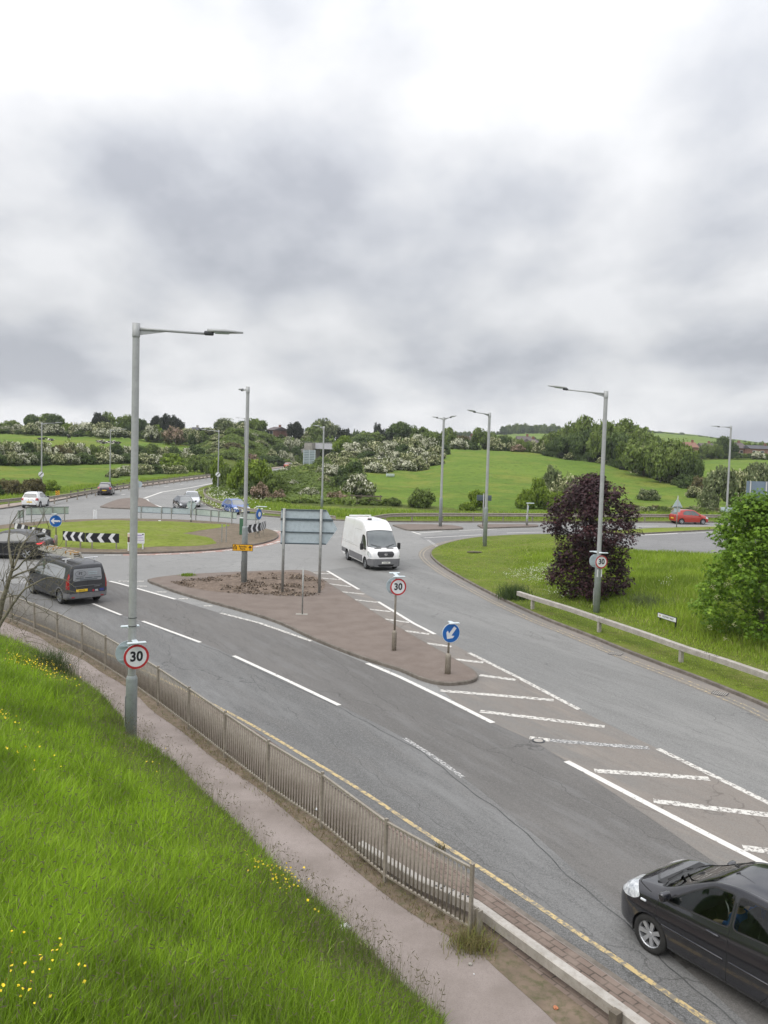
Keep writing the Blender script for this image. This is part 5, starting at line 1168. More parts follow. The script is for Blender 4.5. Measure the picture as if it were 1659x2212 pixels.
def speed_face(parent, c, rz, r=.3, dep=.05):
    n = facing(rz); c = Vector(c)+n*dep; s = empty('speed_sign', (0, 0, 0)); s.parent = parent; s.location = c
    b = MB(); disc(b, (0, 0, 0), n, r, .02); b.build('sign_plate', m_signback, s)
    b = MB(); disc(b, n*.0125, n, r*.985, .003); b.build('red_ring', m_rfilm, s)
    b = MB(); disc(b, n*.0155, n, r*.80, .003); b.build('white_disc', m_wfilm, s)
    put_text('30', r*1.08, m_kfilm, s, n*.0185-Vector((0, 0, .0)), n, bold=.012*r/.3, spacing=1.02, sx=.92)
    return s
def sign_light(parent, c, rz, L_=.42):
    """flat white lighting head on a short stalk, reaching out in front of the sign"""
    n = facing(rz); x, y, _ = frame_axes(n); c = Vector(c); l = empty('sign_light', c); l.parent = parent
    b = MB(); b.rbox(n*.16, (.13, .34, .045), .02, rz=rz); b.build('stalk', m_lamp_w, l)
    b = MB(); b.rbox(n*.34+Vector((0, 0, .012)), (L_, .11, .05), .022, rz=rz); b.build('light_head', m_lamp_w, l)
    return l
# plates on lamp A (back of another disc faces the far side)
rzA = math.radians(27)
speed_face(lampA, facing(rzA)*.16+Vector((.06, 0, 2.13)), rzA, .30)
def back_disc(parent, c, rz, r=.3):
    n = facing(rz); b = MB(); disc(b, Vector(c)+n*.10, n, r, .02); x, y, _ = frame_axes(n)
    b.box(Vector(c)+n*.075+Vector((0, 0, .17)), (.42, .02, .04), rz); b.box(Vector(c)+n*.075-Vector((0, 0, .17)), (.42, .02, .04), rz); b.build('sign_back', m_signback, parent)
back_disc(lampA, (-.10, .05, 2.13), math.radians(27+172)); 
sign_light(lampA, facing(rzA)*.06+Vector((.03, 0, 2.49)), rzA, .44); sign_light(lampA, (-.02, .05, 2.72), math.radians(205), .44)
b = MB()
for z in (2.39, 1.90, 2.82, 3.02): b.tube([(0, 0, z), (0, 0, z+.015)], .104, 14)
b.build('clamp', m_dark, lampA)
rzE = math.radians(14)
speed_face(lampE, facing(rzE)*.14+Vector((.03, 0, 2.36)), rzE, .30); back_disc(lampE, (-.08, .05, 2.36), math.radians(190)); sign_light(lampE, facing(rzE)*.04+Vector((.02, 0, 2.77)), rzE, .42); sign_light(lampE, (-.02, .03, 2.74), math.radians(200), .42)
n = facing(rzE); s = empty('notice', n*.13+Vector((0, 0, 1.84))); s.parent = lampE
MB().box((0, 0, 0), (.24, .012, .34), rzE).build('plate', m_wfilm, s)
for k, (w, z) in enumerate(((.05, .12), (.16, .06), (.14, .02), (.15, -.03), (.12, -.08))): MB().box(n*.008+Vector((0, 0, z)), (w, .003, .012 if k else .04), rzE).build('print_line', m_kfilm, s)
# striped round signs (national limit) on two left lamps
def limit_sign(x, y, z, rz, parent_label):
    pass
for o_, l_ in ((bpy.data.objects['street_lamp.006'], 0), (bpy.data.objects['street_lamp.008'], 0)):
    rz = 0.0; n = facing(rz); s = empty('limit_sign', n*.13+Vector((0, 0, 2.35))); s.parent = o_
    b = MB(); disc(b, (0, 0, 0), n, .32, .02); b.build('sign_plate', m_wfilm, s)
    b = MB(); b.box(n*.014, (.60, .004, .10), 0, ry=math.radians(-45) if o_.name.endswith('6') else math.radians(-45)); b.build('black_bar', m_kfilm, s)
# 30 sign on the island
g = G(851, 1405, .12); e = empty('speed_limit_sign', g); tag(e, 'red-ringed 30 sign on its own stained post on the central island', 'sign')
MB().tube([(0, 0, -.2), (0, 0, .62), (0, 0, .66), (0, 0, .72), (0, 0, .73)], [.085, .085, .085, .055, .04], 14).build('post_base', m_rail, e)
MB().tube([(0, 0, .7), (0, 0, 2.70)], .038, 10).build('post', m_rail, e)
rz = math.radians(17); speed_face(e, (.05, 0, 2.30), rz, .305, .09); back_disc(e, (-.03, .02, 2.30), math.radians(197), .30); sign_light(e, (.0, 0, 2.69), rz, .42); sign_light(e, (.0, .02, 2.71), math.radians(190), .40)
MB().rbox((-.03, 0, 2.66), (.08, .1, .06), .02).build('bracket', m_dark, e)
# blue keep-left sign on the island tip
g = G(967, 1455, .12); e = empty('keep_left_sign', g); tag(e, 'blue disc with white arrow pointing down left, at the tip of the central island', 'sign')
MB().tube([(0, 0, -.2), (0, 0, .56), (0, 0, .60), (0, 0, .66), (0, 0, .67)], [.098, .095, .095, .06, .04], 14).build('post_base', m_rail, e)
MB().tube([(0, 0, .62), (0, 0, 1.58)], .036, 10).build('post', m_rail, e)
rz = math.radians(22); n = facing(rz); c = Vector((.03, 0, 1.34))+n*.07
s = empty('sign_face', c); s.parent = e
b = MB(); disc(b, (0, 0, 0), n, .315, .02); b.build('sign_plate', m_lamp_w, s); b = MB(); disc(b, n*.013, n, .300, .004); b.build('blue_disc', m_bfilm, s)
def arrow(parent, n, off, ang, L_=.46, w=.055, head=.15, mat=None):
    x, y, _ = frame_axes(n); d = x*math.cos(ang)+y*math.sin(ang); q = -x*math.sin(ang)+y*math.cos(ang)
    p = [(-L_/2, -w), (L_/2-head*1.15, -w), (L_/2-head*1.5, -head), (L_/2-head*.95, -head), (L_/2, 0), (L_/2-head*.95, head), (L_/2-head*1.5, head), (L_/2-head*1.15, w), (-L_/2, w)]
    b = MB(); b.prism(p, Vector(off), d, q, .003); return b.build('arrow', mat or m_wfilm, parent)
arrow(s, n, n*.0165, math.radians(232))
sign_light(e, (.0, 0, 1.70), rz, .36); MB().tube([(0, 0, 1.55), (0, 0, 1.70)], .03, 8).build('stalk_post', m_rail, e)
# blue left arrow on the roundabout
g = G(120.8, 1180, .12); e = empty('turn_left_sign', g); tag(e, 'blue disc with white arrow pointing left, on the roundabout behind the chevron boards', 'sign')
MB().tube([(0, 0, -.2), (0, 0, .7), (0, 0, .75)], [.10, .10, .05], 12).build('post_base', m_rail, e); MB().tube([(0, 0, .7), (0, 0, 2.1)], .04, 8).build('post', m_rail, e)
s = empty('sign_face', (0, -.08, 1.66)); s.parent = e; n = facing(0.05)
b = MB(); disc(b, (0, 0, 0), n, .40, .02); b.build('sign_plate', m_lamp_w, s); b = MB(); disc(b, n*.013, n, .375, .004); b.build('blue_disc', m_bfilm, s); arrow(s, n, n*.0165, math.pi, .62, .06, .17); sign_light(e, (0, 0, 2.12), 0, .3)
# big direction sign seen from behind
pl = G(610, 1279, .12); pr = G(689.6, 1280.5, .12); e = empty('direction_sign', pl); tag(e, 'large grey back of an arrow-shaped direction sign on two posts, on the central island', 'sign')
ax = (pr-pl); W_ = ax.length; ax.normalize(); rz = math.atan2(ax.y, ax.x); Hh_ = AT(614, 1098.3, pl.y).z-.12
for d in (0, W_): MB().tube([ax*d+Vector((0, 0, -.2)), ax*d+Vector((0, 0, Hh_))], .068, 12).build('post', m_steel, e)
zt_ = Hh_-.03; zb_ = AT(604.9, 1175, pl.y).z-.12; xl = -.155; xr = W_+.27; xp = W_+.80; zm = zb_+(zt_-zb_)*.46
nb = Vector((-ax.y, ax.x, 0)); 
b = MB(); b.prism([(xl, zb_), (xr, zb_), (xp, zm), (xr-.02, zt_), (xl, zt_)], nb*.10, ax, (0, 0, 1), -.025); b.build('panel', m_signback, e)
m_groove = M('sign_rail_dark', (.075, .10, .115), (.06, .08, .09), 5, .5)
for z, h_, x1 in ((zt_-.03, .06, xr-.02), (zb_+(zt_-zb_)*.71, .10, xr+.32), (zb_+(zt_-zb_)*.345, .05, xr+.36), (zb_+.03, .06, xr)):
    b = MB(); b.box(ax*((xl+x1)/2)+nb*.075+Vector((0, 0, z)), (x1-xl-.01, .045, h_), rz); b.build('stiffening_rail', m_groove, e)
# thin bare post
g = G(652.8, 1327, .12); e = empty('bare_post', g); tag(e, 'thin bare steel post standing alone in the middle of the central island', 'post')
MB().tube([(0, 0, -.1), (0, 0, 1.98)], .032, 8).build('tube', m_steel, e); MB().box((-.02, 0, .006), (.5, .25, .012)).build('footing', m_conc, e)
# amber sign on lamp B
n = facing(math.radians(-2)); s = empty('amber_sign', n*.16+Vector((-.07, 0, 1.0))); zB = AT(523, 1178.5, G(527, 1258).y).z-.12
s.location.z = zB; s.parent = lampB
MB().box((0, 0, 0), (1.04, .014, .345)).build('border', m_kfilm, s); MB().box((0, -.009, 0), (1.0, .006, .305)).build('amber_panel', m_ofilm, s)
put_text('Brooks\nFarm', .135, m_kfilm, s, (.0, -.014, 0), (0, -1, 0), bold=.004, line=.85)
arrow(s, (0, -1, 0), Vector((.38, -.0125, 0)), math.pi/2, .22, .02, .08, m_kfilm)
b = MB(); 
for q in ([(-.50, -.12), (-.47, -.12), (-.47, .02), (-.50, .02)],): pass
b.prism([(-.47, -.10), (-.43, -.10), (-.43, .03), (-.385, .09), (-.34, .03), (-.34, -.10), (-.30, -.10), (-.30, .05), (-.385, .14), (-.47, .05)], (0, -.0125, 0), (1, 0, 0), (0, 0, 1), .003)
b.prism([(-.40, -.10), (-.37, -.10), (-.37, .04), (-.40, .04)], (0, -.0125, 0), (1, 0, 0), (0, 0, 1), .003); b.prism([(-.36, -.04), (-.31, -.04), (-.31, -.015), (-.36, -.015)], (0, -.0125, 0), (1, 0, 0), (0, 0, 1), .003); b.build('pictogram', m_kfilm, s)
# ROTARY WAY
a = G(1421.5, 1353, .12); c2 = G(1461, 1366, .12); zz0 = float(mound_z([a.x], [a.y])[0]); e = empty('street_name_sign', (a.x, a.y, zz0)); tag(e, 'low white ROTARY WAY name plate in the grass behind the right barrier', 'sign')
ax = Vector((c2.x-a.x, c2.y-a.y, 0)); W_ = ax.length; ax.normalize(); rz = math.atan2(ax.y, ax.x); n = Vector((ax.y, -ax.x, 0))
for d in (.12, W_-.06): MB().box(ax*d+Vector((0, 0, .12)), (.06, .05, .5), rz).build('post', m_black, e)
MB().box(ax*(W_/2)+n*.03+Vector((0, 0, .33)), (W_+.04, .02, .22), rz).build('frame', m_black, e); MB().box(ax*(W_/2)+n*.043+Vector((0, 0, .33)), (W_-.02, .008, .17), rz).build('name_plate', m_wfilm, e)
put_text('ROTARY WAY', .115, m_kfilm, e, ax*(W_*.57)+n*.049+Vector((0, 0, .33)), n, bold=.0022, sx=min(1, W_/1.05)*.92)
b = MB(); disc(b, ax*(W_*.13)+n*.049+Vector((0, 0, .33)), n, .05, .003, seg=16); b.build('emblem', M('emblem_ochre', (.5, .38, .26)), e)

# chevron boards on the roundabout
def chevron(name, A, B, nch, label, zl=.42, H=.60, posts=(.1, .9), group=None, cut=0.0, back=False, col=None, ph=0.0):
    """board between plan points A and B; chevrons point towards A"""
    e = empty(name, (A.x, A.y, .12)); tag(e, label, 'chevron board' if not back else 'sign back', group)
    ax = Vector((B.x-A.x, B.y-A.y, 0)); L_ = ax.length; ax.normalize(); rz = math.atan2(ax.y, ax.x); n = Vector((ax.y, -ax.x, 0)); up_ = Vector((0, 0, 1))
    MB().box(ax*(L_/2)+up_*(zl+H/2), (L_, .02, H), rz).build('board', col or m_kfilm, e)
    if not back:
        p_ = L_/nch; w = p_*.36
        for k in range(nch):
            x0 = p_*(k+.04)+ph
            b = MB(); m_ = H/2; poly = [(x0, m_), (x0+m_*.72, H-.005), (x0+m_*.72+w, H-.005), (x0+w, m_), (x0+m_*.72+w, .005), (x0+m_*.72, .005)]
            poly = [(min(a, L_-.005), c) for a, c in poly]
            b.prism(poly, n*.0135+up_*zl, ax, up_, .003); b.build('chevron_stripe', m_wfilm, e)
    for f in posts: MB().box(ax*(L_*f)+up_*(zl*.5-.05)-n*(.0 if not back else -.03), (.07, .06, zl+.12+(H*2*0 if not back else H*.0)), rz).build('post', m_rail if not back else m_steel, e)
    return e
def AP(u, v): g = G(u, v, .12); return g
chevron('chevron_board', AP(135.5, 1180.5), AP(183.4, 1184.8), 3, 'black and white chevron board, second from the right in the near roundabout group', posts=(.15, .8))
chevron('chevron_board', AP(184.4, 1185), AP(257, 1186.8), 3, 'rightmost long black and white chevron board left of the tall lamp post', posts=(.2, .92))
chevron('chevron_board', AP(64.2, 1170), AP(109, 1177.5), 2, 'chevron board partly hidden behind the roof of the black car', posts=(.2, .8), ph=.1)
chevron('chevron_board', AP(30.8, 1160.5), AP(60, 1168), 2, 'leftmost chevron board of the roundabout', posts=(.2, .8))
q = lambda x, y: ((570+x/11.06)/1.1573, (1240+y/11.06)/1.1573)
chevron('chevron_board', AP(*q(470, 1205)), AP(*q(880, 1118)), 3, 'chevron board at the right end of the roundabout just right of the lamp post', posts=(.66, .95))
chevron('chevron_board', AP(*q(886, 1116)), AP(*q(1040, 1045)), 3, 'steeply angled chevron board at the far right end of the roundabout', posts=(.6,))
# backs of boards on the far side of the roundabout
def backboard(a, b_, H, zl, label, posts, col, group=None):
    e = empty('sign_board', (G(*a, .12).x, G(*a, .12).y, .12)); tag(e, label, 'sign back', group); A = G(*a, .12); B = G(*b_, .12)
    ax = Vector((B.x-A.x, B.y-A.y, 0)); L_ = ax.length; ax.normalize(); rz = math.atan2(ax.y, ax.x)
    MB().box(ax*(L_/2)+Vector((0, 0, zl+H/2)), (L_, .02, H), rz).build('board', col, e)
    b = MB(); b.box(ax*(L_/2)+Vector((0, 0, zl+.02))-Vector((-ax.y, ax.x, 0))*.02, (L_, .025, .04), rz); b.box(ax*(L_/2)+Vector((0, 0, zl+H-.02))-Vector((-ax.y, ax.x, 0))*.02, (L_, .025, .04), rz); b.build('edge_rail', m_groove, e)
    for f in posts: MB().box(ax*(L_*f)+Vector((0, 0, (zl+H)*.5-.06))-Vector((-ax.y, ax.x, 0))*.06, (.08, .05, zl+H+.14), rz).build('post', m_steel, e)
backboard((56, 1129), (148, 1126), .62, .62, 'long pale green back of a chevron board at the left of the far roundabout edge', (.12, .40, .62, .90), m_signback_g)
backboard((38, 1135), (52, 1131.5), .62, .55, 'short angled pale back of a chevron board at the left photo edge', (.25, .8), m_signback_g)
backboard((297, 1119), (416, 1124), .56, .50, 'long grey-blue back of a chevron board in front of the dark saloon', (.07, .44, .62, .97), m_signback)
backboard((417.5, 1124), (511, 1133), .58, .48, 'pale green back of a chevron board in front of the blue car', (.07, .42, .60, .90), m_signback_g)
backboard((519, 1134), (556, 1135), .58, .45, 'short pale sign back just behind the green cabinet', (.1, .9), m_signback_g)
# round sign back behind the boards
g = G(412.4, 1127, .12); e = empty('round_sign', g); tag(e, 'grey back of a round sign on a post in front of the dark saloon', 'sign'); MB().tube([(0, 0, -.1), (0, 0, 2.0)], .05, 8).build('post', m_steel, e)
b = MB(); disc(b, (0, .05, 1.45), (0, -1, 0), .38, .02); b.build('sign_plate', m_signback, e); MB().box((0, -.0, 1.75), (.5, .03, .04)).build('rail', m_groove, e); MB().tube([(0, 0, 0), (0, 0, .35)], .09, 10).build('post_base', m_steel, e)
g = G(297, 1073, .12); g = G(298, 1079, .12); e = empty('round_sign', g); tag(e, 'grey back of a round sign on the far left splitter island', 'sign'); MB().tube([(0, 0, -.1), (0, 0, 2.3)], .05, 8).build('post', m_steel, e)
b = MB(); disc(b, (.1, .05, 1.75), (.3, -1, 0), .36, .02); b.build('sign_plate', m_signback, e); MB().box((-.5, 0, 1.78), (.6, .05, .07)).build('light_arm', m_steel, e)
# edge-on lit keep left sign at right end of the roundabout
g = G(557.5, 1152, .12); e = empty('keep_left_sign', g); tag(e, 'blue and white round sign seen almost edge-on at the right end of the roundabout', 'sign'); MB().tube([(0, 0, -.1), (0, 0, .9), (0, 0, .95), (0, 0, 2.05)], [.09, .09, .05, .04], 10).build('post', m_steel, e)
b = MB(); disc(b, (.05, -.03, 1.5), (.93, -.36, 0), .42, .03); b.build('sign_plate', m_bfilm, e); b = MB(); b.tube([(.085, -.045, 1.5), (.09, -.047, 1.5)], .2, 14); b.build('white_mark', m_wfilm, e); MB().rbox((.22, 0, 2.1), (.85, .13, .07), .03).build('light_head', m_lamp_w, e)
# pairs of small posts
def pair(u, v, h, du, lab, mat, w=.05):
    g = G(u, v, .14); e = empty('post_pair', g); tag(e, lab, 'posts'); c = G(u+du, v+.3, .14)
    for p in (Vector((0, 0, 0)), c-g): MB().box(p+Vector((0, 0, h/2-.05)), (w, w, h+.1)).build('post', mat, e)
pair(203, 1119, .72, 4.6, 'pair of short white posts at the far edge of the roundabout lawn', m_wfilm, .13)
pair(479, 1170.5, 1.25, 9.4, 'pair of thin grey posts without a sign on the roundabout lawn', m_steel, .06)
# info boards
def info(u0, u1, v, lab, top, photo=False):
    A = G(u0, v, .12); B = G(u1, v, .12); e = empty('information_board', A); tag(e, lab, 'notice board'); w = B.x-A.x; zt2 = AT(u0, top, A.y).z-.12; h = .68
    for f in (.12, .82): MB().box((w*f, 0, zt2/2-.05), (.08, .06, zt2+.1)).build('post', m_wfilm, e)
    MB().box((w/2, -.05, zt2-h/2), (w, .025, h)).build('board', m_wfilm, e)
    if photo:
        MB().box((w*.5, -.066, zt2-h*.62), (w*.96, .004, h*.5)).build('picture_lower', M('print_brown', (.20, .085, .05), (.03, .02, .02), 3), e); MB().box((w*.5, -.066, zt2-h*.22), (w*.96, .004, h*.28)).build('picture_upper', M('print_pale', (.65, .5, .4)), e)
    else:
        mp_ = M('print_violet', (.34, .26, .50)); mg_ = M('print_grey', (.42, .40, .46))
        MB().box((w*.47, -.066, zt2-h*.22), (w*.55, .004, .06)).build('heading', mp_, e)
        for k, (a, l_) in enumerate(((.42, .66), (.55, .78), (.70, .80))): MB().box((w*.55, -.066, zt2-h*a), (w*l_, .004, .03)).build('print_line', mg_ if k % 2 else mp_, e)
        MB().box((w*.84, -.066, zt2-h*.13), (w*.14, .004, .08)).build('emblem', m_kfilm, e); MB().box((w*.17, -.066, zt2-h*.82), (w*.07, .004, .07)).build('emblem', mg_, e)
info(291, 313.6, 1186, 'white notice board with violet print right of the tall lamp post', 1150.9)
info(275.8, 290, 1190, 'notice board with a brown picture half hidden by the tall lamp post', 1151, True)
# green cabinet
g = G(522.7, 1154.5, .12); e = empty('control_cabinet', g); tag(e, 'tall green metal cabinet on the roundabout beside the lamp post', 'cabinet'); mgc = M('cabinet_green', (.075, .17, .09), (.06, .14, .08), 2, .5)
MB().rbox((0, 0, .60), (.34, .45, 1.3), .015).build('body', mgc, e); MB().rbox((0, 0, 1.28), (.40, .5, .06), .02).build('roof', m_signback_g, e); MB().box((0, -.232, .6), (.30, .01, 1.15)).build('door', M('cabinet_green_door', (.06, .15, .085)), e); MB().box((.1, -.242, .65), (.02, .015, .14)).build('handle', m_dark, e)
# post with box and lit bollard on the exit island
g = G(1042.6, 1137, .12); e = empty('camera_post', g); tag(e, 'thin post with small dark box sign just left of the single-armed lamp', 'sign'); MB().tube([(0, 0, -.1), (0, 0, 3.0)], .05, 8).build('post', m_steel, e); MB().rbox((.05, .06, 2.6), (1.35, .06, .5), .02).build('sign_plate', m_groove, e)
g = G(1138, 1135, .12); e = empty('keep_left_sign', g); tag(e, 'grey edge-on sign post with light on the long exit island tail', 'sign'); MB().tube([(0, 0, -.1), (0, 0, .95), (0, 0, 1.0), (0, 0, 2.05)], [.11, .11, .05, .045], 10).build('post', m_steel, e); b = MB(); disc(b, (.08, 0, 1.5), (.98, -.15, 0), .38, .03); b.build('sign_plate', m_signback, e); MB().rbox((.25, 0, 2.1), (.75, .12, .08), .03).build('light_head', m_lamp_w, e)
# triangular sign back
g = G(1461.4, 1138.5, .12); e = empty('triangular_sign', g); tag(e, 'grey back of a triangular sign with plate below, in front of the red hatchback', 'sign'); hh = AT(1464, 1070.7, g.y).z-.12
MB().tube([(0, 0, -.1), (0, 0, hh)], .05, 8).build('post', m_steel, e); b = MB(); b.prism([(-.52, 0), (.52, 0), (0, .92)], (0, .06, hh-1.15), (1, 0, 0), (0, 0, 1), .02); b.build('sign_plate', m_signback, e); MB().box((0, .07, hh-1.42), (.62, .02, .38)).build('lower_plate', m_signback, e); MB().box((0, .04, hh-1.08), (.7, .03, .05)).build('rail', m_groove, e)
# blue-grey direction sign at the right edge
A = AT(1611, 1075, 62); e = empty('direction_sign', (A.x, A.y, 0)); tag(e, 'blue-grey back of a direction sign above the maple at the right photo edge', 'sign'); zt3 = AT(1611, 1039, 62).z; zb3 = AT(1611, 1090, 62).z
for d in (.28, 1.45, 2.6): MB().tube([(d, -.06, 0), (d, -.06, zt3)], .06, 8).build('post', m_steel, e)
MB().box((1.5, 0, (zt3+zb3)/2), (3.0, .025, zt3-zb3)).build('panel', M('sign_back_blue', (.20, .25, .32), (.17, .22, .29), 2, .5), e)
g = AT(1559, 1098, 86); MB(); s = MB().rbox((0, -.2, g.z-.12), (3.2*.4+.1, .04, .42), .01).build('side_sign', m_signback, lampF)
# large blue-grey sign back in the cutting
A = AT(655, 973, 205); B = AT(682, 975, 205); zt4 = AT(655, 972, 205).z; zb4 = AT(655, 1001, 205).z; e = empty('direction_sign', (A.x, A.y, tz(A.x, 205))); tag(e, 'large ribbed sign back on three posts in front of the white bridge', 'sign')
w = B.x-A.x; z0_ = e.location.z
MB().box((w/2, 0, (zt4+zb4)/2-z0_), (w, .04, zt4-zb4)).build('panel', m_signback, e)
for k in range(8): MB().box((w/2, -.04, zb4-z0_+(zt4-zb4)*(k+.5)/8), (w, .04, .10)).build('stiffening_rail', m_groove, e)
for f in (.06, .5, .94): MB().box((w*f, -.09, (zt4-z0_)/2), (.14, .08, zt4-z0_+.2)).build('post', m_lamp_w, e)
# striped hazard marker by the left barrier
g = G(124.5, 1083.5, .12); e = empty('hazard_marker', g); tag(e, 'small black and orange diagonally striped marker beside the white hatchback', 'marker'); MB().box((0, 0, .5), (.05, .05, 1.0)).build('post', m_steel, e)
MB().box((0, -.04, .88), (.42, .02, .62)).build('plate', m_ofilm, e)
for k in range(3): MB().box((0, -.053, .70+k*.2), (.52*.8, .004, .07), ry=math.radians(35)).build('stripe', m_kfilm, e)

# ------------------------------------------------------------------ barriers and railings
def w_beam(name, line, label, mat, z=.62, post_every=3.2, group=None, w=.31):
    L_ = [Vector(p) for p in line]; e = empty(name, L_[0]); tag(e, label, 'crash barrier', group); off = L_[0].copy(); b = MB()
    prof_ = [(0, z+w/2), (.05, z+w/2-.03), (.05, z+w/2-.09), (0, z), (.05, z-w/2+.09), (.05, z-w/2+.03), (0, z-w/2)]
    rows = []
    for i, p in enumerate(L_):
        a = L_[max(0, i-1)]; c = L_[min(len(L_)-1, i+1)]; t = (c-a); t.z = 0; t.normalize(); n = Vector((t.y, -t.x, 0))
        rows.append([b.bm.verts.new(p-off+n*x+Vector((0, 0, h))) for x, h in prof_])
    for r1, r2 in zip(rows, rows[1:]):
        for k in range(len(prof_)-1): b.bm.faces.new((r1[k], r1[k+1], r2[k+1], r2[k]))
    o = b.build('rail', mat, e); md = o.modifiers.new('thick', 'SOLIDIFY'); md.thickness = .006
    tot = 0; nxt = .3
    for a, c in zip(L_, L_[1:]):
        l = (c-a).length
        while tot+l >= nxt:
            p = a.lerp(c, (nxt-tot)/l); t = (c-a).normalized(); MB().box(p-off+Vector((-t.y, t.x, 0))*.10+Vector((0, 0, z*.5-.05)), (.11, .10, z+.25), math.atan2(t.y, t.x)).build('post', m_rail, e); nxt += post_every
        tot += l
    return e
def raise_line(pts, z): return [Vector((p.x, p.y, z)) for p in pts]
lgr = smooth_line([G(u, v, .62+.15+.12) for u, v in [(-260, 1103), (-120, 1090), (0, 1079), (55, 1074), (111, 1071.6), (212, 1055.4), (283, 1044.5), (350, 1036), (415, 1028.5), (463, 1023.5), (520, 1016)]], 3)
w_beam('crash_barrier', raise_line(lgr, .12), 'long steel crash barrier along the outside of the left road', m_rail)
tgr = smooth_line([G(u, v, .86) for u, v in [(449, 1052), (441, 1057), (441.5, 1064), (450, 1072), (467, 1079), (500, 1089), (532, 1097.3), (570, 1101.5), (605, 1104.6), (660, 1109), (711, 1113), (726, 1115)]], 3)
w_beam('crash_barrier', raise_line(tgr, .10), 'curved steel crash barrier on the bend behind the blue car', m_rail)
e_ = G(742, 1118, .5)
rgr = smooth_line([G(u, v, .88) for u, v in [(802, 1116), (820, 1112.5), (844, 1109.5), (900, 1108.3), (1000, 1108.4), (1100, 1108.8), (1264, 1109.6), (1400, 1110.6), (1566, 1112), (1700, 1113.4), (1900, 1116)]], 2)
w_beam('crash_barrier', raise_line(rgr, .10), 'long straight steel crash barrier along the foot of the big field', m_rail, w=.34)
# post-and-rail fence behind the left barrier
e = empty('wooden_fence', lgr[8]); tag(e, 'dark post and rail fence behind the left crash barrier', 'fence'); fo = offset_line(raise_line(lgr, 0), 1.6)[14:-2]; off = lgr[8].copy()
for hz in (.45, .8, 1.1):
    b = MB(); b.tube([Vector((p.x, p.y, tz(p.x, p.y)+hz))-off for p in fo], .045, 4); b.build('rail', m_wood, e)
tot = 0; nx = 0
for a, c in zip(fo, fo[1:]):
    l = (c-a).length
    while tot+l > nx: p = a.lerp(c, (nx-tot)/l); MB().box(Vector((p.x, p.y, tz(p.x, p.y)+.5))-off, (.12, .12, 1.35)).build('post', m_wood, e); nx += 2.4
    tot += l
# open box beam barriers
def box_beam(name, line, label, z=.62, s=.19, every=4.8, posts_side=1, joints=()):
    L_ = [Vector(p) for p in line]; off = Vector((L_[0].x, L_[0].y, 0)); e = empty(name, off); tag(e, label, 'crash barrier')
    b = MB(); rows = []
    for i, p in enumerate(L_):
        a = L_[max(0, i-1)]; c = L_[min(len(L_)-1, i+1)]; t = (c-a); t.z = 0; t.normalize(); n = Vector((-t.y, t.x, 0)); q_ = p-off
        rows.append([b.bm.verts.new(q_+n*x+Vector((0, 0, h))) for x, h in ((-s/2, -s), (-s/2, -.015), (-s/2+.015, 0), (s/2-.015, 0), (s/2, -.015), (s/2, -s), (s/2-.02, -s), (-s/2+.02, -s))])
    for r1, r2 in zip(rows, rows[1:]):
        for k in range(8): b.bm.faces.new((r1[k], r1[(k+1) % 8], r2[(k+1) % 8], r2[k]))
    b.bm.faces.new(rows[0][::-1]); b.bm.faces.new(rows[-1]); b.build('beam', m_beam, e)
    tot = 0; nx = 1.2
    for a, c in zip(L_, L_[1:]):
        l = (c-a).length; t = (c-a).normalized(); n = Vector((-t.y, t.x, 0))
        while tot+l > nx:
            p = a.lerp(c, (nx-tot)/l)-off; p.z = a.z; MB().box(p+Vector((0, 0, -s-.26)), (.12, .13, .60), math.atan2(t.y, t.x)).build('post', m_beam, e); nx += every
        tot += l
    for j in joints:
        tot = 0
        for a, c in zip(L_, L_[1:]):
            l = (c-a).length
            if tot <= j < tot+l:
                p = a.lerp(c, (j-tot)/l)-off; t = (c-a).normalized(); n = Vector((-t.y, t.x, 0)); p.z = a.z; b = MB(); b.box(p+Vector((0, 0, -s/2)), (.012, s+.004, s+.004), math.atan2(t.y, t.x))
                for dx in (-.28, -.18, .18, .28):
                    for dy in (-.04, .04): b.tube([p+t*dx+n*dy, p+t*dx+n*dy+Vector((0, 0, .012))], .016, 6)
                b.build('joint_bolts', m_dark, e)
            tot += l
    return e
bb = [G(u, v, .74) for u, v in [(1120, 1277), (1145, 1285), (1227, 1309.5), (1302.6, 1335), (1390, 1364), (1487.8, 1398), (1570, 1424), (1659, 1454), (1760, 1490), (1900, 1545), (2400, 1765), (2900, 2010)]]
box_beam('right_barrier', raise_line(bb, .74), 'pale box-section steel barrier running along the right grass verge', joints=(6.1, 12.2, 17.5, 23))
nb_ = smooth_line([G(u, v, .72) for u, v in [(740, 1797), (778, 1822), (831, 1855), (930, 1893), (1028, 1944), (1060, 1966), (1178, 2054), (1296, 2138), (1395, 2213), (1500, 2296), (1620, 2395)]], 2)
nb_ = [G(u, v, .38) for u, v in [(778, 1818), (904, 1894), (1028, 1948), (1178, 2056), (1296, 2140), (1395, 2213), (1500, 2296), (1620, 2395)]]
box_beam('near_barrier', raise_line(nb_, .38), 'weathered box-section steel barrier starting behind the near end of the railing', every=4.4, joints=(2.2, 9.2), s=.16)
g = G(1031, 2024, .12); e = empty('barrier_post', g); tag(e, 'short weathered I-section post beside the last railing post', 'post'); hgt = AT(1036, 1965, g.y).z-.12
rzp = math.radians(-52); b = MB(); b.box((0, 0, hgt/2), (.09, .012, hgt), rzp); nn = Vector((-math.sin(rzp), math.cos(rzp), 0)); tt = Vector((math.cos(rzp), math.sin(rzp), 0)); b.box(tt*.045+Vector((0, 0, hgt/2)), (.012, .10, hgt), rzp); b.box(-tt*.045+Vector((0, 0, hgt/2)), (.012, .10, hgt), rzp); b.build('steel_section', m_rail, e)
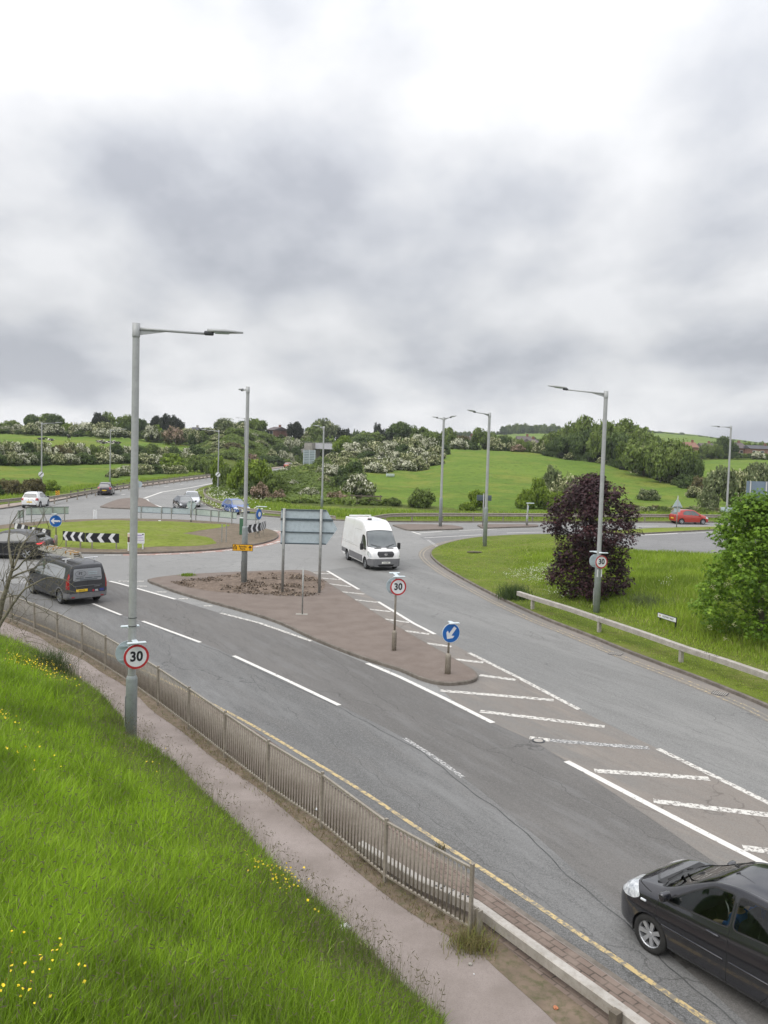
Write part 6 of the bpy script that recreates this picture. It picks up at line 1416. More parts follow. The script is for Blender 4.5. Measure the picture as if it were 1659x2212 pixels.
g = G(1328, 2230, .12); e = empty('barrier_post', g); tag(e, 'square post end at the very bottom of the photo beside the near barrier', 'post'); MB().box((0, 0, .10), (.12, .12, .36), rzp).build('steel_section', m_wood, e)
# pedestrian railing: one panel per bay
pan = []
for i, (a, c) in enumerate(zip(railfeet, railfeet[1:])):
    e = empty('guard_railing', (a.x, a.y, .12)); l = (c-a).length; t = (c-a).normalized(); rz = math.atan2(t.y, t.x); up_ = Vector((0, 0, 1))
    last = i == len(railfeet)-2
    tag(e, 'last steel railing panel at the near end, beside the weed tuft' if last else 'steel railing panel with thin upright bars between path and road', 'railing', None if last else 'railing panels between path and road')
    MB().box(up_*.53, (.05, .05, 1.16), rz).build('post', m_rail, e)
    if last: MB().box(t*l+up_*.53, (.05, .05, 1.18), rz).build('post', m_rail, e)
    MB().box(t*(l/2)+up_*1.045, (l-.052, .045, .035), rz).build('top_rail', m_rail, e); MB().box(t*(l/2)+up_*.14, (l-.052, .04, .03), rz).build('bottom_rail', m_rail, e)
    nbars = 19
    for k in range(nbars):
        d = .08+(l-.16)*(k+.5)/nbars; MB().tube([t*d+up_*.15, t*d+up_*1.03], .0155 if i > 6 else .0145, 5).build('bar', m_rail, e)
# ------------------------------------------------------------------ bridge, houses
mb_w = M('bridge_parapet', (.50, .50, .53), (.44, .44, .47), .5, .7)
A = AT(682, 957, 268); B = AT(762, 960, 262); e = empty('road_bridge', (A.x, A.y, 0)); tag(e, 'small bridge with white parapet crossing the cutting', 'bridge')
zt5 = A.z; zb5 = AT(684, 969.5, 268).z; ax = Vector((B.x-A.x, B.y-A.y, 0)); l = ax.length; ax.normalize(); rz = math.atan2(ax.y, ax.x)
MB().box(ax*(l/2)+Vector((0, 0, (zt5+zb5)/2)), (l, .35, zt5-zb5), rz).build('parapet', mb_w, e); MB().box(ax*(l/2)+Vector((0, 4, (zb5+.5))), (l, 7.5, .8), rz).build('deck', m_conc, e)
b = MB(); b.tube([Vector((-4, -.1, zt5+.25)), ax*l+Vector((0, -.1, zt5+.25))], .05, 5); 
for k in range(14): b.box(ax*(l*k/13)+Vector((0, -.1, zt5+.1)), (.06, .06, .35))
b.build('handrail', m_steel, e)
MB().box(Vector((-1.2, 1.5, (zt5)/2-1)), (2.9, 5, zt5+2), rz).build('abutment', m_conc, e)
b = MB(); b.prism([(-12.5, -2), (-1.0, -2), (-1.0, zt5-.6), (-12.5, zt5-5.8)], (0, -1.0, 0), (1, 0, 0), (0, 0, 1), .5); b.build('wing_wall', m_conc, e)
m_rb = M('house_brick', (.25, .135, .10), (.20, .105, .08), 1.0, .9); m_roof = M('roof_tiles', (.13, .105, .10), (.095, .08, .08), 1.2, .85); m_roof2 = M('roof_slate', (.085, .085, .095), (.07, .07, .08), 1.2, .8)
m_glass = M('window_glass', (.06, .07, .08), rough=.1, spec=.6); m_frame_w = M('window_frame', (.7, .7, .7))
def house(u0, u1, vt, ve, Y, label, roof=m_roof, wall=m_rb, rz=0.0, wins=2, d=7.0, gable=False, zb=None):
    L_ = AT(u0, ve, Y); R_ = AT(u1, ve, Y); z1 = L_.z; zt6 = AT((u0+u1)/2, vt, Y).z; z0 = tz((L_.x+R_.x)/2, Y)-.3; z1 = max(z1, z0+2.2); w = R_.x-L_.x
    e = empty('brick_house', ((L_.x+R_.x)/2, Y, z0), rz); tag(e, label, 'house'); h = z1-z0; rt_ = max(zt6-z1, 1.2)
    b = MB(); b.box((0, d/2, h/2), (w, d, h)); b.build('wall', wall, e)
    b = MB()
    if gable: b.prism([(-w/2-.3, h), (w/2+.3, h), (0, h+rt_)], (0, d+.3, 0), (1, 0, 0), (0, 0, 1), d+.6)
    else: b.prism([(-.4, h), (d+.4, h), (d/2, h+rt_)], (-w/2-.3, 0, 0), (0, 1, 0), (0, 0, 1), w+.6)
    r = b.build('roof', roof, e); MB().box((w*.3, d/2, h+rt_), (.7, .6, 1.5)).build('chimney', wall, r)
    for k in range(wins):
        x = -w/2+w*(k+.5)/wins; f = MB().box((x, -.02, h*.62), (1.3, .06, 1.2)).build('window', m_frame_w, e); MB().box((x, -.06, h*.62), (1.1, .03, 1.0)).build('pane', m_glass, f)
house(573, 592, 929.5, 938, 288, 'brick house with dark roof on the middle skyline beside the blossoming hawthorn', rz=math.radians(-30), wins=2, d=9)
house(412, 424, 925, 930, 292, 'pale bungalow roof at the end of the left skyline', roof=m_roof2, wall=m_conc, wins=2)
house(1002, 1026, 942, 952, 272, 'brown-roofed house behind the round hawthorn at the top of the big field', wins=2); house(1120, 1148, 942, 953, 275, 'house with brown hipped roof left of the wood edge', wins=2)
house(1150, 1166, 949, 956, 262, 'small red brick house with white windows left of the wood edge', wins=2, rz=.3)
house(1486, 1508, 955, 966, 270, 'orange-red roofed house just right of the wood edge', roof=M('roof_red', (.24, .13, .09), (.2, .10, .075), 1.5), wins=1)
house(1518, 1544, 957, 966, 300, 'dark roofed house behind the small trees right of the wood edge', wins=1)
house(1588, 1616, 956, 968, 300, 'grey-roofed gable house right of the far right lamp', wins=1, rz=.25); house(1622, 1672, 962, 969, 295, 'long low red brick house at the right photo edge', roof=m_roof2, wins=3)
# white trough and small gate at the field edge
g = AT(843, 1024, 150); e = empty('water_trough', (g.x, g.y, tz(g.x, 150))); tag(e, 'small white water trough below the hawthorn belt', 'trough'); MB().rbox((0, 0, .35), (1.5, .6, .5), .05).build('tub', m_signback_g, e); MB().box((0, 0, .58), (1.3, .42, .04)).build('water', m_glass, e)
# low timber fence beside the white hawthorn
g = AT(790, 1083, 97.5); e = empty('wooden_fence', (g.x, g.y, tz(g.x, 97.5))); tag(e, 'short timber fence at the foot of the large white hawthorn', 'fence')
for k in range(4): MB().box((-1.6+k*1.1, 0, .5), (.12, .12, 1.2)).build('post', m_wood, e)
for z in (.5, .95): MB().box((0, -.08, z), (3.8, .05, .14)).build('rail', m_wood, e)

# ------------------------------------------------------------------ vehicles
def paint(name, c, metal=.25, rough=.28, coat=1.0): return M(name, c, rough=rough, metal=metal, spec=.5, coat=coat)
m_tyre = M('tyre_rubber', (.018, .018, .018), (.03, .029, .027), 8, .85); m_alloy = M('alloy_wheel', (.50, .51, .53), (.42, .43, .45), 10, .35, metal=.6)
m_alloy_d = M('alloy_grey', (.26, .27, .28), rough=.4, metal=.6); m_well = M('wheel_well', (.008, .008, .008), rough=.9); m_trim = M('black_trim', (.017, .017, .018), (.026, .026, .027), 9, .5)
m_cargl = M('car_glass', (.055, .065, .065), (.085, .10, .098), 1.2, .04, spec=.9, coat=1.0); m_cargl_d = M('car_glass_dark', (.02, .025, .025), rough=.04, spec=.8, coat=1.0)
m_headl = M('headlamp', (.72, .74, .76), (.28, .30, .33), 13, .08, spec=.8, coat=1.0); m_headon = M('headlamp_lit', (.9, .85, .75), rough=.2, emit=(1, .72, .45, 1.6)); m_tail = M('tail_lamp', (.30, .012, .015), rough=.15, coat=1.0); m_brake = M('brake_light_lit', (.7, .03, .04), rough=.2, emit=(1, .05, .06, .8))
m_pl_y = M('plate_yellow', (.78, .52, .03), rough=.5); m_pl_w = M('plate_white', (.72, .72, .66), rough=.5); m_chrome = M('chrome', (.62, .62, .62), rough=.15, metal=.9); m_grplas = M('grey_plastic', (.13, .13, .135), (.17, .17, .175), 5, .6); m_amberl = M('amber_lens', (.75, .35, .08), rough=.2)
m_seam = M('panel_gap', (.006, .006, .006), rough=.8)
m_clear = bpy.data.materials.new('tinted_glass'); m_clear.use_nodes = True
def _cg():
    nt = m_clear.node_tree; N = nt.nodes; L = nt.links; N.clear(); o = N.new('ShaderNodeOutputMaterial'); t = N.new('ShaderNodeBsdfTransparent'); t.inputs[0].default_value = (.42, .50, .47, 1)
    g = N.new('ShaderNodeBsdfGlossy'); g.inputs['Roughness'].default_value = .02; f = N.new('ShaderNodeFresnel'); f.inputs[0].default_value = 1.65; x = N.new('ShaderNodeMixShader')
    L.new(f.outputs[0], x.inputs[0]); L.new(t.outputs[0], x.inputs[1]); L.new(g.outputs[0], x.inputs[2]); L.new(x.outputs[0], o.inputs[0])
_cg()
def catmull(P_, sub):
    P_ = np.array(P_); out = []; n = len(P_)
    for i in range(n-1):
        p0 = P_[max(0, i-1)]; p1 = P_[i]; p2 = P_[i+1]; p3 = P_[min(n-1, i+2)]
        for k in range(sub):
            t = k/sub; out.append(.5*((2*p1)+(p2-p0)*t*.9+(2*p0-5*p1+4*p2-p3)*t*t*.0+0*p1) if False else (p1*(2*t**3-3*t*t+1)+p2*(-2*t**3+3*t*t)+(p2-p0)*.42*(t**3-2*t*t+t)+(p3-p1)*.42*(t**3-t*t)))
    out.append(P_[-1]); return np.array(out)
def spl(xs, pts, sm=.0):
    a = np.array(pts, float); c = catmull(a, 8); x = np.maximum.accumulate(c[:, 0]); return np.interp(xs, x, c[:, 1])
def pip(poly, x, y):
    r = False; n = len(poly)
    for i in range(n):
        x1, y1 = poly[i]; x2, y2 = poly[(i+1) % n]
        if (y1 > y) != (y2 > y) and x < (x2-x1)*(y-y1)/(y2-y1)+x1: r = not r
    return r
def rounded(poly, r=.05, seg=3):
    """soften the corners of an outline"""
    out = []; n = len(poly)
    for i in range(n):
        p = Vector(poly[i]); a = Vector(poly[i-1]); b = Vector(poly[(i+1) % n]); la, lb = (a-p).length, (b-p).length; q = min(r, la*.4, lb*.4); A = p+(a-p)*(q/la); B = p+(b-p)*(q/lb)
        for k in range(seg+1): t = k/seg; out.append(tuple(A*(1-t)**2+p*2*t*(1-t)+B*t*t))
    return out
def grow(poly, d):
    n = len(poly); ar = sum(poly[i][0]*poly[(i+1) % n][1]-poly[(i+1) % n][0]*poly[i][1] for i in range(n)); s = 1 if ar > 0 else -1; out = []
    for i in range(n):
        a = Vector(poly[i-1]); b = Vector(poly[(i+1) % n]); t = (b-a).normalized(); p = Vector(poly[i]); out.append((p.x+t.y*d*s, p.y-t.x*d*s))
    return out
def build_car(name, loc, heading, label, cat, L_, Wd, H, wb, fo, R_, top, wid, zb, belt, roofw, cuts, mat, detail=1.0, alloy=None, tyre_w=.2, spokes=7, arch=1.13, green=None, seams=(), belt_in=.05, group=None, crown=.05, flat_side=0.0, archm=None):
    """x runs from the tail (0) to the nose (L_); the body is one skin whose windows, lamps and grille are cut out as parts"""
    e = empty(name, loc, 0); tag(e, label, cat, group); hd = Vector(heading).normalized(); e.rotation_euler = (0, 0, math.atan2(hd.y, hd.x))
    xr_ = L_-fo-wb; xf_ = L_-fo; mid = (xr_+xf_)/2
    na, nb2, nc2 = (int(16*detail)+4, int(38*detail)+6, int(20*detail)+4)
    xs = np.unique(np.concatenate([np.linspace(0, .10, na), np.linspace(.10, .86, nb2), np.linspace(.86, 1, nc2)]))*L_; xf = xs/L_
    zt = spl(xf, top)*H; w = spl(xf, wid)*Wd/2; zbs = np.interp(xf, *zip(*zb)); bl = spl(xf, belt)*H
    sub = max(2, int(round(3*detail)))
    prof_ = []
    for i in range(len(xs)):
        b_ = min(bl[i], zt[i]-.03); g_ = np.clip((zt[i]-bl[i])/(H-bl[i]+1e-6), 0, 1); gg = g_**.8
        wr = (w[i]-.10)*(1-gg)+w[i]/(Wd/2)*roofw*gg if g_ > 0 else w[i]-.10
        wr = min(wr, w[i]-.06); ro = zt[i]-.015-crown*max(.35, min(1, g_*1.4)); ro = max(ro, b_+.004)
        h = b_-zbs[i]
        pts = [(0, zbs[i]), (w[i]*.80, zbs[i]), (w[i]-.035, zbs[i]+.05), (w[i]-.012, zbs[i]+h*.22), (w[i]-.004, zbs[i]+h*.48), (w[i], zbs[i]+h*.68), (w[i]-.018-flat_side*0, zbs[i]+h*.88), (w[i]-belt_in, b_), (wr, ro), (wr*.90, ro+(zt[i]-ro)*.55), (wr*.55, zt[i]-.006), (0, zt[i])]
        c = catmull(pts, sub); prof_.append(np.column_stack([np.full(len(c), xs[i]), c]))
    A = np.array(prof_); n, m, _ = A.shape
    V = np.concatenate([A.reshape(-1, 3), (A[:, 1:-1]*np.array([1, -1, 1])).reshape(-1, 3)]); V[:, 0] -= mid
    id1 = np.arange(n*m).reshape(n, m); id2 = np.concatenate([id1[:, :1], n*m+np.arange(n*(m-2)).reshape(n, m-2), id1[:, -1:]], 1)
    F_ = []
    for I in (id1, id2): F_ += [tuple(int(v) for v in q_) for q_ in np.stack([I[:-1, :-1], I[1:, :-1], I[1:, 1:], I[:-1, 1:]], -1).reshape(-1, 4)]
    F_.append(tuple(int(v) for v in np.concatenate([id1[0], id2[0][1:-1][::-1]]))); F_.append(tuple(int(v) for v in np.concatenate([id1[-1], id2[-1][1:-1][::-1]])))
    bm = bmesh.new(); vs = [bm.verts.new(v) for v in V]
    for f in F_:
        try: nf = bm.faces.new([vs[i] for i in f]); nf.smooth = len(f) < 6
        except ValueError: pass
    bmesh.ops.recalc_face_normals(bm, faces=bm.faces[:])
    lay = bm.faces.layers.int.new('part'); names = [('body', mat)]
    def ax_of(pr): return {'side': (0, 2, 1), 'front': (1, 2, 0), 'rear': (1, 2, 0), 'top': (0, 1, 2)}[pr]
    def do_cut(pr, poly, cond, pid, only=None):
        a_, b_, c_ = ax_of(pr); P2 = [(p[0]-mid if a_ == 0 else p[0], p[1]) for p in poly]; x0 = min(p[0] for p in P2)-.03; x1 = max(p[0] for p in P2)+.03; y0 = min(p[1] for p in P2)-.03; y1 = max(p[1] for p in P2)+.03
        def near(f):
            c = f.calc_center_median(); r = .12; return cond(c) and x0-r < c[a_] < x1+r and y0-r < c[b_] < y1+r and (only is None or f[lay] in only)
        fs = [f for f in bm.faces if near(f)]
        for i in range(len(P2)):
            p, q_ = P2[i], P2[(i+1) % len(P2)]; d = (q_[0]-p[0], q_[1]-p[1])
            if abs(d[0])+abs(d[1]) < 1e-6: continue
            co_ = [0, 0, 0]; co_[a_] = p[0]; co_[b_] = p[1]; no = [0, 0, 0]; no[a_] = -d[1]; no[b_] = d[0]
            lo = [min(p[0], q_[0])-.07, min(p[1], q_[1])-.07]; hi = [max(p[0], q_[0])+.07, max(p[1], q_[1])+.07]
            sub_ = []; rest = []
            for f in fs:
                xs_ = [v.co[a_] for v in f.verts]; ys_ = [v.co[b_] for v in f.verts]
                (sub_ if max(xs_) > lo[0] and min(xs_) < hi[0] and max(ys_) > lo[1] and min(ys_) < hi[1] else rest).append(f)
            if not sub_: continue
            g_ = set(sub_); ge = set(); gv = set()
            for f in sub_: ge.update(f.edges); gv.update(f.verts)
            r = bmesh.ops.bisect_plane(bm, geom=list(g_)+list(ge)+list(gv), plane_co=co_, plane_no=no, dist=1e-5)
            fs = rest+[x for x in r['geom'] if isinstance(x, bmesh.types.BMFace) and x.is_valid]
        out = []
        for f in fs:
            if f.is_valid:
                c = f.calc_center_median()
                if cond(c) and (only is None or f[lay] in only) and pip(P2, c[a_], c[b_]): f[lay] = pid; out.append(f)
        return out
    L2 = cuts
    for k in L2:
        nm, pr, poly, mt = k[:4]; o_ = k[4] if len(k) > 4 else {}
        sides = (1, -1) if pr == 'side' and not o_.get('one') else ((o_.get('one') or 1),)
        for s in sides:
            if pr == 'side': cond = (lambda c, s=s, mn=o_.get('ymin', .25): c.y*s > mn)
            elif pr == 'front': cond = lambda c, d=o_.get('d', .6): c.x > L_-mid-d
            elif pr == 'rear': cond = lambda c, d=o_.get('d', .6): c.x < -mid+d
            else: cond = lambda c, z=o_.get('z', 0.6): c.z > z
            polys = [poly]
            if o_.get('mirror'): polys = [poly, [(-x, y) for x, y in poly]]
            for pl_ in polys:
                if o_.get('trim'):
                    names.append((o_.get('trimname', 'window_trim'), o_.get('trimmat', m_trim))); do_cut(pr, grow(pl_, o_['trim']), cond, len(names)-1)
                names.append((nm, mt)); do_cut(pr, pl_, cond, len(names)-1)
    # panel gaps: thin dark strips in the body skin
    for pr, pl_ in seams:
        for p, q_ in zip(pl_, pl_[1:]):
            d = Vector((q_[0]-p[0], q_[1]-p[1])); t = Vector((-d.y, d.x)).normalized()*.0045
            po = [(p[0]+t.x, p[1]+t.y), (q_[0]+t.x, q_[1]+t.y), (q_[0]-t.x, q_[1]-t.y), (p[0]-t.x, p[1]-t.y)]
            for s in ((1, -1) if pr == 'side' else (1,)):
                for f in do_cut(pr, po, (lambda c, s=s: c.y*s > .3) if pr == 'side' else (lambda c: c.z > .6) if pr == 'top' else (lambda c: c.x < -mid+.7), 0, only=(0,)): f.material_index = 1
    # wheel arches
    ra = R_*arch
    for cx in (xr_, xf_):
        circ = [(cx+ra*math.cos(a), R_*.98+ra*math.sin(a)) for a in np.linspace(-.30, math.pi+.30, 20)]
        if archm:
            names.append(('arch_trim', archm)); pid = len(names)-1
            c2 = [(cx+(ra+.06)*math.cos(a), R_*.98+(ra+.06)*math.sin(a)) for a in np.linspace(-.30, math.pi+.30, 20)]
            for s in (1, -1): do_cut('side', c2, lambda c, s=s: c.y*s > Wd*.30, pid)
        for s in (1, -1):
            fs = do_cut('side', circ, lambda c, s=s: c.y*s > Wd*.28, -1); bmesh.ops.delete(bm, geom=fs, context='FACES')
    groups = {}
    for f in bm.faces: groups.setdefault(f[lay], []).append(f)
    root = None; objs = {}
    for pid, fs in groups.items():
        nm, mt = names[pid]
        # split a part into its separate panes (left / right)
        comp = [fs] if pid == 0 else [[f for f in fs if f.calc_center_median().y >= 0], [f for f in fs if f.calc_center_median().y < 0]] if (min(abs(v.co.y) for f in fs for v in f.verts) > .05) else [fs]
        for cf in comp:
            if not cf: continue
            idx = {}; vv_ = []; ff_ = []; sm_ = []; mi_ = []
            for f in cf:
                t = []
                for v in f.verts:
                    if v.index not in idx or True:
                        k = v
                        if k not in idx: idx[k] = len(vv_); vv_.append(tuple(v.co))
                        t.append(idx[k])
                ff_.append(t); sm_.append(f.smooth); mi_.append(f.material_index)
            me = bpy.data.meshes.new(nm); me.from_pydata(vv_, [], ff_); me.polygons.foreach_set('use_smooth', sm_); me.materials.append(mt)
            if pid == 0: me.materials.append(m_seam); me.polygons.foreach_set('material_index', mi_)
            me.update(); o = link(nm, me, e); objs.setdefault(nm, []).append(o)
            if pid and (nm in ('windscreen', 'rear_window', 'side_window') or nm.endswith('grille') or nm.endswith('intake')):
                # glass and grilles sit a few millimetres inside the skin
                for v in me.vertices: v.co -= v.normal*.006*(1 if True else 0)
    bm.free()
    # dark wheel housings, then wheels
    b = MB()
    for cx in (xr_, xf_):
        for s in (1, -1):
            yo = s*(Wd/2-.035); yi = s*(Wd/2-.34); rows = []
            for a in np.linspace(-.25, math.pi+.25, 16): rows.append((b.bm.verts.new((cx-mid+ra*1.01*math.cos(a), yo*.985, R_*.98+ra*1.01*math.sin(a))), b.bm.verts.new((cx-mid+ra*1.01*math.cos(a), yi, R_*.98+ra*1.01*math.sin(a)))))
            for p, q_ in zip(rows, rows[1:]): b.bm.faces.new((p[0], p[1], q_[1], q_[0]))
            b.bm.faces.new([r[1] for r in rows])
    b.build('wheel_housing', m_well, e)
    al = alloy or m_alloy
    def wheel_me():
        b = MB(); tw = tyre_w/2; pr_ = [(R_*.66, -tw*.9), (R_*.80, -tw), (R_*.95, -tw*.92), (R_, -tw*.6), (R_, tw*.6), (R_*.95, tw*.92), (R_*.80, tw), (R_*.66, tw*.9)]; ns = 28; rows = []
        for k in range(ns): a = 2*math.pi*k/ns; rows.append([b.bm.verts.new((r*math.cos(a), y, r*math.sin(a))) for r, y in pr_])
        for k in range(ns):
            for j in range(len(pr_)-1): f = b.bm.faces.new((rows[k][j], rows[k][j+1], rows[(k+1) % ns][j+1], rows[(k+1) % ns][j])); f.smooth = True
        o = b.build('w', m_tyre); me1 = o.data; bpy.data.objects.remove(o)
        b = MB(); rr1 = R_*.68
        # rim barrel and lip
        for (ra_, ya, rb_, yb) in ((rr1, tw*.92, rr1*.93, tw*.80), (rr1*.93, tw*.80, rr1*.90, -tw*.7)):
            A_1 = [b.bm.verts.new((ra_*math.cos(2*math.pi*k/ns), ya, ra_*math.sin(2*math.pi*k/ns))) for k in range(ns)]; B_1 = [b.bm.verts.new((rb_*math.cos(2*math.pi*k/ns), yb, rb_*math.sin(2*math.pi*k/ns))) for k in range(ns)]
            for k in range(ns): b.bm.faces.new((A_1[k], A_1[(k+1) % ns], B_1[(k+1) % ns], B_1[k]))
        f = b.bm.faces.new([b.bm.verts.new((rr1*.91*math.cos(2*math.pi*k/ns), -tw*.1, rr1*.91*math.sin(2*math.pi*k/ns))) for k in range(ns)]); f.material_index = 1
        for k in range(spokes):
            a = 2*math.pi*k/spokes; w0 = rr1*.17; w1 = rr1*.22 if spokes <= 7 else rr1*.12; u = Vector((math.cos(a), 0, math.sin(a))); p = Vector((-math.sin(a), 0, math.cos(a)))
            q4 = [u*rr1*.12-p*w0*.7+Vector((0, tw*.72, 0)), u*rr1*.12+p*w0*.7+Vector((0, tw*.72, 0)), u*rr1*.93+p*w1*.75+Vector((0, tw*.80, 0)), u*rr1*.93-p*w1*.75+Vector((0, tw*.80, 0))]
            top_ = [b.bm.verts.new(v) for v in q4]; bot = [b.bm.verts.new(v-Vector((0, .035, 0))) for v in q4]; b.bm.faces.new(top_)
            for j in range(4): b.bm.faces.new((top_[j], top_[(j+1) % 4], bot[(j+1) % 4], bot[j]))
        b.tube([(0, tw*.2, 0), (0, tw*.74, 0), (0, tw*.80, 0)], [rr1*.20, rr1*.20, rr1*.14], 14)
        o = b.build('r', [al, m_well]); me2 = o.data; bpy.data.objects.remove(o); return me1, me2
    m1, m2_ = wheel_me()
    for cx in (xr_, xf_):
        for s in (1, -1):
            t_ = link('wheel', m1, e); t_.location = (cx-mid, s*(Wd/2-tyre_w/2-.02), R_); r_i = link('rim', m2_, t_)
            if s < 0: r_i.rotation_euler = (0, 0, math.pi)
    return e, mid, objs
def plate(e, x, y, z, sx, txt, mat, rz=0, tilt=0.0, w=.52, h=.112):
    p = empty('number_plate', (x, y, z)); p.parent = e; p.rotation_euler = (0, tilt, 0); MB().rbox((0, 0, 0), (.015, w, h), .005).build('plate', mat, p)
    if txt: put_text(txt, h*.80, m_kfilm, p, (sx*.0095, 0, 0), (sx, 0, 0), bold=.0015, sx=.82)
    return p
def mirror(e, x, y, z, mat, s, big=1.0):
    b = MB(); b.rbox((x, s*(y+.09*big), z), (.10*big, .20*big, .14*big), .045*big, mi=0, rz=-s*.15); b.box((x+.01, s*(y-.01), z-.05*big), (.06, .12, .03)); b.build('mirror', mat, e)
def handle(e, x, y, z, s, mat, w=.17): MB().rbox((x, s*y, z), (w, .035, .032), .012).build('door_handle', mat, e)
ZB = [(0, .34), (.05, .22), (.10, .19), (.9, .19), (.96, .21), (1, .27)]
WID = [(0, .80), (.012, .87), (.04, .93), (.10, .975), (.2, 1), (.75, 1), (.86, .975), (.93, .915), (.97, .83), (.99, .72), (1, .60)]
HATCH = [(0, .38), (.004, .52), (.012, .60), (.04, .68), (.085, .86), (.12, .945), (.18, .975), (.30, 1.0), (.42, 1.0), (.52, .965), (.60, .875), (.68, .755), (.745, .665), (.80, .63), (.87, .585), (.93, .52), (.965, .46), (.985, .40), (1, .30)]
BELT = [(0, .60), (.1, .66), (.3, .635), (.6, .60), (.75, .57), (1, .45)]
def wpts(L_, H, *p): return [(a*L_, b*H) for a, b in p]
def centre_at(front_pt, hd, L_, fo, wb, Wd, side):
    """front_pt: ground contact of the front wheel on the given side (+1 = vehicle's left); returns wheelbase centre"""
    hd = Vector(hd).normalized(); lf = Vector((-hd.y, hd.x, 0)); return Vector((front_pt.x, front_pt.y, 0))-hd*(wb/2)-lf*side*(Wd/2-.1)

# 1. black hatchback close to the camera
L_, Wd, H, wb, fo, R_ = 3.565, 1.595, 1.54, 2.38, .745, .288
hd = Vector((-.577, .817, 0)); c = centre_at(G(1407, 2056), hd, L_, fo, wb, Wd, 1); c.z = .006
S1 = lambda *p: [(a*L_, b*H) for a, b in p]
top1 = [(0, .42), (.006, .55), (.02, .66), (.055, .80), (.09, .92), (.13, .965), (.22, .99), (.34, 1.0), (.44, .995), (.53, .955), (.61, .865), (.69, .755), (.75, .685), (.80, .66), (.87, .625), (.925, .575), (.96, .515), (.985, .44), (1, .31)]
wid1 = [(0, .82), (.012, .88), (.04, .94), (.12, .99), (.25, 1), (.72, 1), (.84, .985), (.91, .94), (.955, .86), (.983, .74), (1, .58)]
belt1 = [(0, .62), (.12, .685), (.3, .655), (.62, .60), (.76, .575), (.9, .53), (1, .42)]
g_f = rounded(S1((.445, .655), (.735, .595), (.695, .64), (.60, .80), (.535, .895), (.445, .915)), .06); g_r = rounded(S1((.20, .70), (.425, .658), (.425, .915), (.31, .92), (.22, .87)), .06)
cuts1 = [('windscreen', 'top', rounded([(.545*L_, -.50), (.765*L_, -.60), (.79*L_, -.30), (.797*L_, 0), (.79*L_, .30), (.765*L_, .60), (.545*L_, .50), (.53*L_, 0)], .05), m_clear, dict(z=.85, trim=.03)),
         ('side_window', 'side', g_f, m_clear, dict(trim=.022)), ('side_window', 'side', g_r, m_clear, dict(trim=.022)),
         ('rear_window', 'rear', rounded([(-.50, .76*H), (.50, .76*H), (.44, .91*H), (-.44, .91*H)], .05), m_cargl_d, dict(trim=.02)),
         ('headlight', 'side', rounded(S1((.845, .505), (.885, .605), (.93, .575), (.965, .50), (.978, .445), (.93, .435), (.88, .455)), .05), m_headl, dict(ymin=.34)),
         ('grille', 'front', rounded([(-.30, .21*H), (.30, .21*H), (.40, .30*H), (-.40, .30*H)], .04), m_trim, dict(d=.3)),
         ('tail_light', 'side', S1((.0, .50), (.05, .50), (.06, .70), (.02, .70)), m_tail, dict(ymin=.5))]
seams1 = [('side', S1((.755, .575), (.765, .40), (.752, .22), (.742, .16))), ('side', S1((.437, .655), (.435, .45), (.437, .15))), ('side', S1((.437, .15), (.742, .155))), ('side', S1((.195, .70), (.20, .5), (.245, .38))), ('side', S1((.437, .15), (.30, .15), (.265, .26))),
          ('side', S1((.80, .59), (.885, .61))), ('side', S1((.978, .45), (.985, .30)))]
mp1 = paint('paint_black_near', (.040, .040, .046), .6, .18)
car, mid, ob = build_car('hatchback', c, hd, 'black hatchback close to the camera at the bottom right corner', 'car', L_, Wd, H, wb, fo, R_, top1, wid1, ZB, belt1, .56, cuts1, mp1, 1.9, spokes=7, seams=seams1, arch=1.12)
mirror(car, .712*L_-mid, Wd/2-.05, .665*H, mp1, 1, 1.0); mirror(car, .712*L_-mid, Wd/2-.05, .665*H, mp1, -1, 1.0)
for s in (1, -1): handle(car, .50*L_-mid, Wd/2+.002, .545*H, s, m_chrome if False else mp1, .20); handle(car, .245*L_-mid, Wd/2-.002, .575*H, s, mp1, .20)
for s in (1, -1): MB().rbox((.59*L_-mid, s*(Wd/2+.004), .36*H), (1.0, .022, .035), .01).build('side_moulding', mp1, car); MB().rbox((.34*L_-mid, s*(Wd/2+.004), .365*H), (.62, .022, .035), .01).build('side_moulding', mp1, car)
for s in (1, -1): MB().rbox((.825*L_-mid, s*(Wd/2-.012), .50*H), (.10, .03, .035), .014).build('side_repeater', m_headl, car)
b = MB(); b.tube([(.545*L_-mid, .0, .985*H), (.47*L_-mid, .0, 1.0*H+.16)], [.006, .003], 5); b.rbox((.545*L_-mid, 0, .982*H), (.07, .04, .03), .012); b.build('aerial', m_trim, car)
b = MB()
for y0, y1 in ((.10, .55), (-.50, -.05)): b.tube([(.79*L_-mid, y0*.2, .682*H), (.755*L_-mid, y1, .735*H)], .012, 5)
b.box((.797*L_-mid, 0, .655*H), (.10, 1.05, .02)); b.build('wiper', m_trim, car)
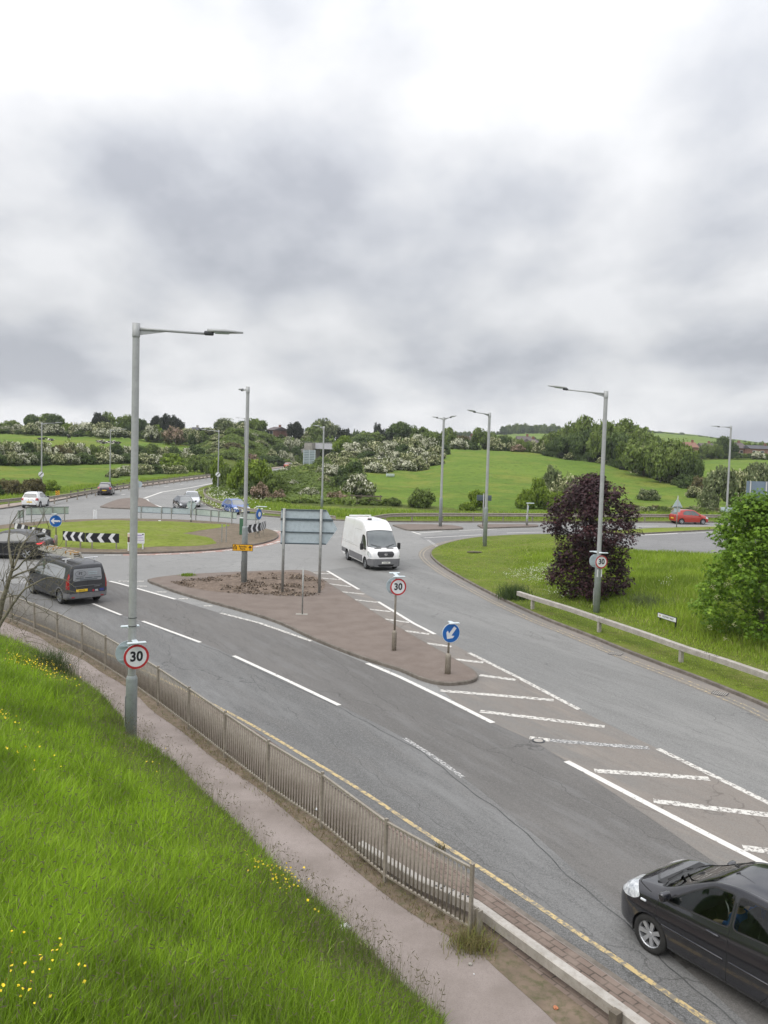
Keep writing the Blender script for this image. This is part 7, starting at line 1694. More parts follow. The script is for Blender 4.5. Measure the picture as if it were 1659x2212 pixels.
# inside: seats, dashboard, wheel
m_seat = M('seat_fabric', (.055, .058, .062), (.04, .042, .045), 8, .9); m_int = M('interior_plastic', (.03, .03, .032), rough=.7)
for x, y in ((.47, .34), (.47, -.34)):
    st_ = empty('seat', (x*L_-mid, y, .30)); st_.parent = car; MB().rbox((.12, 0, .14), (.50, .46, .16), .06).build('cushion', m_seat, st_); MB().rbox((-.14, 0, .46), (.14, .44, .60), .06, ry=-.22).build('backrest', m_seat, st_); MB().rbox((-.23, 0, .83), (.09, .24, .17), .04).build('headrest', m_seat, st_)
MB().rbox((.21*L_-mid, 0, .62), (.18, 1.15, .6), .06, ry=-.2).build('rear_seat', m_seat, car)
MB().rbox((.70*L_-mid, 0, .80), (.42, 1.30, .22), .07).build('dashboard', m_int, car); b = MB(); b.tube([Vector((.615*L_-mid, -.34, .86))+Vector((.06*math.sin(a), .17*math.cos(a), .16*math.sin(a))) for a in np.linspace(0, 6.283, 20)], .014, 6); b.build('steering_wheel', m_int, car)
plate(car, L_-mid+.004, 0, .42, 1, None, m_pl_w)

# person in the passenger seat
m_skin = M('skin', (.50, .30, .21), (.46, .26, .18), 20, .6); m_blue = M('blue_jacket', (.02, .12, .42), (.015, .09, .34), 12, .85); m_hair = M('hair_brown', (.09, .055, .03), (.06, .035, .02), 30, .7); m_jean = M('dark_trousers', (.03, .035, .05), rough=.9)
def skin_body(name, joints, edges, mats, matfn, parent, sub=2, root=0):
    me = bpy.data.meshes.new(name); me.from_pydata([j[0] for j in joints], edges, []); o = link(name, me, parent)
    o.modifiers.new('s', 'SKIN'); me.skin_vertices[0].data.foreach_set('radius', [r for j in joints for r in (j[1] if hasattr(j[1], '__len__') else (j[1], j[1]))])
    me.skin_vertices[0].data[root].use_root = True; md = o.modifiers.new('u', 'SUBSURF'); md.levels = sub; md.render_levels = sub; bpy.context.view_layer.update()
    n_ = bpy.data.meshes.new_from_object(o.evaluated_get(bpy.context.evaluated_depsgraph_get())); o.modifiers.clear(); old = o.data; o.data = n_; bpy.data.meshes.remove(old); n_.name = name; n_.materials.clear()
    for m_ in mats: n_.materials.append(m_)
    for p in n_.polygons: p.material_index = matfn(p.center); p.use_smooth = True
    return o
def person(origin, parent_empty, label, rz, front_hand=(.40, .08, .42)):
    """seated person facing +x; origin at the hip on the seat"""
    e = empty('person', origin, rz); tag(e, label, 'person')
    J = [((0, 0, .08), (.15, .12)), ((.0, 0, .25), (.145, .11)), ((-.04, 0, .42), (.17, .115)), ((-.06, 0, .52), (.10, .085)), ((-.05, 0, .585), .055), ((-.03, 0, .66), (.078, .085)), ((-.025, 0, .755), (.075, .085)),
         ((-.06, .19, .49), .062), ((-.02, .25, .30), .052), ((.16, .235, .17), .042), ((.30, .17, .19), .028), ((-.06, -.19, .49), .062), ((.0, -.25, .31), .052), ((.17, -.22, .20), .042), ((.31, -.15, .20), .028),
         ((.02, .10, .04), .095), ((.42, .12, .08), .075), ((.50, .12, -.28), .05), ((.02, -.10, .04), .095), ((.42, -.12, .08), .075), ((.50, -.12, -.28), .05), ((.58, .12, -.33), .04), ((.58, -.12, -.33), .04),
         ((.345, .16, .185), (.030, .018)), ((.345, -.14, .195), (.030, .018))]
    E_ = [(0, 1), (1, 2), (2, 3), (3, 4), (4, 5), (5, 6), (3, 7), (7, 8), (8, 9), (9, 10), (3, 11), (11, 12), (12, 13), (13, 14), (0, 15), (15, 16), (16, 17), (0, 18), (18, 19), (19, 20), (17, 21), (20, 22), (10, 23), (14, 24)]
    for hx, hy, hz, s in ((.345, .16, .185, 1), (.345, -.14, .195, -1)):
        b_ = 23 if s > 0 else 24
        for k, (dy, l) in enumerate(((-.024, .050), (-.008, .060), (.008, .056), (.023, .044))):
            i0 = len(J); J += [((hx+.028, hy+dy, hz), .0095), ((hx+.028+l*.6, hy+dy*1.15, hz-.008), .0085), ((hx+.028+l, hy+dy*1.2, hz-.026), .0075)]; E_ += [(b_, i0), (i0, i0+1), (i0+1, i0+2)]
        i0 = len(J); J += [((hx+.0, hy-.034*s, hz+.004), .011), ((hx+.032, hy-.052*s, hz-.006), .009)]; E_ += [(b_, i0), (i0, i0+1)]
    def mf(c):
        if c.z > .575: return 0
        if c.x > .285 and c.z > .12: return 0
        return 1 if c.z > .10 and c.x < .30 else 2
    skin_body('body', J, E_, [m_skin, m_blue, m_jean], mf, e)
    h_ = MB(); h_.rbox((-.055, 0, .745), (.17, .175, .19), .07); h_.build('hair', m_hair, e)
    f_ = MB(); f_.rbox((.058, 0, .70), (.035, .026, .045), .012)
    for s in (1, -1): f_.rbox((-.03, s*.083, .705), (.04, .016, .055), .007)
    f_.build('nose_and_ears', m_skin, e)
    for s in (1, -1): MB().rbox((.052, s*.032, .725), (.012, .024, .011), .004).build('eye', m_kfilm, e)
    MB().rbox((.054, 0, .655), (.012, .045, .009), .003).build('mouth', M('lips', (.42, .17, .14)), e)
    return e
lf = Vector((-hd.y, hd.x, 0)); po = c+hd*(.47*L_-mid+.04)+lf*.34; person((po.x, po.y, .50), None, 'person in a blue jacket seated in the black hatchback with hands on the lap', math.atan2(hd.y, hd.x))
po = c+hd*(.47*L_-mid+.04)-lf*.34; pp = person((po.x, po.y, .50), None, 'driver of the black hatchback, mostly hidden behind the passenger', math.atan2(hd.y, hd.x))

# 2. white van
L_, Wd, H, wb, fo, R_ = 5.98, 2.0, 2.72, 3.70, .98, .34
fl_, rl_ = G(790.6, 1229), G(759.3, 1210); hd = Vector((fl_.x-rl_.x+.22, fl_.y-rl_.y, 0)).normalized(); c = centre_at(fl_, hd, L_, fo, wb, Wd, -1); c.z = .006
topv = [(0, .25), (.003, .60), (.006, .88), (.02, .965), (.06, .985), (.3, 1.0), (.55, 1.0), (.63, .985), (.70, .925), (.76, .83), (.80, .745), (.85, .605), (.89, .505), (.915, .475), (.95, .445), (.98, .395), (.993, .33), (1, .22)]
widv = [(0, .95), (.01, .985), (.03, 1), (.5, 1), (.86, 1), (.93, .975), (.965, .93), (.985, .86), (1, .76)]
beltv = [(0, .47), (.5, .47), (.75, .465), (.86, .45), (.95, .40), (1, .30)]; zbv = [(0, .34), (.03, .30), (.08, .26), (.9, .26), (.96, .22), (1, .25)]
S2 = lambda *p: [(a*L_, b*H) for a, b in p]
mpv = M('paint_white_van', (.74, .745, .74), (.66, .655, .64), 1.4, .32, coat=.6, c3=(.55, .54, .51), scale3=4, f3=.25)
cutsv = [('windscreen', 'top', rounded([(.772*L_, -.80), (.885*L_, -.90), (.903*L_, -.55), (.908*L_, 0), (.903*L_, .55), (.885*L_, .90), (.772*L_, .80), (.765*L_, 0)], .10), m_cargl, dict(z=1.2, trim=.035)),
         ('side_window', 'side', rounded(S2((.675, .45), (.86, .425), (.835, .52), (.765, .70), (.69, .715)), .09), m_cargl_d, dict(trim=.03)),
         ('grille', 'front', rounded([(-.42, .29*H), (.42, .29*H), (.53, .36*H), (.46, .415*H), (-.46, .415*H), (-.53, .36*H)], .05), m_trim, dict(d=.45)),
         ('bumper', 'side', S2((.885, .07), (1.01, .07), (1.01, .262), (.955, .262), (.90, .235)), m_grplas, dict(ymin=-9, one=1)),
         ('lower_cladding', 'side', S2((.0, .17), (.185, .17), (.185, .275), (.0, .275)), m_grplas, dict(ymin=.5)), ('lower_cladding', 'side', S2((.29, .135), (.755, .135), (.755, .275), (.29, .275)), m_grplas, dict(ymin=.5)),
         ('headlight', 'side', rounded(S2((.905, .325), (.90, .40), (.93, .41), (.965, .37), (.985, .315), (.985, .285), (.95, .285)), .05), m_headl, dict(ymin=.50)),
         ('lower_intake', 'front', rounded([(-.40, .095*H), (.40, .095*H), (.52, .14*H), (-.52, .14*H)], .03), m_seam, dict(d=.3)),
         ('rear_light', 'side', S2((.0, .33), (.018, .33), (.018, .52), (.0, .52)), m_tail, dict(ymin=.8))]
seamsv = [('side', S2((.64, .16), (.64, .46), (.665, .74))), ('side', S2((.865, .425), (.86, .30), (.865, .25))), ('side', S2((.43, .16), (.43, .80))), ('side', S2((.43, .80), (.64, .80))), ('side', S2((.02, .46), (.42, .46))), ('side', S2((.65, .455), (.86, .43)))]
van, mid, ob = build_car('van', c, hd, 'white high-roof van driving round the bend towards the camera', 'van', L_, Wd, H, wb, fo, R_, topv, widv, zbv, beltv, .80, cutsv, mpv, 1.35, alloy=m_alloy_d, tyre_w=.22, spokes=8, seams=seamsv, arch=1.22, belt_in=.03, crown=.05)
for s in (1, -1): b = MB(); b.rbox((.815*L_-mid, s*(Wd/2+.17), 1.32), (.12, .20, .40), .05); b.box((.81*L_-mid, s*(Wd/2+.03), 1.22), (.06, .18, .05)); b.build('mirror', m_trim, van)
b = MB()
for z in (.315, .34, .365, .39): b.rbox((L_-mid-.045-(.39-z)*-.15, 0, z*H), (.03, .84, .018), .006)
b.build('grille_bar', m_grplas, van)
b = MB(); b.tube([(L_-mid-.035, 0, .352*H), (L_-mid-.012, 0, .350*H)], .075, 20); b.bm.transform(Matrix.Diagonal((1, 1.35, 1, 1))); o = b.build('oval_badge', m_chrome, van)
plate(van, L_-mid+.006, 0, .178*H, 1, 'CV65 MBU', m_pl_w)
for s in (1, -1):
    MB().rbox((L_-mid-.17, s*.74, .335*H), (.05, .13, .11), .02, rz=s*.5).build('lit_lamp', m_headon if s < 0 else m_headl, van); MB().rbox((L_-mid-.13, s*.72, .145*H), (.05, .14, .09), .02, rz=-s*.3).build('fog_lamp', m_trim, van)
    MB().rbox((.925*L_-mid, s*.38, .470*H+.004), (.07, .42, .02), .008, ry=.25).build('bonnet_vent', m_trim, van)
MB().rbox((.12*L_-mid, 0, H+.05), (.16, 1.45, .10), .03).build('roof_light_bar', mpv, van); MB().rbox((.50*L_-mid, -.10, H+.045), (.16, .26, .09), .035).build('roof_vent', m_trim, van)
MB().box((.32*L_-mid, -.05, H+.004), (1.6, .70, .004), ).build('faded_red_marking', M('faded_red', (.72, .52, .50), (.74, .72, .72), 2.5, .5, lo=.4, hi=.55), van)
b = MB()
for s in (-1, 1): b.tube([(.905*L_-mid, s*.1, .49*H), (.875*L_-mid, s*.72, .545*H)], .012, 5)
b.build('wiper', m_trim, van); handle(van, .685*L_-mid, Wd/2+.005, .40*H, -1, mpv, .2)
for s in (1, -1): MB().rbox((.805*L_-mid, s*.42, .655*H), (.08, .55, .12), .02, ry=.9).build('sun_visor', m_signback_g, van)

# 3. dark grey van with ladders
L_, Wd, H, wb, fo, R_ = 4.82, 1.835, 1.84, 3.06, .90, .325
z = lambda x, y: ((x/4.1475)/1.1573, (1200+y/4.1475)/1.1573)
rr_, rf_ = G(*z(633, 1284)), G(*z(350, 1167)); hd = Vector((-.70, .714, 0))
lf = Vector((-hd.y, hd.x, 0)); c = Vector((rr_.x, rr_.y, 0))+hd*(wb/2)-lf*(Wd/2-.1); c.z = .006
topc = [(0, .30), (.003, .50), (.008, .80), (.02, .935), (.05, .975), (.2, .995), (.45, 1.0), (.60, .985), (.68, .93), (.755, .80), (.82, .665), (.86, .615), (.92, .565), (.965, .50), (.988, .42), (1, .30)]
widc = [(0, .93), (.01, .97), (.04, 1), (.7, 1), (.85, .985), (.93, .93), (.97, .85), (.99, .74), (1, .62)]; beltc = [(0, .60), (.3, .60), (.6, .585), (.8, .555), (.92, .5), (1, .40)]
S3 = lambda *p: [(a*L_, b*H) for a, b in p]; mpc = paint('paint_dark_grey', (.032, .033, .037), .0, .42, .35); m_decal = M('silver_vinyl', (.27, .28, .295), (.31, .32, .335), 2, .45)
cutsc = [('windscreen', 'top', rounded([(.655*L_, -.66), (.80*L_, -.76), (.83*L_, 0), (.80*L_, .76), (.655*L_, .66), (.64*L_, 0)], .08), m_cargl_d, dict(z=1.0, trim=.03)),
         ('side_window', 'side', rounded(S3((.555, .585), (.78, .555), (.755, .64), (.69, .80), (.64, .875), (.565, .885)), .06), m_cargl, dict(trim=.02)),
         ('vinyl_panel', 'side', rounded(S3((.10, .62), (.545, .59), (.545, .885), (.30, .89), (.12, .87)), .06), m_decal, dict(ymin=.4)),
         ('vinyl_panel_rear', 'rear', rounded([(-.66, .60*H), (-.45, .535*H), (.45, .535*H), (.66, .60*H), (.62, .87*H), (-.62, .87*H)], .06), m_decal, dict(d=.3)),
         ('tail_light', 'side', rounded(S3((.0, .40), (.035, .38), (.045, .60), (.03, .80), (.0, .80)), .02), m_tail, dict(ymin=.815)),
         ('bumper', 'side', S3((-.01, .10), (.13, .12), (.13, .29), (-.01, .31)), m_grplas, dict(ymin=-9, one=1)),
         ('headlight', 'side', S3((.88, .43), (.90, .54), (.96, .47), (.975, .42)), m_headl, dict(ymin=.5))]
seamsc = [('side', S3((.55, .14), (.55, .60))), ('side', S3((.79, .55), (.785, .3), (.78, .15))), ('side', S3((.30, .20), (.30, .88))), ('side', S3((.10, .50), (.54, .48))), ('side', S3((.785, .30), (.32, .27))), ('rear', [(0.0, .32*H), (0.0, .92*H)]), ('rear', [(-.7, .47*H), (.7, .47*H)])]
dv, mid, ob = build_car('van', c, hd, 'dark grey van with silver vinyl windows and ladders on its roof', 'van', L_, Wd, H, wb, fo, R_, topc, widc, [(0, .33), (.05, .25), (.1, .22), (.9, .2), (1, .26)], beltc, .70, cutsc, mpc, 1.35, alloy=m_alloy_d, spokes=10, seams=seamsc, arch=1.18, archm=m_grplas, belt_in=.035, crown=.04)
plate(dv, -mid-.012, .27, .36*H, -1, 'PJ70 FTE', m_pl_y, tilt=.0)
def dv_text(t, size, x, y, z_, m_=m_kfilm, **k): return put_text(t, size, m_, dv, (x, y, z_), (-1, 0, .06), **k)
xr3 = -mid-.004+.045
for t_, sz, y, zz_, k in (('FT', .17, .33, 1.40, dict(bold=.002)),): dv_text(t_, sz, xr3-.045, y, zz_, **k)
b = MB(); b.tube([Vector((xr3-.045, .33+.24*math.cos(a), 1.40+.13*math.sin(a))) for a in np.linspace(0, 6.283, 30)], .006, 4, cap=False); b.build('oval_logo', m_kfilm, dv)
for y0, y1, zz_ in ((.56, .20, 1.205), (.14, -.20, 1.205), (-.26, -.60, 1.205), (.36, -.42, 1.125)): MB().box((xr3-.055, (y0+y1)/2, zz_), (.006, abs(y1-y0), .028)).build('lettering_line', m_groove, dv)
for y, zz_ in ((-.22, 1.44), (-.22, 1.36)): MB().box((xr3-.045, y, zz_), (.006, .40, .035)).build('lettering_line', m_signback, dv)
MB().rbox((-mid-.012, -.42, .80), (.025, .26, .03), .01).build('door_handle', m_grplas, dv); MB().box((-mid-.006, 0, .86), (.02, 1.3, .02)).build('trim_strip', m_grplas, dv)
m_logo_r = M('logo_red', (.4, .03, .05)); m_logo_b = M('logo_blue', (.04, .05, .2))
b = MB(); b.tube([(-mid-.008, -.25, .62), (-mid-.014, -.25, .62)], .05, 12); b.build('red_logo', m_logo_r, dv); MB().box((-mid-.01, -.40, .64), (.012, .12, .03)).build('white_logo', m_wfilm, dv); MB().box((-mid-.01, -.40, .585), (.012, .14, .018)).build('white_logo', m_wfilm, dv); MB().box((-mid-.01, -.64, .63), (.012, .20, .11)).build('blue_logo', m_logo_b, dv)
for s in (1, -1): MB().rbox((-mid-.004, s*.66, .205*H), (.03, .14, .05), .01).build('rear_reflector', m_tail, dv); MB().rbox((.025, 0, 0), (.0101, .01, .01), .001); mirror(dv, .735*L_-mid, Wd/2-.03, .60*H, m_trim, s, 1.25); handle(dv, .57*L_-mid, Wd/2, .50*H, s, m_trim); handle(dv, .49*L_-mid, Wd/2, .50*H, s, m_trim)
for s in (1,):
    for y0, zz_, w_ in ((.36, 1.43, .9), (.30, 1.34, .75)): MB().box(((.22+y0*.3)*L_-mid, Wd/2-.125+(1.40-zz_)*.25, zz_), (w_*.8, .006, .03), ).build('lettering_line', m_groove, dv)
    b = MB(); b.tube([Vector(((.46)*L_-mid+.16*math.cos(a), Wd/2-.115, 1.38+.11*math.sin(a))) for a in np.linspace(0, 6.283, 24)], .007, 4, cap=False); b.build('oval_logo', m_kfilm, dv)
    put_text('FT', .13, m_kfilm, dv, (.46*L_-mid, Wd/2-.10, 1.38), (0, 1, .12), bold=.002)
# roof bars (parts) and ladders (things resting on them)
rb = []
for f in (.16, .60):
    b = MB(); b.rbox((f*L_-mid, 0, H+.13), (.06, 1.62, .035), .012)
    for s in (1, -1): b.box((f*L_-mid, s*.66, H+.055), (.05, .05, .14))
    b.build('roof_bar', m_wfilm if f < .3 else m_grplas, dv)
m_lad = M('aluminium_ladder', (.52, .50, .45), (.42, .40, .36), 6, .5, metal=.3); m_strap = M('strap_orange', (.45, .26, .07), (.3, .16, .05), 10, .8)
def ladder(off_y, off_z, x0, x1, lab, w=.40, ext=0.0):
    p = dv.matrix_basis @ Vector((0, off_y, H+.15+off_z)); e = empty('ladder', p, dv.rotation_euler.z); tag(e, lab, 'ladder')
    for s in (1, -1): MB().box(((x0+x1)/2, s*w/2, .04), (x1-x0, .028, .08)).build('stile', m_lad, e)
    b = MB(); k = x0+.14
    while k < x1: b.tube([(k, -w/2, .04), (k, w/2, .04)], .016, 6); k += .25
    b.build('rungs', m_lad, e); return e
ladder(.22, 0, -1.95, 1.95, 'lower aluminium ladder on the roof rack of the dark grey van', .42)
ladder(.22, .085, -1.85, 1.75, 'middle aluminium ladder of the stack on the dark grey van', .38)
l3 = ladder(.22, .17, -1.80, 1.55, 'topmost aluminium ladder with orange straps on the dark grey van', .34)
for x in (-1.55, -1.05, .25, .9): MB().rbox((x, 0, .03), (.07, .46, .12), .02).build('strap', m_strap, l3)

def quick(name, kind, loc, hd, label, cat, L_, Wd, H, wb, fo, R_, mat, top=None, wid=None, belt=None, roofw=None, det=.7, extra=(), spokes=6, glass=None, alloy=None, archm=None, rear_plate=True, front_plate=True, lit=False, brake=False, tailm=None, head=None, wfx=(0, 0), group=None, zb=None, mirr=None):
    S_ = lambda *p: [(a*L_, b*H) for a, b in p]; gl = glass or m_cargl_d
    cuts = [('windscreen', 'top', rounded([((.545+wfx[0])*L_, -roofw*.88), ((.735+wfx[1])*L_, -Wd*.39), ((.765+wfx[1])*L_, 0), ((.735+wfx[1])*L_, Wd*.39), ((.545+wfx[0])*L_, roofw*.88)], .06), m_cargl, dict(z=H*.55, trim=.025)),
            ('side_window', 'side', rounded(S_((.455, .635), (.70+wfx[1]*.7, .605), (.60+wfx[0], .82), (.53+wfx[0]*.5, .905), (.455, .915)), .05), gl, dict(trim=.02)),
            ('side_window', 'side', rounded(S_((.21, .665), (.44, .635), (.44, .915), (.31, .91), (.23, .83)), .05), gl, dict(trim=.02)),
            ('rear_window', 'rear', rounded([(-Wd*.36, .68*H), (Wd*.36, .68*H), (Wd*.31, .89*H), (-Wd*.31, .89*H)], .06), m_cargl_d, dict(d=L_*.25, trim=.02)),
            ('headlight', 'side', rounded(S_(*(head or ((.875, .44), (.90, .53), (.955, .485), (.985, .41), (.93, .39)))), .03), m_headl, dict(ymin=Wd*.24)),
            ('tail_light', 'side', rounded(S_((-.01, .49), (.055, .49), (.06, .64), (.01, .66), (-.01, .64)), .03), tailm or m_tail, dict(ymin=Wd*.31)),
            ('grille', 'front', rounded([(-Wd*.20, .34*H), (Wd*.20, .34*H), (Wd*.23, .41*H), (-Wd*.23, .41*H)], .03), m_trim, dict(d=.4)),
            ('lower_intake', 'front', rounded([(-Wd*.30, .15*H), (Wd*.30, .15*H), (Wd*.26, .24*H), (-Wd*.26, .24*H)], .03), m_trim, dict(d=.4))]+[(a, b_, S_(*p_), m_, k_) for a, b_, p_, m_, k_ in extra]
    e, mid, ob = build_car(name, loc, hd, label, cat, L_, Wd, H, wb, fo, R_, top or HATCH, wid or WID, zb or ZB, belt or BELT, roofw, cuts, mat, det, spokes=spokes, alloy=alloy, archm=archm, group=group, seams=[('side', S_((.45, .16), (.448, .63))), ('side', S_((.725, .58), (.735, .4), (.72, .17)))])
    for s in (1, -1): mirror(e, .69*L_-mid, Wd/2-.04, .635*H, mirr or mat, s, 1.1); handle(e, .49*L_-mid, Wd/2, .54*H, s, mat); handle(e, .25*L_-mid, Wd/2, .56*H, s, mat)
    plate(e, -mid-.006, 0, .40*H, -1, None, m_pl_y); plate(e, L_-mid+.006, 0, .27*H, 1, None, m_pl_w)
    if lit:
        for s in (1, -1): MB().rbox((.945*L_-mid, s*Wd*.36, .455*H), (.14, .10, .08), .03).build('lit_lamp', m_headon, e)
    return e, mid
def heading(a, b): v = Vector((b.x-a.x, b.y-a.y, 0)); return v.normalized()
# 4. black coupe-like SUV at the left edge, braking
L_, Wd, H, wb, fo, R_ = 4.73, 1.95, 1.66, 2.87, .88, .37
a_ = G(58.3, 1209); hd = (G(0, 1205.3)-G(60, 1207.2)).normalized(); lf = Vector((-hd.y, hd.x, 0)); c = Vector((a_.x, a_.y, 0))+hd*(wb/2)-lf*(Wd/2-.1); c.z = .006
tops = [(0, .38), (.004, .56), (.015, .665), (.045, .705), (.09, .80), (.15, .91), (.24, .97), (.36, 1.0), (.46, 1.0), (.56, .96), (.64, .86), (.71, .74), (.76, .675), (.82, .65), (.90, .61), (.955, .55), (.985, .45), (1, .32)]
suv, mid = quick('car', 's', c, hd, 'black sloping-roofed estate car with lit tail light at the left edge', 'car', L_, Wd, H, wb, fo, R_, paint('paint_black', (.010, .010, .012), .0, .35, .3), top=tops, roofw=.62, det=1.1, spokes=5, tailm=m_tail)
MB().rbox((.10*L_-mid, 0, .855*H), (.28, 1.15, .04), .015, ry=.0).build('rear_spoiler', m_trim, suv); 
for s in (1, -1): MB().rbox((.055*L_-mid, s*(Wd*.455), .575*H), (.34, .06, .075), .02, rz=s*.16).build('lit_tail_lamp', m_brake, suv); MB().rbox((.42*L_-mid, s*(Wd/2+.004), .18*H), (2.0, .02, .03), .01).build('sill_strip', m_grplas, suv)
# 5. white hatchback on the left road
L_, Wd, H, wb, fo, R_ = 4.08, 1.74, 1.58, 2.59, .82, .32
r1, f1 = G(85.4, 1097.6), G(109.4, 1094.4); hd = Vector((-.09, .996, 0)); rgt = Vector((hd.y, -hd.x, 0)); c = Vector((r1.x, r1.y, 0))+hd*(wb/2)-rgt*(Wd/2-.1); c.z = .006
print('white hatch wb', (f1-r1).length)
mw_ = paint('paint_white', (.72, .73, .73), 0, .3)
wh, mid = quick('hatchback', 'h', c, hd, 'white hatchback with roof rails and black arch trims on the left road', 'car', L_, Wd, H, wb, fo, R_, mw_, roofw=.60, det=.8, archm=m_trim, mirr=m_trim, extra=[('bumper_insert', 'rear', (), m_trim, dict(d=.4))][:0])
for s in (1, -1): b = MB(); b.tube([(.16*L_-mid, s*.55, H-.02), (.20*L_-mid, s*.55, H+.05), (.50*L_-mid, s*.55, H+.05), (.54*L_-mid, s*.55, H-.03)], .018, 6); b.build('roof_rail', m_trim, wh)
MB().rbox((-mid+.02, 0, .20*H), (.10, 1.35, .12), .03).build('bumper_insert', m_trim, wh)
# 6. small black crossover
L_, Wd, H, wb, fo, R_ = 4.13, 1.765, 1.57, 2.53, .85, .345
r1, r2, f1 = G(215.6, 1069.2), G(237.5, 1070.3), G(247.5, 1068.6); hd = heading(r2, f1); rr1_ = (r1+r2)/2; hd = Vector((-.20, .98, 0)); c = Vector((rr1_.x, rr1_.y, 0))+hd*(wb/2); c.z = .006
crs, mid = quick('crossover', 'c', c, hd, 'small black crossover driving away on the left road', 'car', L_, Wd, H, wb, fo, R_, paint('paint_purple_black', (.03, .022, .028), .3, .25), roofw=.56, det=.7, alloy=m_alloy_d)
# 7. dark saloon, 8. white crossover behind, 9. blue hatchback
L_, Wd, H, wb, fo, R_ = 4.42, 1.79, 1.44, 2.73, .86, .325
r1, f1 = G(374.2, 1099.6), G(387.4, 1103); hd = Vector((.42, -.907, 0)); lf = Vector((-hd.y, hd.x, 0)); c = Vector((f1.x, f1.y, 0))-hd*(wb/2)+lf*(Wd/2-.1); c.z = .006
topz = [(0, .45), (.004, .58), (.015, .68), (.06, .735), (.13, .80), (.22, .93), (.32, .985), (.42, 1.0), (.50, .985), (.58, .915), (.66, .80), (.72, .71), (.80, .665), (.89, .615), (.95, .55), (.985, .45), (1, .33)]
quick('saloon', 'd', c, hd, 'dark grey saloon with lit headlight waiting to enter the roundabout', 'car', L_, Wd, H, wb, fo, R_, paint('paint_graphite', (.045, .047, .05), .5, .22), top=topz, roofw=.55, det=.8, lit=True)
L_, Wd, H, wb, fo, R_ = 4.38, 1.84, 1.60, 2.65, .90, .345
f1 = G(431, 1095.3); hd = Vector((.22, -.975, 0)); lf = Vector((-hd.y, hd.x, 0)); c = Vector((f1.x, f1.y, 0))-hd*(wb/2)-lf*(Wd/2-.1); c.z = .006
quick('crossover', 'w', c, hd, 'silver-white crossover following right behind the dark saloon', 'car', L_, Wd, H, wb, fo, R_, paint('paint_silver_white', (.55, .56, .58), .2, .25), roofw=.60, det=.8, mirr=m_trim, archm=m_trim)
L_, Wd, H, wb, fo, R_ = 4.32, 1.765, 1.42, 2.69, .80, .33
r1, f1 = G(479.4, 1108.8), G(503.4, 1111.2); hd = heading(r1, f1); hd = Vector((.504, -.864, 0)); lf = Vector((-hd.y, hd.x, 0)); c = Vector((f1.x, f1.y, 0))-hd*(wb/2)+lf*(Wd/2-.1); c.z = .006
quick('hatchback', 'b', c, hd, 'bright blue hatchback on the exit bend in front of the pink hawthorns', 'car', L_, Wd, H, wb, fo, R_, paint('paint_blue', (.025, .10, .36), .3, .22), roofw=.56, det=.9, spokes=10, extra=())
# 10. red hatchback on the far right road, 11. red car in the cutting
L_, Wd, H, wb, fo, R_ = 3.78, 1.69, 1.50, 2.39, .78, .30
r1, f1 = G(1470.5, 1132.9), G(1518, 1133); hd = heading(r1, f1); hd = Vector((.985, .17, 0)); rgt = Vector((hd.y, -hd.x, 0)); c = (r1+f1)/2-rgt*(Wd/2-.1); c.z = .006; print('red wb', (f1-r1).length)
topr = [(0, .40), (.004, .55), (.012, .64), (.035, .72), (.07, .86), (.10, .945), (.16, .975), (.3, 1.0), (.46, 1.0), (.56, .965), (.64, .87), (.71, .755), (.765, .675), (.82, .645), (.88, .60), (.935, .53), (.97, .46), (.987, .40), (1, .30)]
quick('hatchback', 'r', c, hd, 'small red hatchback driving right along the far barrier', 'car', L_, Wd, H, wb, fo, R_, paint('paint_red', (.40, .035, .022), .1, .25), top=topr, roofw=.58, det=.9, spokes=8, glass=m_cargl)
a_ = AT(624, 1007, 225); quick('hatchback', 'x', Vector((a_.x, 225, .0)), Vector((.25, .97, 0)), 'distant dark red car on the road through the cutting', 'car', 3.9, 1.7, 1.5, 2.45, .8, .31, paint('paint_dark_red', (.25, .03, .025), .1, .3), roofw=.58, det=.45)

# ------------------------------------------------------------------ bare tree at the left edge (its trunk stands out of frame on the bank)
def bt(pts, sc=8.537): return [(x/sc, 1123.3+y/sc) for x, y in pts]
YB = 17.5
tr0 = AT(-26, 1500, YB); tzb = bz(tr0.x, tr0.y); e = empty('bare_tree', (tr0.x, tr0.y, tzb)); tag(e, 'bare leafless tree with lichen-covered twigs leaning in at the left edge', 'tree'); off = Vector(e.location)
def limb(b, pts, r0, r1, Y0=YB, dY=0.0, n=7):
    P3 = [AT(u, v, Y0+dY*i/(len(pts)-1)) for i, (u, v) in enumerate(pts)]; P3 = smooth_line(P3, 3); m_ = len(P3)
    b.tube([p-off for p in P3], [r0+(r1-r0)*i/(m_-1) for i in range(m_)], n); return P3
b = MB(); limbs = []
base0 = uv_of((tr0.x, tr0.y, tzb-.2))
T0 = [base0, (-14, 1400), (-4, 1345)]+bt([(40, 1500), (100, 1330), (150, 1160), (210, 960), (235, 880)]); limbs.append(limb(b, T0, .075, .028, n=10))
limbs.append(limb(b, bt([(235, 880), (205, 760), (185, 620), (165, 480), (165, 330), (180, 160), (210, 60), (255, -10), (330, -140)]), .032, .006, dY=.5))
limbs.append(limb(b, bt([(235, 880), (255, 700), (300, 540), (370, 400), (440, 330)]), .02, .004, dY=-.4)); limbs.append(limb(b, bt([(240, 890), (300, 760), (360, 600), (400, 480), (520, 330), (620, 200), (740, 40), (800, -60)]), .028, .005, dY=.9))
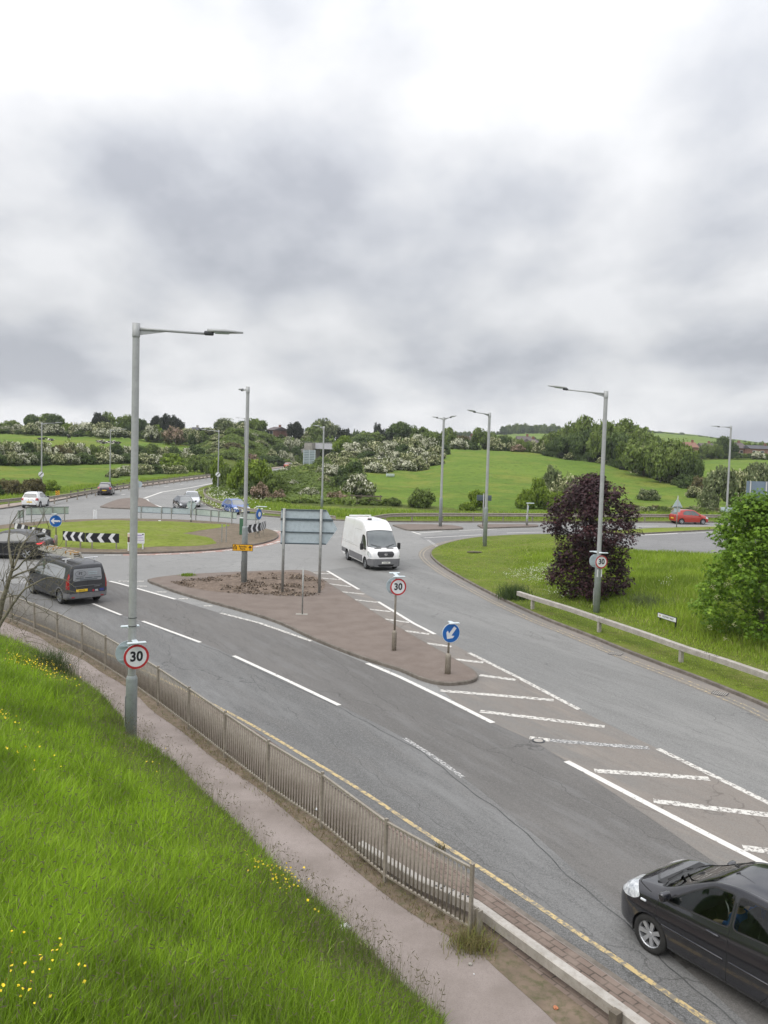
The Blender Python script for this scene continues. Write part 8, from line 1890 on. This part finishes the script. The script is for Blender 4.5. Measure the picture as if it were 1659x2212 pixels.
limbs.append(limb(b, bt([(215, 950), (330, 880), (430, 760), (560, 650), (700, 500), (850, 400), (959, 350)]), .022, .004, dY=-.8)); limbs.append(limb(b, bt([(180, 1100), (290, 1020), (430, 960), (600, 900), (700, 840), (850, 800), (1000, 740), (1120, 700)]), .024, .004, dY=.6))
limbs.append(limb(b, bt([(185, 600), (220, 580), (380, 530), (480, 500), (640, 440), (780, 380)]), .011, .003, dY=.5)); limbs.append(limb(b, bt([(120, 1290), (140, 1200), (180, 1110), (300, 1060), (440, 1050), (500, 1130), (570, 1190)]), .013, .004, dY=-.5))
limbs.append(limb(b, bt([(460, 1260), (490, 1160), (530, 1060), (545, 1000), (510, 900), (490, 760), (480, 560), (470, 400)]), .015, .004, dY=.5)); limbs.append(limb(b, bt([(90, 1260), (70, 1180), (50, 1100)]), .010, .005)); limbs.append(limb(b, bt([(115, 1170), (118, 1080), (120, 985)]), .008, .005))
limbs.append(limb(b, bt([(400, 430), (560, 300), (700, 240), (900, 160), (1040, 110)]), .008, .002, dY=.7)); limbs.append(limb(b, bt([(560, 650), (640, 620), (760, 640), (860, 600), (1000, 590)]), .007, .002, dY=-.4))
# second stem
T1 = [(base0[0]-4, base0[1]), (-16, 1385)]+bt([(0, 1930), (60, 1830), (130, 1720), (210, 1590), (290, 1480), (390, 1350), (470, 1265), (640, 1170), (860, 1070), (1100, 1080), (1280, 1120)]); limbs.append(limb(b, T1, .042, .005, Y0=YB-.6, n=9))
limbs.append(limb(b, bt([(120, 1420), (230, 1400), (340, 1390), (430, 1410), (480, 1470), (520, 1540), (640, 1590), (760, 1650), (900, 1730), (1000, 1790), (1060, 1850)]), .013, .004, Y0=YB-.5)); limbs.append(limb(b, bt([(215, 1580), (235, 1700), (230, 1850), (330, 1960), (420, 2080), (470, 2230)]), .009, .002, Y0=YB-.5))
limbs.append(limb(b, bt([(160, 1300), (170, 1350), (230, 1400), (225, 1560), (260, 1600)]), .010, .003, Y0=YB-.5)); limbs.append(limb(b, bt([(640, 1170), (780, 1250), (900, 1330), (1010, 1400)]), .006, .002, Y0=YB-.5)); limbs.append(limb(b, bt([(860, 1070), (1000, 1150), (1150, 1260), (1230, 1330)]), .006, .002, Y0=YB-.6))
b.build('trunk', m_bark_l, e)
b = MB(); tw_ = random.Random(4)
for li, L3 in enumerate(limbs[1:]):
    for _ in range(9):
        i = tw_.randrange(len(L3)//3, len(L3)); p = L3[i]; d = Vector((tw_.gauss(.35, .5), tw_.gauss(0, .5), tw_.gauss(.35, .55))).normalized(); l = tw_.uniform(.25, .85); P3 = [p-off]; q = p-off
        for s_ in range(5): d = (d+Vector((tw_.gauss(0, .22), tw_.gauss(0, .22), tw_.gauss(-.03, .2)))).normalized(); q = q+d*l/5; P3.append(q.copy())
        b.tube(P3, [.0055, .0048, .004, .0034, .0028, .002], 4)
b.build('twigs', m_bark_l, e)

# ------------------------------------------------------------------ cows in the upper left field
m_cow_b = M('cow_black', (.02, .018, .016), rough=.9); m_cow_w = M('cow_white', (.62, .58, .52), rough=.9)
def cow(u, v, Y, lying, rz, label, white=.4, group=None):
    p = AT(u, v, Y); z = tz(p.x, Y); e = empty('cow', (p.x, Y, z), rz); tag(e, label, 'cow', group); h = .0 if not lying else -.72
    J = [((-.75, 0, 1.05+h), (.30, .30)), ((-.2, 0, 1.0+h), (.37, .36)), ((.4, 0, 1.02+h), (.34, .36)), ((.75, 0, 1.15+h), (.20, .24)), ((1.05, 0, 1.38+h), (.13, .15)), ((1.25, 0, 1.42+h), (.11, .14)), ((1.52, 0, 1.24+h), (.075, .085)), ((-1.0, 0, 1.2+h), .05), ((-1.12, 0, .7+h if not lying else .35), .02)]
    E_ = [(0, 1), (1, 2), (2, 3), (3, 4), (4, 5), (5, 6), (0, 7), (7, 8)]
    for x, j, s in ((-.7, 0, 1), (-.7, 0, -1), (.55, 2, 1), (.55, 2, -1)):
        i = len(J)
        if lying: J += [((x+.05, s*.32, .22), .10), ((x+.45, s*.42, .09), .05), ((x+.1, s*.48, .05), .04)]
        else: J += [((x, s*.18, .70), .10), ((x+(-.08 if x < 0 else .05), s*.18, .38), .055), ((x, s*.18, .02), .045)]
        E_ += [(j, i), (i, i+1), (i+1, i+2)]
    o = skin_body('body', J, E_, [m_cow_b, m_cow_w], lambda c: int(vnoise(c.x*1.7+u, c.z*2.0+v, 3)+(.25 if c.z < .3 else 0) > 1-white), e, sub=1)
    b = MB(); b.tube([(1.2, .08, 1.52+h), (1.15, .25, 1.50+h)], [.05, .02], 5); b.tube([(1.2, -.08, 1.52+h), (1.15, -.25, 1.50+h)], [.05, .02], 5); b.build('ears', m_cow_b, e); return e
for a in [((89, 952, 228, True, .2), 'black cow lying leftmost, just above the thick hedge', .1), ((110, 951, 228, True, 2.9), 'black and white cow lying second from the left above the thick hedge', .35), ((149, 947, 236, False, -1.5), 'white-faced cow standing end-on in the middle of the field', .55),
          ((215, 947.5, 232, True, .3), 'mostly white cow lying left of the slim lamp in the cow field', .7), ((225, 951, 226, True, 3.0), 'black cow lying in front of the mostly white one', .08), ((237, 949, 232, True, .2), 'white cow lying right behind the slim lamp column', .75),
          ((247, 952, 225, True, .1), 'black cow with white flank lying in front at the right', .2), ((254, 949.5, 231, True, 3.1), 'rightmost cow lying, black with white head', .35)]: cow(*a[0], a[1], a[2])
# ------------------------------------------------------------------ small litter
def litter(u, v, s, lab, mat, z=.13, zf=None, name='litter', cat='litter'):
    g = G(u, v, z); 
    if zf: g.z = zf(g.x, g.y)+z
    bm = bmesh.new(); bmesh.ops.create_icosphere(bm, subdivisions=2, radius=s); q = random.Random(int(u))
    for v_ in bm.verts: v_.co = Vector((v_.co.x*q.uniform(.6, 1.3), v_.co.y*q.uniform(.6, 1.3), v_.co.z*q.uniform(.25, .7)))
    me = bpy.data.meshes.new(name); bm.to_mesh(me); bm.free(); me.materials.append(mat); o = link(name, me); o.location = g; tag(o, lab, cat)
m_lit = M('white_plastic', (.68, .68, .66), (.55, .55, .54), 12, .5)
litter(860, 2318-0, .11, 'crumpled white plastic bag in the grass edge by the path', m_lit, .2) if False else litter(744, 2003, .10, 'crumpled white plastic bag at the grass edge beside the path', m_lit, .22, None, 'plastic_bag', 'bag')
litter(683, 1748, .045, 'white scrap of paper behind the railing bars', m_lit, .15, None, 'paper_scrap', 'paper'); litter(1200, 2176, .035, 'single orange-red broken brick on the path edge at the bottom', M('brick_orange', (.40, .16, .08), rough=.9), .14, None, 'brick_fragment', 'brick')
litter(1016, 2082, .03, 'pale stone lying below the weed tuft', m_conc, .14, None, 'stone', 'stone'); litter(1024, 2104-0, .012, 'tiny white crumb of litter beside the path edge', m_lit, .13, None, 'paper_scrap', 'paper')
litter(345, 1125, .12, 'white scrap on the far edge of the roundabout lawn', m_lit, .15, None, 'paper_scrap', 'paper')
g = G(1025, 1197, .14); e = empty('log', (g.x, g.y, float(mound_z([g.x], [g.y])[0])+.08)); tag(e, 'short dead log lying on the grass at the tip of the right verge', 'log'); MB().tube([(-.5, .0, 0), (-.1, .03, .02), (.3, 0, .0), (.5, .06, .01)], [.05, .08, .07, .04], 8).build('wood', m_bark_l, e)

# ------------------------------------------------------------------ the air between camera and the far hills
b = MB(); b.box((0, 560, 20), (2600, 1240, 92)); m_hz = bpy.data.materials.new('haze'); m_hz.use_nodes = True
nt = m_hz.node_tree; nt.nodes.clear(); o_ = nt.nodes.new('ShaderNodeOutputMaterial'); pv_ = nt.nodes.new('ShaderNodeVolumePrincipled'); pv_.inputs['Density'].default_value = .00018; pv_.inputs['Color'].default_value = (.86, .90, .95, 1)
nt.links.new(pv_.outputs[0], o_.inputs['Volume']); o_ = b.build('haze', m_hz); tag(o_, 'thin pale haze softening the far hills', 'haze', kind='stuff')
